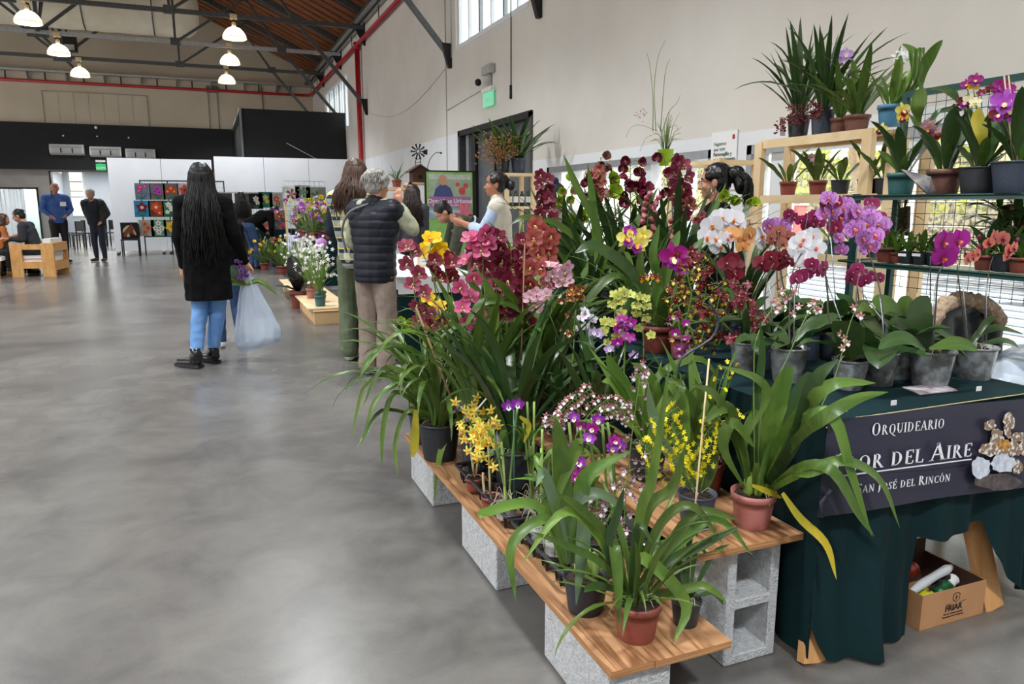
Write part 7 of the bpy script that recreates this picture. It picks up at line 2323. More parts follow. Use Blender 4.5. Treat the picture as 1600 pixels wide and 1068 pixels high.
for k, (x, y, yw, lab, hr, hm__, H_) in enumerate([(-3.92, 16.7, -70, 'child at the left edge of the photo held up behind a phone', 'short', hbrown, 1.3), (-3.78, 17.3, -80, 'woman with brown hair in an orange top seated at the far left', 'long', hbrown, 1.62)]):
 t, W, J = human(lab, (x, y, .10 if k == 0 else 0), yw, H_, dict(sit, lean=8, hairlen=.12, eR=(.12, .05, .42), wR=(.05, .16, .47), eL=(-.12, .05, .42), wL=(-.05, .16, .47)), top=mat('rust_top', (190, 110, 50), .8) if k else mat('dark_red_top', (84, 30, 36), .8), pants=bpant, shoes=bootb, hair=hr, hairm=hm__, voxel=.013, female=True)
 if k == 0:
  p_ = (W(J['wrist']['R']) + W(J['wrist']['L'])) / 2 + Vector((.05, 0, .05))
  q = MB(); q.box(p_.x - .006, p_.x + .006, p_.y - .045, p_.y + .045, p_.z - .06, p_.z + .10); tag(q.build('phone', mat('dark_red_case', (90, 20, 34), .4)), 'smartphone in a dark red case held up at the far left', 'phone')
# ================================================================== RACKS BY THE WINDOW
def shelf_plant(name, label, px, py, X, z, style, r_, h, spec, flowers=(), zofs=0, cat='orchid', ymax=None):
 label = orch_label(label, cat)
 p = atx(px, py, X)
 t = thing(name, label, cat, (X, p.y, z))
 pot(t, (X, p.y, z), r_, h, style, roots=0)
 b = Vector((X, p.y, z + h * .93))
 for s_ in spec:
  leaves(t, b, *s_[:6], m_=s_[6] if len(s_) > 6 else leaf_d, spread=r_ * .5, ws=s_[7] if len(s_) > 7 else 1)
 for (x, y, kd, mm, s_) in flowers:
  c = atx(x, y, X - rnd.uniform(0.0, .06))
  flower(t, c, kd, mm, s_, V(-1, -1, .1) + V(rnd.uniform(-.4, .4), rnd.uniform(-.4, .4), rnd.uniform(-.2, .2)))
 if flowers:
  q = MB()
  for (x, y, kd, mm, s_) in flowers[::2]:
   q.tube(smooth_path([b, b.lerp(atx(x, y, X), .6) + V(0, 0, .02), atx(x, y, X)], 6), .0022, 5)
  q.build('flower_stem', stem_g, t)
 return t, b
wt = thing('wooden_rack', 'pale pine shelving rack in front of the window, tall plants on its top shelf', 'rack', (3.7, 3.7, 0))
WX0, WX1, WY0, WY1 = 3.58, 3.84, 3.12, 4.22
for (x, y) in ((WX0, WY1), (WX1, WY1), (WX0, 3.30), (WX1, 3.30), (WX0, WY0), (WX1, WY0)):
 q = MB(); q.box(x - .02, x + .02, y - .035, y + .035, 0, 1.78 if y > 3.2 else 1.70); q.build('post', pine, wt)
for z in (1.74, 1.37, 1.0):
 for x in (WX0, WX1):
  q = MB(); q.box(x - .012, x + .012, WY0 + (.15 if z > 1.5 else .1), WY1, z, z + .055); q.build('rail', pine, wt)
 for k in range(5):
  x = WX0 + .03 + k * .05
  q = MB(); q.box(x - .021, x + .021, WY0 + .15, WY1, z + .03, z + .048); q.build('slat', pine, wt)
TOPZ = 1.795
U = lambda n_, L, a, b_, k='blade', m_=leaf_d, w_=1: (n_, k, L, a, b_, (0, 360), m_, w_)
U2 = lambda n_, L, a, b_, k='blade', m_=leaf_d, w_=1: (n_, k, L, a, b_, (0, 360), m_, w_)
def SP(*a):
 out = []
 for n_, k, L, a0, bd, az, m_, w_ in a:
  out.append((n_, k, L, a0, bd, az, m_, w_))
 return out
tall_sp = SP(U(24, (.38, .66), (0, 40), (0, 75), 'blade', leaf_d, .62))
hang = [mat('dark_red_hanging_flower', (110, 40, 44), .6)]
def hanging(t, px0, py0, px1, py1, X, n_, m_, s_=.014):
 """bunches of tiny hanging flowers: too many to count, one joined part"""
 q = MB()
 for i in range(n_):
  c = atx(rnd.uniform(px0, px1), rnd.uniform(py0, py1), X)
  c += V(rnd.uniform(-.05, .03), 0, 0)
  q.ball(c, s_ * rnd.uniform(.6, 1.1), 5, 0, (1, 1, .7))
 for i in range(5):
  x = px0 + (px1 - px0) * (i + .5) / 5
  q.tube([atx(x, py0 - 3, X), atx(x + 1, py1, X)], .003, 4)
 o = q.build('hanging_flowers', m_, t); o['kind'] = 'stuff'
 return o
t, b = shelf_plant('potted_orchid', 'orchid in black pot, left end of pine rack top, with hanging dark red flowers', 1247, 205, 3.70, TOPZ, 'black', .075, .15, tall_sp)
hanging(t, 1232, 165, 1255, 196, 3.60, 60, hang[0], .010)
hanging(t, 1218, 186, 1226, 212, 3.60, 24, hang[0], .010)
t, b = shelf_plant('potted_orchid', 'orchid in tall slate blue pot, second on pine rack top, hanging dark red flowers', 1284, 202, 3.70, TOPZ, 'slate', .075, .16, tall_sp)
hanging(t, 1264, 160, 1284, 186, 3.60, 50, hang[0], .010)
t, b = shelf_plant('potted_orchid', 'brown pot third on the pine rack top with broad leaves', 1312, 200, 3.72, TOPZ, 'brown', .06, .10, SP(U(8, (.3, .45), (10, 40), (20, 60), 'blade', leaf_g, 1.2)))
t, b = shelf_plant('potted_orchid', 'wide brown pot with arching leaves and two pale lilac flowers on the pine rack top', 1338, 198, 3.70, TOPZ, 'brown', .078, .10, SP(U(14, (.3, .5), (5, 50), (20, 80), 'blade', leaf_g, 1.2)),
     [(1306, 98, 'catt', [lilac, lilac, colm], .05), (1322, 86, 'catt', [lilac, lilac, colm], .045), (1313, 88, 'catt', [lilac, lilac, colm], .03)])
t, b = shelf_plant('potted_cattleya', 'orchid in blue pot, right end of pine rack top, pale leaves and white flowers', 1391, 196, 3.6, TOPZ, 'blue', .075, .115, SP(U(9, (.18, .34), (0, 30), (5, 50), 'oblong', leaf_b, .8), U(4, (.1, .2), (10, 60), (10, 50), 'oblong', leaf_b)),
     [(1402, 88, 'star', [white, white, colm], .035), (1410, 92, 'star', [white, white, colm], .035), (1416, 86, 'star', [white, white, colm], .03), (1408, 82, 'star', [white, cream, colm], .03)])
leaf_path(t, [atx(1437, 150, 3.5), atx(1442, 110, 3.5), atx(1455, 85, 3.5), atx(1473, 62, 3.5)], .06, leaf_b, 'oblong')
leaf_path(t, [atx(1430, 140, 3.5), atx(1428, 100, 3.5), atx(1425, 80, 3.5), atx(1410, 68, 3.5)], .06, leaf_g, 'oblong')
for x in (1428, 1436, 1442):
 q = MB(); q.tube(smooth_path([b, atx(x - 6, 130, 3.5), atx(x, 75, 3.5)], 6), .010, 6); q.build('cane', leaf_b, t)
MZ = 1.42
mid = SP(U(6, (.12, .30), (5, 60), (10, 60), 'oblong', leaf_g, .8))
for px, st, lab, fl in ((1231, 'terra', 'terracotta pot with one big oval leaf, left end of the pine rack middle shelf', []), (1277, 'terra', 'terracotta pot with upright leaves and small pink flowers on the pine rack middle shelf', [(1268, 244, 'dend', [pinkw, ph_m, colm], .024), (1276, 256, 'dend', [pinkw, ph_m, colm], .024), (1270, 250, 'dend', [pinkw, ph_m, colm], .02)]),
      (1312, 'black', 'black pot with dangling roots in the middle of the pine rack middle shelf', []), (1356, 'black', 'wide black pot with broad leaves on the pine rack middle shelf', []), (1380, 'black', 'small black pot at the right end of the pine rack middle shelf', [])):
 shelf_plant('potted_cattleya', lab, px, 300, 3.66, MZ, st, .058 if px != 1356 else .066, .09, mid, fl)
for px, lab in ((1300, 'dark pot left on the lowest pine rack shelf'), (1330, 'dark pot second on the lowest pine rack shelf'), (1358, 'dark pot right on the lowest pine rack shelf')):
 shelf_plant('potted_cattleya', lab, px, 400, 3.66, 1.05, 'teal' if px == 1300 else 'black', .06, .09, SP(U(6, (.14, .26), (5, 50), (10, 60), 'oblong', leaf_g, .7)))
gm = mat('dark_green_enamel', (26, 66, 60), .4, .3)
RX0, RX1, RY1, RY0 = 2.82, 3.10, 2.66, 1.2
rk = thing('mesh_rack', 'dark green metal rack with wire mesh back standing right of the pine rack', 'rack', (2.95, 2.0, 0))
for x in (RX0 + .02, RX1):
 for y in (RY1, RY0):
  q = MB(); q.box(x - .013, x + .013, y - .013, y + .013, 0, 1.41 if x < 3 else 1.88); q.build('post', gm, rk)
q = MB(); q.box(RX1 - .012, RX1 + .012, RY0, RY1, 1.855, 1.885); q.build('top_rail', gm, rk)
for z in (1.40, 1.095):
 q = MB(); q.box(RX0, RX1, RY0, RY1 + (.10 if z > 1.3 else 0), z - .018, z - .002)
 q.build('shelf', mat('green_glassy_shelf', (54, 92, 88), .25), rk)
 q = MB(); q.tube([(RX0, RY0, z), (RX0, RY1 + .06, z), (RX1, RY1 + .06, z)], .006, 6); q.build('shelf_edge_wire', gm, rk)
q = MB()
y = RY0
while y < RY1:
 q.tube([(RX1, y, .95), (RX1, y, 1.87)], .0016, 4, 0, True, False); y += .05
z = .97
while z < 1.86:
 q.tube([(RX1, RY0, z), (RX1, RY1, z)], .0016, 4, 0, True, False); z += .05
o = q.build('wire_mesh', gm, rk); o['kind'] = 'stuff'
SZ = 1.402
mb_ = SP(U(7, (.2, .34), (5, 45), (10, 60), 'oblong', leaf_d, .8), U(3, (.1, .2), (10, 60), (10, 50), 'oblong', leaf_g))
shelf_plant('potted_cattleya', 'orchid in teal pot, left end of mesh rack top shelf, yellow and maroon flowers', 1408, 285, 2.93, SZ, 'teal', .062, .10, mb_,
   [(1410, 172, 'catt', [cat_y, lipr, colm], .035), (1411, 184, 'catt', [yel, onc_w, colm], .028), (1376, 202, 'catt', [cat_y, onc_w, colm], .032)])
shelf_plant('potted_cattleya', 'faded brown pot on the mesh rack top shelf with white, yellow and red flowers', 1474, 293, 2.90, SZ, 'brown', .070, .105, mb_,
   [(1449, 202, 'catt', [pinkw, lipr, lipy], .036), (1462, 208, 'catt', [pinkw, lipr, lipy], .032), (1452, 192, 'dend', [pinkw, lipr, lipy], .026)])
t, b = shelf_plant('potted_cattleya', 'black pot with spilling roots and one yellowed leaf on the mesh rack top shelf', 1530, 292, 2.88, SZ, 'black', .082, .105, mb_,
     [(1520, 134, 'dend', [yel, yel, lipy], .026), (1524, 125, 'catt', [cat_p, cat_l, colm], .03), (1510, 132, 'catt', [cat_p, cat_l, colm], .024), (1515, 158, 'dend', [cream, onc_w, colm], .03), (1506, 160, 'catt', [onc_w, cat_l, colm], .03), (1524, 160, 'dend', [cream, grn, colm], .024), (1533, 145, 'dend', [onc_w, ph_m, colm], .018), (1548, 140, 'dend', [onc_w, onc_w, colm], .024)])
leaf_path(t, [atx(1538, 240, 2.85), atx(1534, 210, 2.82), atx(1528, 185, 2.82), atx(1530, 168, 2.82)], .05, leaf_y, 'oblong', nrm=V(-1, -.6, 0))
leaf_path(t, [atx(1503, 170, 2.85), atx(1490, 150, 2.8), atx(1470, 140, 2.8), atx(1450, 140, 2.8)], .05, leaf_d, 'oblong')
leaf_path(t, [atx(1503, 172, 2.85), atx(1490, 170, 2.8), atx(1470, 176, 2.8), atx(1452, 188, 2.8)], .055, leaf_d, 'oblong')
leaf_path(t, [atx(1437, 190, 2.85), atx(1434, 170, 2.8), atx(1438, 150, 2.8), atx(1443, 136, 2.8)], .06, leaf_g, 'oblong', nrm=V(-1, -.7, 0))
t, b = shelf_plant('potted_cattleya', 'orchid in large slate pot, right end of mesh rack top shelf, big violet flower', 1588, 285, 2.86, SZ, 'slate', .092, .12, mb_,
     [(1570, 160, 'catt', [cat_o, cat_o, colm], .055), (1578, 172, 'catt', [cat_o, cat_l, colm], .05), (1560, 178, 'catt', [onc_w, cat_l, colm], .035), (1565, 135, 'catt', [cat_p, cat_l, colm], .035), (1574, 140, 'catt', [cat_p, onc_w, colm], .03), (1552, 178, 'dend', [yel, yel, colm], .02)])
for x in (1577, 1584):
 stake(t, atx(x + 6, 250, 2.84), atx(x - 8, 118, 2.84), mat('pale_cane', (196, 176, 134), .6), .003)
q = MB(); c = atx(1455, 300, 2.80)
q.add([atx(1409, 264, 2.74), atx(1455, 276, 2.80), atx(1462, 297, 2.84), atx(1450, 303, 2.74), atx(1430, 285, 2.70)], [(0, 1, 2, 3, 4)])
q.v += [(x + .004, y + .004, z - .004) for x, y, z in q.v]; q.f.append((9, 8, 7, 6, 5)); q.m.append(0); q.sm.append(False)
tag(q.build('printed_flyer', mat('glossy_print', (176, 166, 156), .3, c2=(70, 78, 100), scale=14)), 'curled printed flyer lying at the edge of the mesh rack top shelf', 'flyer')
LZ = 1.098
sm_ = SP(U(12, (.06, .14), (5, 60), (10, 60), 'oblong', leaf_b, .8))
for px, st, r_, lab in ((1385, 'terra', .05, 'orange terracotta pot at the left end of the mesh rack lower shelf'), (1402, 'terra', .035, 'small terracotta pot beside the orange one on the mesh rack lower shelf'), (1418, 'black', .04, 'black cell of seedlings, left, on the mesh rack lower shelf'),
      (1440, 'black', .04, 'black cell of seedlings, middle, on the mesh rack lower shelf'), (1462, 'black', .04, 'black cell of seedlings, right, on the mesh rack lower shelf'), (1540, 'terra', .045, 'reddish pot behind the salmon flowers on the mesh rack lower shelf'),
      (1570, 'black', .05, 'black pot behind the salmon flowers on the mesh rack lower shelf'), (1596, 'terra', .045, 'reddish pot at the right edge of the photo on the mesh rack lower shelf')):
 t, b = shelf_plant('potted_seedling', lab, px, 405, 2.93, LZ, st, r_, r_ * 1.35, sm_, cat='plant')
 if px > 1500:
  leaves(t, b, 5, 'oblong', (.12, .2), (5, 50), (10, 60), m_=leaf_d, spread=.02)
q = MB()
for x in (1410, 1432):
 c = atx(x, 398, 2.86); q.box(c.x - .003, c.x, c.y - .02, c.y + .02, c.z - .006, c.z + .006)
tag(q.build('price_tags', white_pl), 'pair of white labels on the seedling cells', 'label', kind='stuff')
for k, (px, py, sz, lab) in enumerate([(1565, 345, .16, 'mounted orchid on a cork slab hanging on the mesh above the salmon flowers'), (1592, 348, .14, 'mounted dark-leaved orchid hanging on the mesh at the right edge of the photo'), (1408, 345, .13, 'narrow-leaved mounted orchid hanging on the mesh above the orange pot')]):
 p = atx(px, py, RX1 - .04)
 t = thing('mounted_orchid', lab, 'orchid', p)
 q = MB(); q.hexa([p + V(.01, -.03, -.07), p + V(.03, -.03, -.07), p + V(.03, .03, -.06), p + V(.01, .03, -.06)], [p + V(.01, -.02, .07), p + V(.03, -.02, .07), p + V(.03, .025, .06), p + V(.01, .025, .06)]); q.build('cork_slab', bark, t)
 q = MB(); q.tube([p + V(.02, 0, .06), p + V(.035, 0, .12)], .0015, 4); q.build('hanging_wire', galv, t)
 for i in range(14):
  leaf(t, p + V(-.01, rnd.uniform(-.02, .02), rnd.uniform(-.04, .05)), 'oblong' if k < 2 else 'blade', R(rnd.uniform(90, 270)), rnd.choice([14, 45, 65, 85]), 45, sz * rnd.uniform(.6, 1.1), leaf_d if k else leaf_g)
wt = thing('wooden_rack', 'narrow pine rack farther along the window carrying the lime green pot', 'rack', (3.7, 5.3, 0))
for (x, y) in ((3.55, 4.62), (3.55, 5.22), (3.9, 4.62), (3.9, 5.22)):
 q = MB(); q.box(x - .025, x + .025, y - .03, y + .03, 0, 1.70); q.build('post', pine, wt)
for z in (1.66, 1.25, .8):
 q = MB(); q.box(3.53, 3.92, 4.60, 5.25, z, z + .03); q.build('shelf', pine, wt)
t = thing('potted_rhipsalis', 'lime green pot of wispy grass-like stems with pink tips on the pine rack', 'plant', (3.7, 4.98, 1.69))
p = atx(1040, 236, 3.66)
q = MB(); q.lathe([(.001, 0), (.050, 0), (.068, .13), (.072, .135), (.066, .135), (.06, .11)], 24, (3.66, p.y, 1.69)); q.build('pot', limepot, t)
b = V(3.66, p.y, 1.81)
for i in range(34):
 a = rnd.uniform(0, 6.28); r_ = rnd.uniform(.03, .20); h = rnd.uniform(.1, .34)
 e = b + V(math.cos(a) * r_, math.sin(a) * r_, h if r_ < .12 else h * .6)
 q = MB(); q.tube(smooth_path([b + V(math.cos(a) * .02, math.sin(a) * .02, 0), b.lerp(e, .5) + V(0, 0, .05), e], 6), [.003, .003, .003, .0026, .002, .0016, .001], 4)
 q.build('stem', stem_g if i % 3 else leaf_b, t)
for pts in ([(1020, 205), (1020, 150), (1015, 100), (1010, 82)], [(1025, 205), (1022, 140), (1028, 90), (1040, 62)], [(1032, 205), (1036, 150), (1040, 110), (1047, 92)], [(1035, 205), (1045, 175), (1058, 160), (1063, 148)]):
 q = MB(); q.tube(smooth_path([atx(x, y, 3.66) for x, y in pts], 10), [.0042 - .0003 * k for k in range(11)], 5); q.build('stem', stem_g, t)
for i in range(16):
 c = atx(rnd.gauss(1004, 7), rnd.gauss(178, 5), 3.6)
 q = MB(); q.tube([c, c + V(rnd.uniform(-.03, .0), rnd.uniform(-.02, .02), rnd.uniform(-.01, .03))], [.003, .001], 4); q.build('pink_tip', pinkb, t)
q = MB()
for pts in ([(1028, 205), (1000, 195), (985, 200), (978, 215)], [(1026, 208), (1010, 215), (1003, 228), (1000, 236)], [(1040, 205), (1055, 195), (1058, 200), (1060, 205)]):
 q.tube(smooth_path([atx(x, y, 3.62) for x, y in pts], 8), .002, 4)
q.build('trailing_stems', stem_g, t)
jt = thing('jacket_on_chair', 'dark jacket with beige fleece lining hung over a chair back behind the table', 'jacket', (3.0, 2.25, .4))
c = Caps()
pl_ = [at(1462, 520, 2.2), at(1470, 490, 2.2), at(1500, 475, 2.2), at(1540, 480, 2.2), at(1556, 500, 2.2)]
for a, b_ in zip(pl_[:-1], pl_[1:]):
 c.cap(a, b_, .045)
for x in (1470, 1495, 1520, 1545):
 c.cap(at(x, 500, 2.2), at(x + 3, 640, 2.2), .05)
c.build('jacket_shell', mat('black_quilted_shell', (30, 32, 38), .5), jt, .01, 3, wr(.012, 12))
c = Caps()
pl2 = [at(1460, 500, 2.14), at(1475, 474, 2.14), at(1500, 466, 2.14), at(1528, 470, 2.14), at(1552, 486, 2.14), at(1562, 500, 2.14)]
for a, b_ in zip(pl2[:-1], pl2[1:]):
 c.cap(a, b_, .030, None)
c.build('fleece_lining', mat('beige_fleece', (198, 172, 146), .95, c2=(174, 148, 122), scale=60, bump=1, bscale=90), jt, .008, 2, lambda v: .010 * noise.noise(v * 40) + .006 * noise.noise(v * 90))
ch = thing('chair', 'black metal chair under the jacket behind the orchid table', 'chair', (3.05, 2.3, 0))
for (x, y, z) in ((2.88, 2.25, .92), (3.28, 2.25, .92), (2.88, 2.65, .44), (3.28, 2.65, .44)):
 q = MB(); q.tube([(x, y, 0), (x, y, z)], .012, 8); q.build('leg', black_metal, ch)
q = MB(); q.box(2.86, 3.30, 2.22, 2.68, .43, .46); q.build('seat', black_metal, ch)
q = MB(); q.box(2.88, 3.28, 2.235, 2.26, .6, .9); q.build('backrest', black_metal, ch)
cb = MB(); c0 = at(1590, 600, 2.05)
bgm = mat('milky_clear_plastic', (214, 222, 234), .22, glass=.35)
c = Caps(); c.cap((2.95, 1.95, .62), (3.25, 2.05, .64), .12); c.cap((2.92, 1.9, .5), (3.2, 1.95, .5), .13)
c.build('plastic_bags', bgm, None, .014, 2, lambda v: .02 * noise.noise(v * 14))
tag([o for o in COL.objects if o.name == 'plastic_bags'][0], 'heap of clear plastic bags behind the right corner of the table', 'bag')
st_ = thing('stool', 'low stool carrying the clear plastic bags behind the table corner', 'stool', (3.08, 1.97, 0))
q = MB(); q.box(2.88, 3.28, 1.80, 2.14, .34, .37); q.build('seat', pine, st_)
for x in (2.91, 3.25):
 for y in (1.83, 2.11):
  q = MB(); q.box(x - .015, x + .015, y - .015, y + .015, 0, .34); q.build('leg', pine, st_)
# ================================================================== SECOND STALL (white table)
t = thing('display_table', 'long table with white cloth top and dark green skirt where the customers stand', 'table', (1.8, 7.5, 0))
q = MB(); q.box(1.46, 2.16, 6.10, 9.0, .735, .755); q.build('tabletop', pine, t)
q = MB()
vs_ = []
per = [(1.45, 9.02), (1.45, 6.08), (2.17, 6.08), (2.17, 9.02)]
pth = []
for (xa, ya), (xb, yb) in zip(per[:-1], per[1:]):
 m_ = int(math.hypot(xb - xa, yb - ya) / .035)
 pth += [(xa + (xb - xa) * i / m_, ya + (yb - ya) * i / m_) for i in range(m_)]
for i, (x, y) in enumerate(pth):
 w_ = .016 * math.sin(i * .9)
 vs_ += [(x - w_ - .012, y - w_ - .012, .02), (x, y, .752)]
q.add(vs_, [(2 * i, 2 * i + 2, 2 * i + 3, 2 * i + 1) for i in range(len(pth) - 1)], 0, True)
q.build('table_skirt', cloth, t)
q = MB(); q.box(1.44, 2.18, 6.07, 9.03, .756, .764); q.box(1.435, 1.44, 6.07, 9.03, .66, .764); q.box(1.44, 2.18, 6.062, 6.068, .62, .764)
q.build('white_top_cloth', mat('white_linen', (226, 228, 228), .8), t)
def frame_card(label, px, py, Y, w_, h_, zbase, m_frame, m_sheet, name='framed_card', cat='picture'):
 p = at(px, py, Y)
 o = thing(name, label, cat, (p.x, Y, zbase))
 q = MB(); x0, x1, z0, z1 = p.x - w_ / 2, p.x + w_ / 2, zbase, zbase + h_
 tt = .08 * h_
 for a in ((x0, x1, z0, z0 + .02), (x0, x1, z1 - .02, z1), (x0, x0 + .02, z0, z1), (x1 - .02, x1, z0, z1)):
  q.box(a[0], a[1], Y - .012, Y + .01, a[2], a[3])
 q.build('frame', m_frame, o)
 q = MB(); q.box(x0 + .015, x1 - .015, Y - .004, Y + .004, z0 + .015, z1 - .015); q.build('sheet', m_sheet, o)
 q = MB()
 for k in range(4):
  z = z1 - .06 - k * h_ * .16
  q.box(p.x - w_ * .25, p.x + w_ * .22, Y - .006, Y - .004, z, z + .006)
 q.build('printed_lines', mat('grey_print', (120, 116, 112), .8), o)
 return o
frame_card('small pale wooden frame with a printed card standing on the white table', 665, 390, 7.0, .17, .21, .765, pine, white_pl)
frame_card('white card leaning on the white table in front of the saleswoman', 754, 395, 6.5, .16, .2, .765, white_pl, white_pl)
for k, (px, py, w_, cm, lab) in enumerate([(700, 398, .12, (150, 146, 138), 'grey box among small goods on the white table'), (715, 402, .08, (210, 190, 170), 'cream box among small goods on the white table'), (728, 400, .06, (236, 236, 236), 'white carton on the white table'), (690, 404, .05, (190, 160, 130), 'tan packet on the white table'), (652, 408, .1, (230, 232, 230), 'white parcel at the near end of the white table')]):
 p = atz(px, py, .765)
 q = MB(); q.box(p.x, p.x + w_, p.y, p.y + w_, .765, .765 + .05 + .01 * k); q.box(p.x - .003, p.x + w_ + .003, p.y - .003, p.y + w_ + .003, .8 + .01 * k, .82 + .01 * k)
 tag(q.build('small_box', mat('box_tone_%d' % k, cm, .7)), lab, 'box')
t = thing('potted_seedling', 'bright green leafy plant wrapped in pale green film on the white table', 'plant', atz(668, 392, .765) + V(-.1, 1.0, 0))
b = Vector(t.location)
q = MB(); q.lathe([(.03, 0), (.05, .05), (.09, .15), (.1, .16)], 12, b); q.build('wrapping', mat('green_film', (120, 214, 150), .3, trans=.3), t)
leaves(t, b + V(0, 0, .08), 12, 'blade', (.15, .3), (0, 30), (0, 40), m_=leaf_b, spread=.03)
t = thing('potted_flowers', 'low tray of small pale blossoms with white stakes on the white table', 'plant', atz(705, 402, .765) + V(.05, .4, 0))
b = Vector(t.location)
for i in range(22):
 c = b + V(rnd.uniform(-.1, .25), rnd.uniform(-.2, .2), rnd.uniform(.03, .12))
 flower(t, c, 'star', [cream, cream], .02, rface(.8))
for i in range(4):
 c = b + V(-.05 + i * .07, 0, 0); stake(t, c, c + V(0, 0, .16), white_pl, .003)
q = MB(); q.box(b.x - .1, b.x + .25, b.y - .2, b.y + .2, b.z, b.z + .03); q.build('tray', trm, t)
PY = 10.1
pt = thing('stall_poster', 'tall green and pink poster with a portrait, in a black frame behind the white table', 'poster', (at(704, 340, PY).x, PY, .4))
a_, c_ = at(666, 268, PY), at(738, 268, PY)
x0, x1, zt, zb = a_.x, c_.x, a_.z, at(700, 372, PY).z - .35
gz = lambda y: at(700, y, PY).z
q = MB(); q.box(x0 - .02, x1 + .06, PY + .01, PY + .04, zb, zt + .02); q.build('black_frame', black_metal, pt)
bands = [((x0, x1), (zb, zt), (150, 206, 110), 0), ((x0 + .03, x1 - .03), (gz(321), zt - .03), (206, 214, 206), 1), ((x0 + .03, x1 - .03), (gz(308), gz(280)), (170, 190, 164), 2), ((x0 + .03, x1 - .03), (gz(323), gz(307)), (186, 110, 180), 3), ((x0 + .03, x1 - .03), (gz(341), gz(325)), (150, 184, 216), 4)]
for (xa, xb), (za, zb_), cc, k in bands:
 q = MB(); q.box(xa, xb, PY - .002 * k, PY - .002 * k + .004, za, zb_); q.build('printed_band', mat('poster_tone_%d' % k, cc, .6, c2=tuple(int(v * .8) for v in cc), scale=9, contrast=(.3, .8)), pt)
q = MB()
pc = at(692, 281, PY - .012)
q.add([(pc.x + .055 * math.cos(a), PY - .012, pc.z + .075 * math.sin(a)) for a in [k * PI / 8 for k in range(16)]], [tuple(range(16))])
q.add([(pc.x - .14, PY - .0115, gz(307)), (pc.x + .15, PY - .0115, gz(307)), (pc.x + .11, PY - .0115, pc.z - .11), (pc.x + .03, PY - .0115, pc.z - .06), (pc.x - .03, PY - .0115, pc.z - .06), (pc.x - .11, PY - .0115, pc.z - .12)], [tuple(range(6))], 1)
q.build('portrait', [SKIN, mat('printed_blue_shirt', (66, 80, 130), .7)], pt)
q = MB()
for (dx, dy, r_) in ((722, 298, .05), (728, 290, .035), (715, 288, .03)):
 c = at(dx, dy, PY - .012); q.add([(c.x + r_ * math.cos(a), PY - .012, c.z + r_ * math.sin(a)) for a in [k * PI / 5 for k in range(10)]], [tuple(range(10))])
q.build('printed_red_blossom', mat('print_red', (206, 70, 80), .7), pt)
q = MB(); c = at(725, 332, PY - .014)
for k in range(6):
 a = k * PI / 3; q.add([(c.x, PY - .014, c.z), (c.x + .09 * math.cos(a - .45), PY - .014, c.z + .12 * math.sin(a - .45)), (c.x + .13 * math.cos(a), PY - .014, c.z + .16 * math.sin(a)), (c.x + .09 * math.cos(a + .45), PY - .014, c.z + .12 * math.sin(a + .45))], [(0, 1, 2, 3)])
q.build('printed_flower_logo', mat('print_rose', (220, 110, 130), .7), pt)
place_text('Orquídeas Urbanas', .084, white_pl, pt, ((x0 + x1) / 2 - .0, PY - .012, gz(317)), (1, 0, 0), (0, 0, 1), bold=True)
place_text('Estudio Floricultor', .055, white_pl, pt, ((x0 + x1) / 2 - .05, PY - .012, gz(322)), (1, 0, 0), (0, 0, 1))
place_text('orquideasurbanas', .07, white_pl, pt, ((x0 + x1) / 2 - .1, PY - .014, gz(332)), (1, 0, 0), (0, 0, 1))
for xx in (x0 + .05, x1):
 q = MB(); q.box(xx - .015, xx + .015, PY + .04, PY + .07, 0, zb + .2); q.build('leg', black_metal, pt)
wt = thing('wooden_rack', 'small pine rack left of the poster with the bird house on top', 'rack', (2.5, 10.4, 0))
a_, c_ = at(638, 285, 10.4), at(662, 285, 10.4)
X0_, X1_ = a_.x, c_.x
for x in (X0_, X1_ + .1):
 for y in (10.3, 10.65):
  q = MB(); q.box(x - .02, x + .02, y - .02, y + .02, 0, a_.z); q.build('post', pine, wt)
for z in (a_.z, a_.z - .35, a_.z - .75):
 q = MB(); q.box(X0_ - .02, X1_ + .12, 10.28, 10.67, z - .03, z); q.build('shelf', pine, wt)
bhz = a_.z
t = thing('bird_house', 'brown wooden bird house with pitched roof on the small pine rack', 'bird house', ((X0_ + X1_) / 2, 10.45, bhz))
cx, cy = (X0_ + X1_) / 2 + .05, 10.45
wd = mat('dark_brown_wood', (92, 58, 44), .7, c2=(70, 44, 34), scale=14)
q = MB(); q.box(cx - .11, cx + .11, cy - .09, cy + .09, bhz, bhz + .15); q.build('house_body', wd, t)
q = MB(); q.lathe([(.001, 0), (.028, 0)], 14); me = q.mesh('entrance_hole', black_metal); me.transform(Matrix.Rotation(PI / 2, 4, 'X')); me.transform(Matrix.Translation((cx, cy - .092, bhz + .08))); link('entrance_hole', me, t)
for s_ in (1, -1):
 q = MB(); q.hexa([(cx, cy - .13, bhz + .235), (cx, cy + .13, bhz + .235), (cx + s_ * .17, cy + .13, bhz + .13), (cx + s_ * .17, cy - .13, bhz + .13)], [(cx, cy - .13, bhz + .255), (cx, cy + .13, bhz + .255), (cx + s_ * .17, cy + .13, bhz + .15), (cx + s_ * .17, cy - .13, bhz + .15)]); q.build('roof_panel', wd, t)
q = MB(); q.add([(cx - .11, cy - .09, bhz + .15), (cx + .11, cy - .09, bhz + .15), (cx, cy - .09, bhz + .24), (cx - .11, cy + .09, bhz + .15), (cx + .11, cy + .09, bhz + .15), (cx, cy + .09, bhz + .24)], [(0, 1, 2), (5, 4, 3)]); q.build('gable_end', wd, t)
t = thing('toy_windmill', 'small dark metal windmill standing on the bird house roof', 'windmill', (cx, cy, bhz + .25))
q = MB()
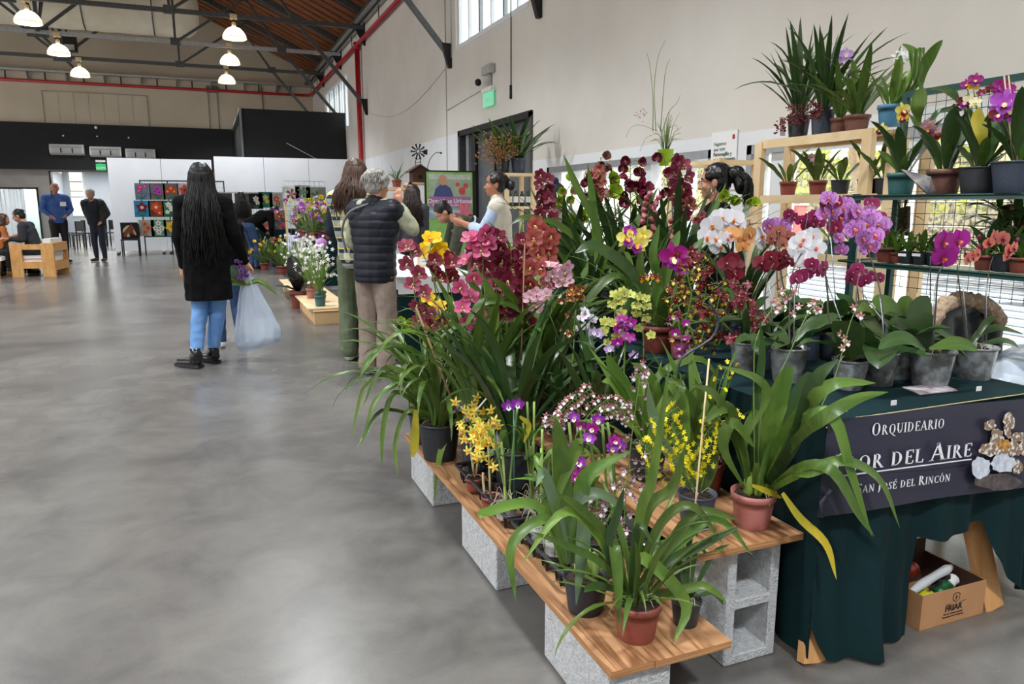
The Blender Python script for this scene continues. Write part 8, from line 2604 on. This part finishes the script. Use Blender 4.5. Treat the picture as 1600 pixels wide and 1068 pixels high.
for s_ in (-1, 1):
 q.tube([(cx + s_ * .045, cy, bhz + .24), (cx + s_ * .01, cy, bhz + .42)], .006, 5)
for k in range(3):
 q.tube([(cx - .04 + k * .01, cy, bhz + .27 + k * .05), (cx + .04 - k * .01, cy, bhz + .29 + k * .05)], .004, 4)
q.build('tower', black_metal, t)
for k in range(10):
 a = k * PI / 5
 q = MB(); c = V(cx, cy - .02, bhz + .43); d = V(math.cos(a), 0, math.sin(a)); e_ = V(-d.z, 0, d.x) * .014
 q.hexa([c + d * .02 - e_ * .4, c + d * .11 - e_, c + d * .11 + e_, c + d * .02 + e_ * .4], [c + d * .02 - e_ * .4 + V(0, .004, 0), c + d * .11 - e_ + V(0, .004, 0), c + d * .11 + e_ + V(0, .004, 0), c + d * .02 + e_ * .4 + V(0, .004, 0)]); q.build('blade', black_metal, t)
q = MB(); q.tube([(cx + .02, cy, bhz + .43), (cx + .10, cy, bhz + .43)], .005, 5); q.hexa([(cx + .08, cy, bhz + .40), (cx + .14, cy, bhz + .39), (cx + .14, cy, bhz + .47), (cx + .08, cy, bhz + .45)], [(cx + .08, cy + .01, bhz + .40), (cx + .14, cy + .01, bhz + .39), (cx + .14, cy + .01, bhz + .47), (cx + .08, cy + .01, bhz + .45)]); q.build('tail_vane', black_metal, t)
q = MB(); q.tube(smooth_path([(cx + .12, cy, bhz + .1), (cx + .16, cy, bhz + .3), (cx + .26, cy, bhz + .42), (cx + .33, cy, bhz + .42)], 8), .005, 5); q.ball((cx + .34, cy, bhz + .42), .016, 6)
tag(q.build('garden_ornament', black_metal), 'thin curved metal stem with a round tip rising behind the bird house', 'ornament')
t, b = orchid('potted_orchid', 'plant with thin spidery leaves on the shelf left of the bird house', (at(620, 290, 10.3).x, 10.3, at(620, 292, 10.3).z), 'terra', .07, .10)
leaves(t, b, 20, 'blade', (.14, .3), (5, 60), (10, 70), m_=leaf_t, spread=.04, ws=.7)
q = MB(); q.box(b.x - .2, b.x + .2, 10.2, 10.6, b.z - .14, b.z - .10); q.box(b.x - .18, b.x - .15, 10.25, 10.3, 0, b.z - .14); q.box(b.x + .15, b.x + .18, 10.25, 10.3, 0, b.z - .14); q.box(b.x - .18, b.x - .15, 10.5, 10.55, 0, b.z - .14); q.box(b.x + .15, b.x + .18, 10.5, 10.55, 0, b.z - .14)
tag(q.build('plant_stand', pine), 'plain pine stand under the spidery plant at the far end of the white table', 'stand')
wt = thing('wooden_rack', 'pine rack behind the saleswoman against the grey door, bottles on its shelf', 'rack', (3.9, 9.4, 0))
ra, rb = at(792, 270, 9.3), at(833, 270, 9.3)
for x in (ra.x, rb.x):
 for y in (9.3, 9.7):
  q = MB(); q.box(x - .025, x + .025, y - .025, y + .025, 0, ra.z); q.build('post', pine, wt)
for z in (ra.z, at(800, 322, 9.3).z, .6):
 q = MB(); q.box(ra.x - .03, rb.x + .03, 9.27, 9.73, z - .035, z); q.build('shelf', pine, wt)
zb2 = at(800, 322, 9.3).z
for k in range(4):
 x = ra.x + .08 + k * .09
 o = thing('bottle', 'white-labelled bottle, %s on the rack behind the saleswoman' % ['leftmost', 'second', 'third', 'rightmost'][k], 'bottle', (x, 9.4, zb2), 'bottles on the rack behind the saleswoman')
 q = MB(); q.lathe([(.001, 0), (.034, 0), (.034, .05)], 12, (x, 9.4, zb2)); q.lathe([(.034, .13), (.03, .15), (.016, .17), (.016, .2), (.001, .2)], 12, (x, 9.4, zb2)); q.build('bottle_body', mat('dark_green_bottle', (24, 60, 44), .3), o)
 q = MB(); q.lathe([(.0345, .05), (.0345, .13)], 12, (x, 9.4, zb2)); q.build('label', white_pl, o)
t, b = orchid('potted_orchid', 'bushy orchid in slate pot with hanging tan flower strings, by the grey door', (rb.x - .15, 9.45, ra.z), 'slate', .11, .2)
leaves(t, b, 34, 'blade', (.4, .7), (0, 55), (10, 90), m_=leaf_d, spread=.08, ws=.9)
q = MB()
for i in range(420):
 cc_ = rnd.choice([(766, 10, 234, 12), (782, 6, 236, 10), (800, 5, 228, 9)])
 c = at(rnd.gauss(cc_[0], cc_[1]), rnd.gauss(cc_[2], cc_[3]), 9.3 + rnd.uniform(-.05, .05))
 q.ball(c, .013, 4, 0)
o = q.build('hanging_flowers', mat('tan_hanging_flower', (150, 108, 70), .7), t); o['kind'] = 'stuff'
t, b = orchid('potted_orchid', 'black pot at the left on the rack by the grey door with bushy blades', (ra.x + .02, 9.5, ra.z), 'black', .10, .18)
leaves(t, b, 26, 'blade', (.4, .65), (0, 55), (10, 90), m_=leaf_g, spread=.08, ws=.9)
# ================================================================== FURTHER TABLES ALONG THE AISLE
card = mat('tan_cardboard', (206, 170, 124), .8, c2=(192, 156, 112), scale=5)
for k, (y0, y1) in enumerate([(8.62, 9.9), (9.95, 10.95)]):
 o = thing('low_box', ['nearer', 'farther'][k] + ' tan box of the low row carrying white orchids', 'box', (1.22, y0, 0))
 q = MB(); q.box(1.06, 1.38, y0, y1, 0.001, .15); q.build('box_body', card, o)
 q = MB(); q.box(1.05, 1.39, y0 - .01, y1 + .01, .15, .158); q.build('box_lid', card, o)
 if k == 1:
  q = MB(); q.lathe([(.001, 0), (.05, 0)], 14); me = q.mesh('hand_hole', mat('hole_dark', (90, 66, 48), .9)); me.transform(Matrix.Rotation(-PI / 2, 4, 'Y')); me.transform(Matrix.Translation((1.058, y0 + .3, .08))); link('hand_hole', me, o)
q = MB(); q.box(1.0, 1.5, 8.7, 12.4, .165, .18); q.box(1.42, 1.48, 8.75, 12.3, 0, .165); q.box(1.05, 1.35, 12.2, 12.3, 0, .165)
tag(q.build('plank_shelf', pine), 'long low plank on boxes carrying pots of white orchids', 'board')
for k in range(9):
 y = 8.9 + k * .40
 st = ['teal', 'teal', 'pink', 'pink', 'teal', 'black', 'teal', 'brown', 'teal'][k]
 pos = ['first', 'second', 'third', 'fourth', 'fifth', 'sixth', 'seventh', 'eighth', 'ninth'][k]
 t, b = orchid('potted_dendrobium', st.replace('teal', 'bluish') + ' pot, %s from the near end of the low plank, tall canes of white flowers' % pos, (1.17 + .06 * (k % 2), y, .18), st, .07, .13, 'white orchids on the low plank', roots=0)
 for j in range(6):
  x_, y_ = rnd.uniform(-.1, .1), rnd.uniform(-.1, .1)
  q = MB(); q.tube(smooth_path([b, b + V(x_ * .6, y_ * .6, .25), b + V(x_, y_, rnd.uniform(.4, .6))], 6), .005, 5); q.build('cane', stem_g, t)
 leaves(t, b + V(0, 0, .05), 12, 'blade', (.15, .45), (0, 35), (0, 60), m_=leaf_b, spread=.05, ws=.7)
 for j in range(34 if k < 6 else 18):
  flower(t, b + V(rnd.gauss(0, .09), rnd.gauss(0, .09), rnd.uniform(.14, .66)), 'star', [white, cream], .028, rface(.9))
t, b = orchid('potted_shrub', 'terracotta pot on the aisle floor with big blackish leaves', (1.06, 10.2, 0), 'terra', .125, .23, cat='plant')
blkl = mat('blackish_leaf', (34, 32, 32), .25, c2=(50, 44, 42), scale=5)
for a in (0, 70, 140, 200, 260, 320):
 leaf(t, b, 'paddle', R(a), rnd.choice([14, 45, 28]), 45, rnd.uniform(.26, .42), blkl)
leaf(t, b, 'paddle', R(200), 65, 20, .34, blkl); leaf(t, b, 'paddle', R(90), 3, 20, .5, blkl)
def cloth_table(label, X0, X1, Y0, Y1, clothm, zt=.76, name='display_table'):
 t = thing(name, label, 'table', ((X0 + X1) / 2, Y0, 0))
 q = MB(); q.box(X0 + .02, X1 - .02, Y0 + .02, Y1 - .02, zt - .03, zt - .006); q.build('tabletop', pine, t)
 for x in (X0 + .1, X1 - .1):
  for y in (Y0 + .1, Y1 - .1):
   q = MB(); q.box(x - .02, x + .02, y - .02, y + .02, 0, zt - .03); q.build('leg', pine, t)
 q = MB(); q.box(X0, X1, Y0, Y1, zt - .005, zt)
 per = [(X0, Y1), (X0, Y0), (X1, Y0)]
 pth = []
 for (xa, ya), (xb, yb) in zip(per[:-1], per[1:]):
  m_ = int(math.hypot(xb - xa, yb - ya) / .05)
  pth += [(xa + (xb - xa) * i / m_, ya + (yb - ya) * i / m_) for i in range(m_)]
 vs_ = []
 for i, (x, y) in enumerate(pth):
  w_ = .02 * math.sin(i * .9)
  vs_ += [(x - abs(w_) * .5 - .01, y - w_ * .5 - .012, .03), (x, y, zt)]
 q.add(vs_, [(2 * i, 2 * i + 2, 2 * i + 3, 2 * i + 1) for i in range(len(pth) - 1)], 0, True)
 q.build('cloth', clothm, t)
 return t
t = cloth_table('plant table with green, purple and white cloths hanging on its aisle side', 1.46, 2.25, 12.5, 15.3, cloth)
for (y0, y1, m_, nm) in ((14.55, 15.3, mat('lilac_white_cloth', (206, 210, 232), .8), 'white_cloth'), (13.75, 14.55, mat('purple_cloth', (92, 50, 150), .8), 'purple_cloth')):
 q = MB(); vs_ = []
 for i in range(25):
  y = y0 + (y1 - y0) * i / 24
  vs_ += [(1.43 - .02 * math.sin(i * .8) - .02, y, .04), (1.445, y, .775)]
 q.add(vs_, [(2 * i, 2 * i + 1, 2 * i + 3, 2 * i + 2) for i in range(24)], 0, True); q.box(1.445, 2.26, y0, y1, .763, .775); q.build(nm, m_, t)
q = MB(); q.lathe([(.001, 0), (.16, 0)], 24); me = q.mesh('round_emblem', white_pl); me.transform(Matrix.Rotation(-PI / 2, 4, 'Y')); me.transform(Matrix.Translation((1.385, 13.85, .50))); link('round_emblem', me, t)
q = MB(); q.lathe([(.09, 0), (.12, 0)], 20); me = q.mesh('emblem_ring', mat('navy_print', (40, 40, 80), .7)); me.transform(Matrix.Rotation(-PI / 2, 4, 'Y')); me.transform(Matrix.Translation((1.382, 13.85, .50))); link('emblem_ring', me, t)
styles = ['terra', 'pink', 'terra', 'black', 'terra', 'brown', 'black', 'terra']
cols = [[cat_o, lipy, colm], [yel, lipy, colm], [ph_v, lipm, colm], [white, lipy, colm], [wine, lipw, colm], [lilac, lipm, colm], [grn, lipw, colm], [ph_m, lipm, colm]]
words = ['violet', 'yellow', 'mauve', 'white', 'wine', 'lilac', 'lime', 'magenta']
for k in range(12):
 y = 12.75 + (k // 2) * .45
 x = 1.62 + (k % 2) * .32
 j = (k * 3) % 8
 t, b = orchid('potted_orchid', '%s-potted orchid with %s flowers, %s row of the plant table, %s side' % ({'terra': 'terracotta', 'pink': 'pink', 'black': 'black', 'brown': 'brown'}[styles[j]], words[j], ['nearest', 'second-nearest', 'third', 'fourth', 'fifth', 'farthest'][k // 2], ['aisle', 'wall'][k % 2]), (x, y, .776), styles[j], .08, .13, roots=0)
 leaves(t, b, 16, 'blade', (.2, .5), (0, 50), (5, 70), m_=rnd.choice([leaf_g, leaf_d, leaf_b]), spread=.05, ws=.8)
 for i in range(8):
  flower(t, b + V(rnd.gauss(0, .12), rnd.gauss(0, .1), rnd.uniform(.15, .6)), 'catt' if k % 3 else 'cymb', cols[j], .05, rface(.7))
t = thing('pompom_flower', 'round mauve paper pompom at the near end of the plant table', 'ornament', at(462 + 40, 378, 12.4))
q = MB(); q.ball(at(502, 381, 12.3), .10, 12); q.build('pompom', mat('mauve_paper', (190, 130, 200), .8, bump=1, bscale=60), t)
t = thing('striped_cloth_items', 'white and dark patterned cloths folded over the near edge of the plant table', 'cloth', (1.5, 12.5, .6))
for k in range(4):
 q = MB(); y = 12.6 + k * .25; q.box(1.40, 1.425, y, y + .2, .38, .765); q.box(1.40, 1.6, y, y + .2, .777, .79); q.build('folded_cloth', [mat('cloth_white', (230, 230, 230), .8), mat('cloth_black', (40, 40, 44), .8)][k % 2], t)
t = thing('wire_display_stand', 'wire mesh display panel with pale wooden edge behind the plant table', 'panel', (1.9, 16.0, .8))
xa, xb = at(443, 290, 16).x, at(507, 290, 16).x
za, zb_ = .4, at(475, 283, 16).z
q = MB()
for i in range(9):
 x = xa + (xb - xa) * i / 8; q.tube([(x, 16, za), (x, 16, zb_)], .005, 4)
for i in range(8):
 z = zb_ - i * .10; q.tube([(xa, 16, z), (xb, 16, z)], .005, 4)
o = q.build('wire_grid', galv, t)
q = MB(); q.box(xb - .06, xb, 15.97, 16.03, 0, zb_ - .15); q.box(xa, xa + .04, 15.97, 16.03, 0, zb_ - .2); q.build('side_post', pine, t)
for (px, py, w_, h_, cm, lab) in ((455, 303, .34, .3, (226, 230, 226), 'pale botanical card with dark red flower on the mesh panel'), (473, 300, .3, .28, (150, 160, 150), 'grey-green plant photo in the middle of the mesh panel'), (494, 306, .4, .36, (120, 128, 104), 'plant photo at the right of the mesh panel')):
 p = at(px, py, 15.93)
 o = thing('framed_picture', lab, 'picture', (p.x, 15.93, p.z))
 q = MB(); q.box(p.x - w_ / 2, p.x + w_ / 2, 15.93, 15.95, p.z - h_ / 2, p.z + h_ / 2); q.build('sheet', mat('card_%d' % px, cm, .7, c2=tuple(int(v * .7) for v in cm), scale=8), o)
 q = MB()
 for k in range(5):
  a = k * 2 * PI / 5; q.add([(p.x, 15.925, p.z), (p.x + .1 * math.cos(a - .3), 15.925, p.z + .1 * math.sin(a - .3)), (p.x + .12 * math.cos(a + .3), 15.925, p.z + .12 * math.sin(a + .3))], [(0, 1, 2)])
 q.build('printed_plant', mat('print_%d' % px, [(130, 30, 50), (60, 90, 60), (50, 80, 50)][[455, 473, 494].index(px)], .7), o)
for k, (x, y, st, r_, L, m_, fl, lab) in enumerate([(1.35, 17.3, 'black', .14, (.4, .7), leaf_b, [wine, lipw, colm], 'black tub on the floor with arching fern-like leaves and dull red flowers'), (1.15, 17.9, 'black', .13, (.4, .65), leaf_g, None, 'black tub on the floor behind with arching grass-like leaves'), (1.62, 16.6, 'slate', .14, (.3, .6), leaf_b, [cream, lipy, colm], 'slate tub on the floor with upright leaves'),
             (1.29, 15.35, 'terra', .10, (.3, .55), leaf_g, None, 'terracotta pot on the floor left of the white cloth, twiggy plant'), (1.44, 15.6, 'terra', .09, (.2, .45), leaf_b, None, 'terracotta pot on the floor with a bluish band, behind the twiggy one'), (1.05, 16.5, 'terra', .09, (.3, .5), leaf_g, [yel, lipy, colm], 'terracotta pot on the floor nearest the bending man')]):
 t, b = orchid('potted_plant', lab, (x, y, 0), st, r_, r_ * 1.7, cat='plant', roots=0)
 leaves(t, b, 26, 'strap' if k < 2 else 'blade', L, (0, 50), (20, 120) if k < 2 else (0, 50), m_=m_, spread=.07, ws=1.2)
 if fl:
  for i in range(12):
   flower(t, b + V(rnd.gauss(0, .14), rnd.gauss(0, .14), rnd.uniform(.2, .5)), 'cymb', fl, .045, rface(.8))
t = cloth_table('craft table with dark green cloth behind the bending man', .35, 2.1, 19.3, 20.1, cloth)
tones = [(44, 118, 100), (206, 60, 50), (214, 206, 190), (90, 60, 44), (60, 90, 120), (226, 170, 60), (150, 120, 96), (30, 30, 34), (196, 150, 110), (120, 160, 150)]
for k in range(12):
 px = 350 + k * 8
 p = at(px, 340, 19.6 + .04 * (k % 3))
 w_ = .11 + .05 * (k % 3)
 q = MB(); q.hexa([(p.x - w_ / 2, 19.45, .762), (p.x + w_ / 2, 19.45, .762), (p.x + w_ / 2, 19.5, .762), (p.x - w_ / 2, 19.5, .762)], [(p.x - w_ / 2, 19.6, .95 + .03 * (k % 4)), (p.x + w_ / 2, 19.6, .95 + .03 * (k % 4)), (p.x + w_ / 2, 19.62, .95 + .03 * (k % 4)), (p.x - w_ / 2, 19.62, .95 + .03 * (k % 4))])
 tag(q.build('craft_board', mat('craft_tone_%d' % (k % 10), tones[k % 10], .6, c2=tuple(int(v * .75) for v in tones[(k + 3) % 10]), scale=10, contrast=(.4, .5))), 'small painted board leaning on the craft table, %s from its left end' % ['first', 'second', 'third', 'fourth', 'fifth', 'sixth', 'seventh', 'eighth', 'ninth', 'tenth', 'eleventh', 'last'][k], 'board', 'small boards on the craft table')
def picture(label, cx, cz, Y, w_, h_, bgc, motif, name='painting'):
 """canvas with a flat painted flower: petals, centre, stem"""
 o = thing(name, label, 'painting', (cx, Y, cz - h_ / 2))
 q = MB(); q.box(cx - w_ / 2, cx + w_ / 2, Y - .02, Y, cz - h_ / 2, cz + h_ / 2); q.build('canvas', mat('canvas_%d_%d_%d' % bgc, bgc, .7, c2=tuple(int(v * .8) for v in bgc), scale=7), o)
 q = MB()
 y = Y - .022
 for (fx, fy, fr, np_, k) in motif[0]:
  for i in range(np_):
   a = 2 * PI * i / np_ + .3
   d = (math.cos(a), math.sin(a)); e = (-d[1], d[0])
   X_, Z_ = cx + fx * w_, cz + fy * h_
   s_ = fr * w_
   y -= .0002
   q.add([(X_, y, Z_), (X_ + d[0] * s_ * .55 + e[0] * s_ * .38, y, Z_ + d[1] * s_ * .55 + e[1] * s_ * .38), (X_ + d[0] * s_, y, Z_ + d[1] * s_), (X_ + d[0] * s_ * .55 - e[0] * s_ * .38, y, Z_ + d[1] * s_ * .55 - e[1] * s_ * .38)], [(0, 1, 2, 3)], 0)
  s_ = fr * w_ * .28
  y -= .0006
  q.add([(X_ + s_ * math.cos(a), y, Z_ + s_ * math.sin(a)) for a in [j * PI / 4 for j in range(8)]], [tuple(range(8))], 1)
 y = Y - .0205
 for (xa, ya, xb, yb, w2) in motif[1]:
  q.add([(cx + (xa - w2) * w_, y, cz + ya * h_), (cx + (xa + w2) * w_, y, cz + ya * h_), (cx + (xb + w2 * .3) * w_, y, cz + yb * h_), (cx + (xb - w2 * .3) * w_, y, cz + yb * h_)], [(0, 1, 2, 3)], 2)
 pc, cc = motif[2], motif[3]
 q.build('painted_flower', [mat('paint_%d_%d_%d' % pc, pc, .6), mat('paint_%d_%d_%d' % cc, cc, .6), mat('paint_leaf_green', (40, 120, 70), .6)], o)
 return o
# ================================================================== EXHIBITION WALL
PYW = 23.2
seams = [(at(166, 245, PYW).x, at(250, 247, PYW).x, 2.62), (at(250, 247, PYW).x, at(330, 248, PYW).x, 2.62), (at(333, 243, PYW).x, 1.62, 2.72), (1.62, 2.9, 2.72), (2.9, 4.15, 2.72)]
for k, (xa, xb, h_) in enumerate(seams):
 o = thing('exhibition_panel', 'white free-standing exhibition panel, ' + ['leftmost, beside the chair with the horse picture', 'second from left, behind the flower paintings', 'third, taller, behind the black-haired woman', 'fourth, behind the craft table', 'rightmost, ending at the right wall'][k], 'panel', ((xa + xb) / 2, PYW, 0))
 q = MB(); q.box(xa + .006, xb - .006, PYW, PYW + .04, .10, h_); q.build('board', panel_white, o)
 for x in (xa + .08, xb - .10):
  q = MB(); q.box(x - .22, x + .22, PYW - .3, PYW - .25, .03, .07) if False else q.box(x - .025, x + .025, PYW - .25, PYW + .3, .05, .09); q.build('foot', galv, o)
  q = MB(); q.ball((x, PYW - .22, .035), .035, 8); q.ball((x, PYW + .27, .035), .035, 8); q.build('caster', black_metal, o)
gx0, gx1 = at(217, 281, 22.6).x, at(350, 281, 22.6).x
zt, zb_ = at(217, 281, 22.6).z, at(217, 369, 22.6).z
gr = thing('picture_rack', 'black framed wire rack holding three rows of flower paintings', 'rack', ((gx0 + gx1) / 2, 22.6, 0))
q = MB(); q.box(gx0, gx1, 22.6, 22.63, zt - .03, zt); q.box(gx0, gx1, 22.6, 22.63, zb_ - .03, zb_); q.box(gx0, gx0 + .03, 22.6, 22.63, 0, zt); q.box(gx1 - .03, gx1, 22.6, 22.63, 0, zt); q.box((gx0 + gx1) / 2 - .4, (gx0 + gx1) / 2 - .37, 22.6, 22.63, 0, zt); q.build('frame', black_metal, gr)
q = MB()
x = gx0 + .06
while x < gx1:
 q.tube([(x, 22.61, zb_), (x, 22.61, zt)], .004, 4, 0, True, False); x += .07
z = zb_ + .06
while z < zt:
 q.tube([(gx0, 22.61, z), (gx1, 22.61, z)], .004, 4, 0, True, False); z += .14
o = q.build('wire_grid', galv, gr); o['kind'] = 'stuff'
def st1(x=0, y=-.1):
 return [(x, -.45, x, y, .05), (x - .05, -.45, x - .3, -.2, .07), (x + .05, -.45, x + .3, -.15, .07)]
five = [(0, .08, .42, 5, 0)]
pics = [
 ((223, 299), (120, 140, 165), ([(-.15, .25, .2, 5, 0), (-.25, .05, .18, 5, 0), (.15, .3, .16, 5, 0)], st1(-.1), (226, 50, 130), (240, 160, 190)), 'painting of pink sprays and an orange hand on blue-grey, top row left'),
 ((246, 299), (120, 120, 108), ([(0, .15, .28, 6, 0), (.12, -.05, .24, 6, 0), (-.15, 0, .22, 6, 0)], st1(0, -.2), (180, 70, 180), (110, 30, 120)), 'painting of a violet flower cluster on grey, top row'),
 ((267, 299), (110, 112, 112), ([(0, .2, .25, 6, 0), (-.22, 0, .22, 6, 0), (.22, 0, .22, 6, 0)], st1(0, -.2), (206, 60, 30), (244, 190, 60)), 'painting of red and orange blooms on grey, top row'),
 ((289, 299), (200, 196, 190), (five, st1(), (200, 60, 40), (90, 20, 20)), 'painting of a red flower beside the black-haired woman, top row'),
 ((222, 326), (30, 160, 214), (five, st1(), (130, 16, 40), (240, 220, 220)), 'painting of one dark red flower on bright blue, middle row left'),
 ((244, 326), (120, 70, 40), ([(0, .1, .42, 6, 0), (.2, -.25, .25, 5, 0)], [], (222, 74, 24), (240, 210, 180)), 'painting of orange blooms on brown, middle row'),
 ((266, 326), (50, 130, 84), ([(-.1, .25, .24, 5, 0), (.1, 0, .26, 5, 0), (-.2, -.2, .18, 5, 0)], st1(), (236, 240, 236), (250, 230, 170)), 'painting of white flowers on green, middle row'),
 ((288, 326), (60, 120, 80), ([(0, .1, .36, 5, 0)], st1(), (230, 230, 225), (240, 200, 80)), 'painting of a white flower half hidden by the woman, middle row'),
 ((229, 356), (196, 206, 190), ([(-.1, .25, .22, 5, 0), (.1, 0, .26, 5, 0), (-.15, -.25, .22, 5, 0)], [], (232, 130, 80), (180, 40, 30)), 'painting of peach sprays on pale green, bottom row left'),
 ((248, 356), (100, 190, 130), ([(0, .3, .22, 5, 0), (-.2, 0, .22, 5, 0), (.2, 0, .22, 5, 0), (0, -.25, .24, 5, 0)], [], (244, 244, 240), (214, 120, 160)), 'painting of white orchids on mint green, bottom row'),
 ((268, 356), (130, 140, 150), ([(0, .1, .44, 6, 0)], [], (246, 206, 24), (236, 150, 30)), 'painting of a yellow star flower on grey, bottom row'),
]
for (px, py), bgc, mot, lab in pics:
 p = at(px, py, 22.55)
 picture(lab, p.x, p.z, 22.57, .38, .44, bgc, mot)
pk = [(352, 314, (84, 84, 80), (226, 150, 110), 'dark painting with a robed figure, first on the rack right of the woman'), (378, 314, (100, 110, 90), (230, 90, 90), 'painting of red flowers partly behind the bending man'), (400, 314, (20, 20, 22), (240, 236, 230), 'black painting with a white flower, third on the far rack'), (415, 312, (34, 130, 120), (220, 200, 90), 'teal painting, right end of the far rack'), (432, 314, (206, 200, 190), (200, 70, 50), 'pale painting of red pots beside the mesh panel')]
gx0, gx1 = at(340, 300, 21.6).x, at(442, 300, 21.6).x
gr = thing('picture_rack', 'second wire rack with darker paintings beyond the craft table', 'rack', ((gx0 + gx1) / 2, 21.6, 0))
zt = at(400, 300, 21.6).z
q = MB(); q.box(gx0, gx1, 21.6, 21.62, zt - .02, zt); q.box(gx0, gx0 + .03, 21.6, 21.62, 0, zt); q.box(gx1 - .03, gx1, 21.6, 21.62, 0, zt); q.build('frame', galv, gr)
q = MB()
x = gx0
while x < gx1:
 q.tube([(x, 21.61, .8), (x, 21.61, zt)], .004, 4, 0, True, False); x += .08
o = q.build('wire_grid', galv, gr); o['kind'] = 'stuff'
for px, py, bgc, pc, lab in pk:
 p = at(px, py, 21.55)
 picture(lab, p.x, p.z, 21.57, .36, .42, bgc, ([(0, .15, .25, 5, 0), (.1, -.1, .2, 5, 0)], st1(0, -.1), pc, (240, 200, 160)))
for k, (px, lab) in enumerate([(354, 'pale sketch below the robed figure'), (418, 'teal and white sketch at the lower right of the far rack'), (436, 'small terracotta coloured picture low on the far rack')]):
 p = at(px, 338, 21.5)
 picture(lab, p.x, p.z, 21.53, .34, .34, [(190, 206, 210), (110, 180, 180), (200, 150, 120)][k], ([(0, 0, .3, 5, 0)], [], [(90, 150, 190), (230, 230, 225), (170, 60, 40)][k], (240, 220, 170)))
def simple_chair(label, x, y, rz, m_=None):
 m_ = m_ or black_metal
 t = thing('chair', label, 'chair', (x, y, 0))
 M = Matrix.Translation((x, y, 0)) @ Matrix.Rotation(R(rz), 4, 'Z')
 def bx(nm, *a):
  q = MB(); q.box(*a); q.v = [tuple(M @ Vector(v)) for v in q.v]; q.build(nm, m_, t)
 bx('seat', -.22, .22, -.21, .22, .43, .46)
 bx('backrest', -.22, .22, .20, .23, .55, .86)
 for sx in (-.20, .20):
  bx('leg', sx - .015, sx + .015, -.20, -.17, 0, .43)
  bx('leg', sx - .015, sx + .015, .19, .22, 0, .86)
 return t
cx_ = at(206, 398, 22.3).x
simple_chair('black chair in front of the leftmost panel holding the horse picture', cx_, 22.35, 0)
o = thing('painting', 'painting of a brown and white horse head on black, standing on the black chair', 'painting', (cx_, 22.3, .465))
q = MB(); q.box(cx_ - .21, cx_ + .21, 22.30, 22.32, .465, .90); q.build('canvas', mat('black_canvas', (22, 18, 18), .7), o)
q = MB()
hp_ = [(-.16, -.16), (-.13, .02), (-.06, .10), (.02, .13), (.05, .19), (.08, .13), (.12, .06), (.14, -.03), (.17, -.10), (.13, -.13), (.07, -.09), (.03, -.05), (.0, -.16)]
q.add([(cx_ + a, 22.295, .68 + b_) for a, b_ in hp_], [tuple(range(len(hp_)))], 0)
q.add([(cx_ + a, 22.292, .68 + b_) for a, b_ in [(-.17, -.06), (-.15, .05), (-.07, .13), (.02, .15), (-.04, .08), (-.11, .0)]], [tuple(range(6))], 1)
q.add([(cx_ + a, 22.292, .68 + b_) for a, b_ in [(.10, .04), (.13, -.02), (.16, -.10), (.13, -.12), (.09, -.04)]], [tuple(range(5))], 1)
q.add([(cx_ + a, 22.291, .68 + b_) for a, b_ in [(-.08, -.16), (-.04, -.05), (.0, -.16)]], [(0, 1, 2)], 1)
q.build('painted_horse', [mat('paint_chestnut', (140, 78, 50), .7), mat('paint_bone', (222, 206, 176), .7)], o)
for k, (px, y) in enumerate([(122, 28.4), (138, 28.0), (154, 28.6), (170, 28.2), (118, 26.6)]):
 p = at(px, 380, y)
 simple_chair('black chair of the row near the far doorway, ' + ['second from left', 'third from left', 'fourth from left', 'fifth from left', 'nearest'][k], p.x, y, -70 + 6 * k)
oak = mat('honey_pine', (214, 162, 98), .5, c2=(196, 140, 78), scale=5, stretch=(3, 3, 1))
A0, A1 = V(-3.53, 16.62, 0), V(-2.79, 16.50, 0)
t = thing('wooden_armchair', 'chunky honey pine armchair with white cushions at the left, backrest to the right', 'armchair', A0)
ux = (A1 - A0).normalized(); uy = V(-ux.y, ux.x, 0)
Lc, Dc = (A1 - A0).length, .78
def ab(nm, a0, a1, b0, b1, z0, z1, m_=oak):
 q = MB(); f_ = lambda a, b_, z: A0 + ux * a + uy * b_ + V(0, 0, z)
 q.hexa([f_(a0, b0, z0), f_(a1, b0, z0), f_(a1, b1, z0), f_(a0, b1, z0)], [f_(a0, b0, z1), f_(a1, b0, z1), f_(a1, b1, z1), f_(a0, b1, z1)]); q.build(nm, m_, t)
for b0 in (0, Dc - .05):
 ab('side_slab', 0, .20, b0, b0 + .05, 0, .64)
 ab('side_slab', Lc - .22, Lc, b0, b0 + .05, 0, .64)
 ab('side_rail', .20, Lc - .22, b0 + .005, b0 + .045, .52, .62)
 ab('side_rail', .20, Lc - .22, b0 + .005, b0 + .045, .16, .29)
ab('back_rail', Lc - .05, Lc, .05, Dc - .05, .48, .64)
ab('back_rail', Lc - .05, Lc, .05, Dc - .05, .12, .28)
ab('seat_base', .05, Lc - .06, .05, Dc - .05, .24, .29)
cush = mat('white_cushion', (226, 224, 220), .8)
ab('seat_cushion', .06, Lc - .08, .07, Dc - .07, .29, .40, cush)
ab('back_cushion', Lc - .20, Lc - .06, .08, Dc - .08, .40, .72, cush)
q = MB(); q.bar(A0 + ux * .2 + uy * .06 + V(0, 0, .345), A0 + ux * (Lc - .22) + uy * .06 + V(0, 0, .345), .006, .008); q.build('cushion_stripe', mat('red_stripe', (170, 90, 80), .8), t)
t = thing('low_bench', 'low dark bench under the two seated at the left edge', 'bench', (-3.95, 16.9, 0))
q = MB(); q.box(-4.2, -3.62, 16.4, 17.7, .33, .40); q.build('seat', cush, t)
for y in (16.5, 17.6):
 q = MB(); q.box(-4.15, -3.7, y - .03, y + .03, 0, .33); q.build('leg', oak, t)
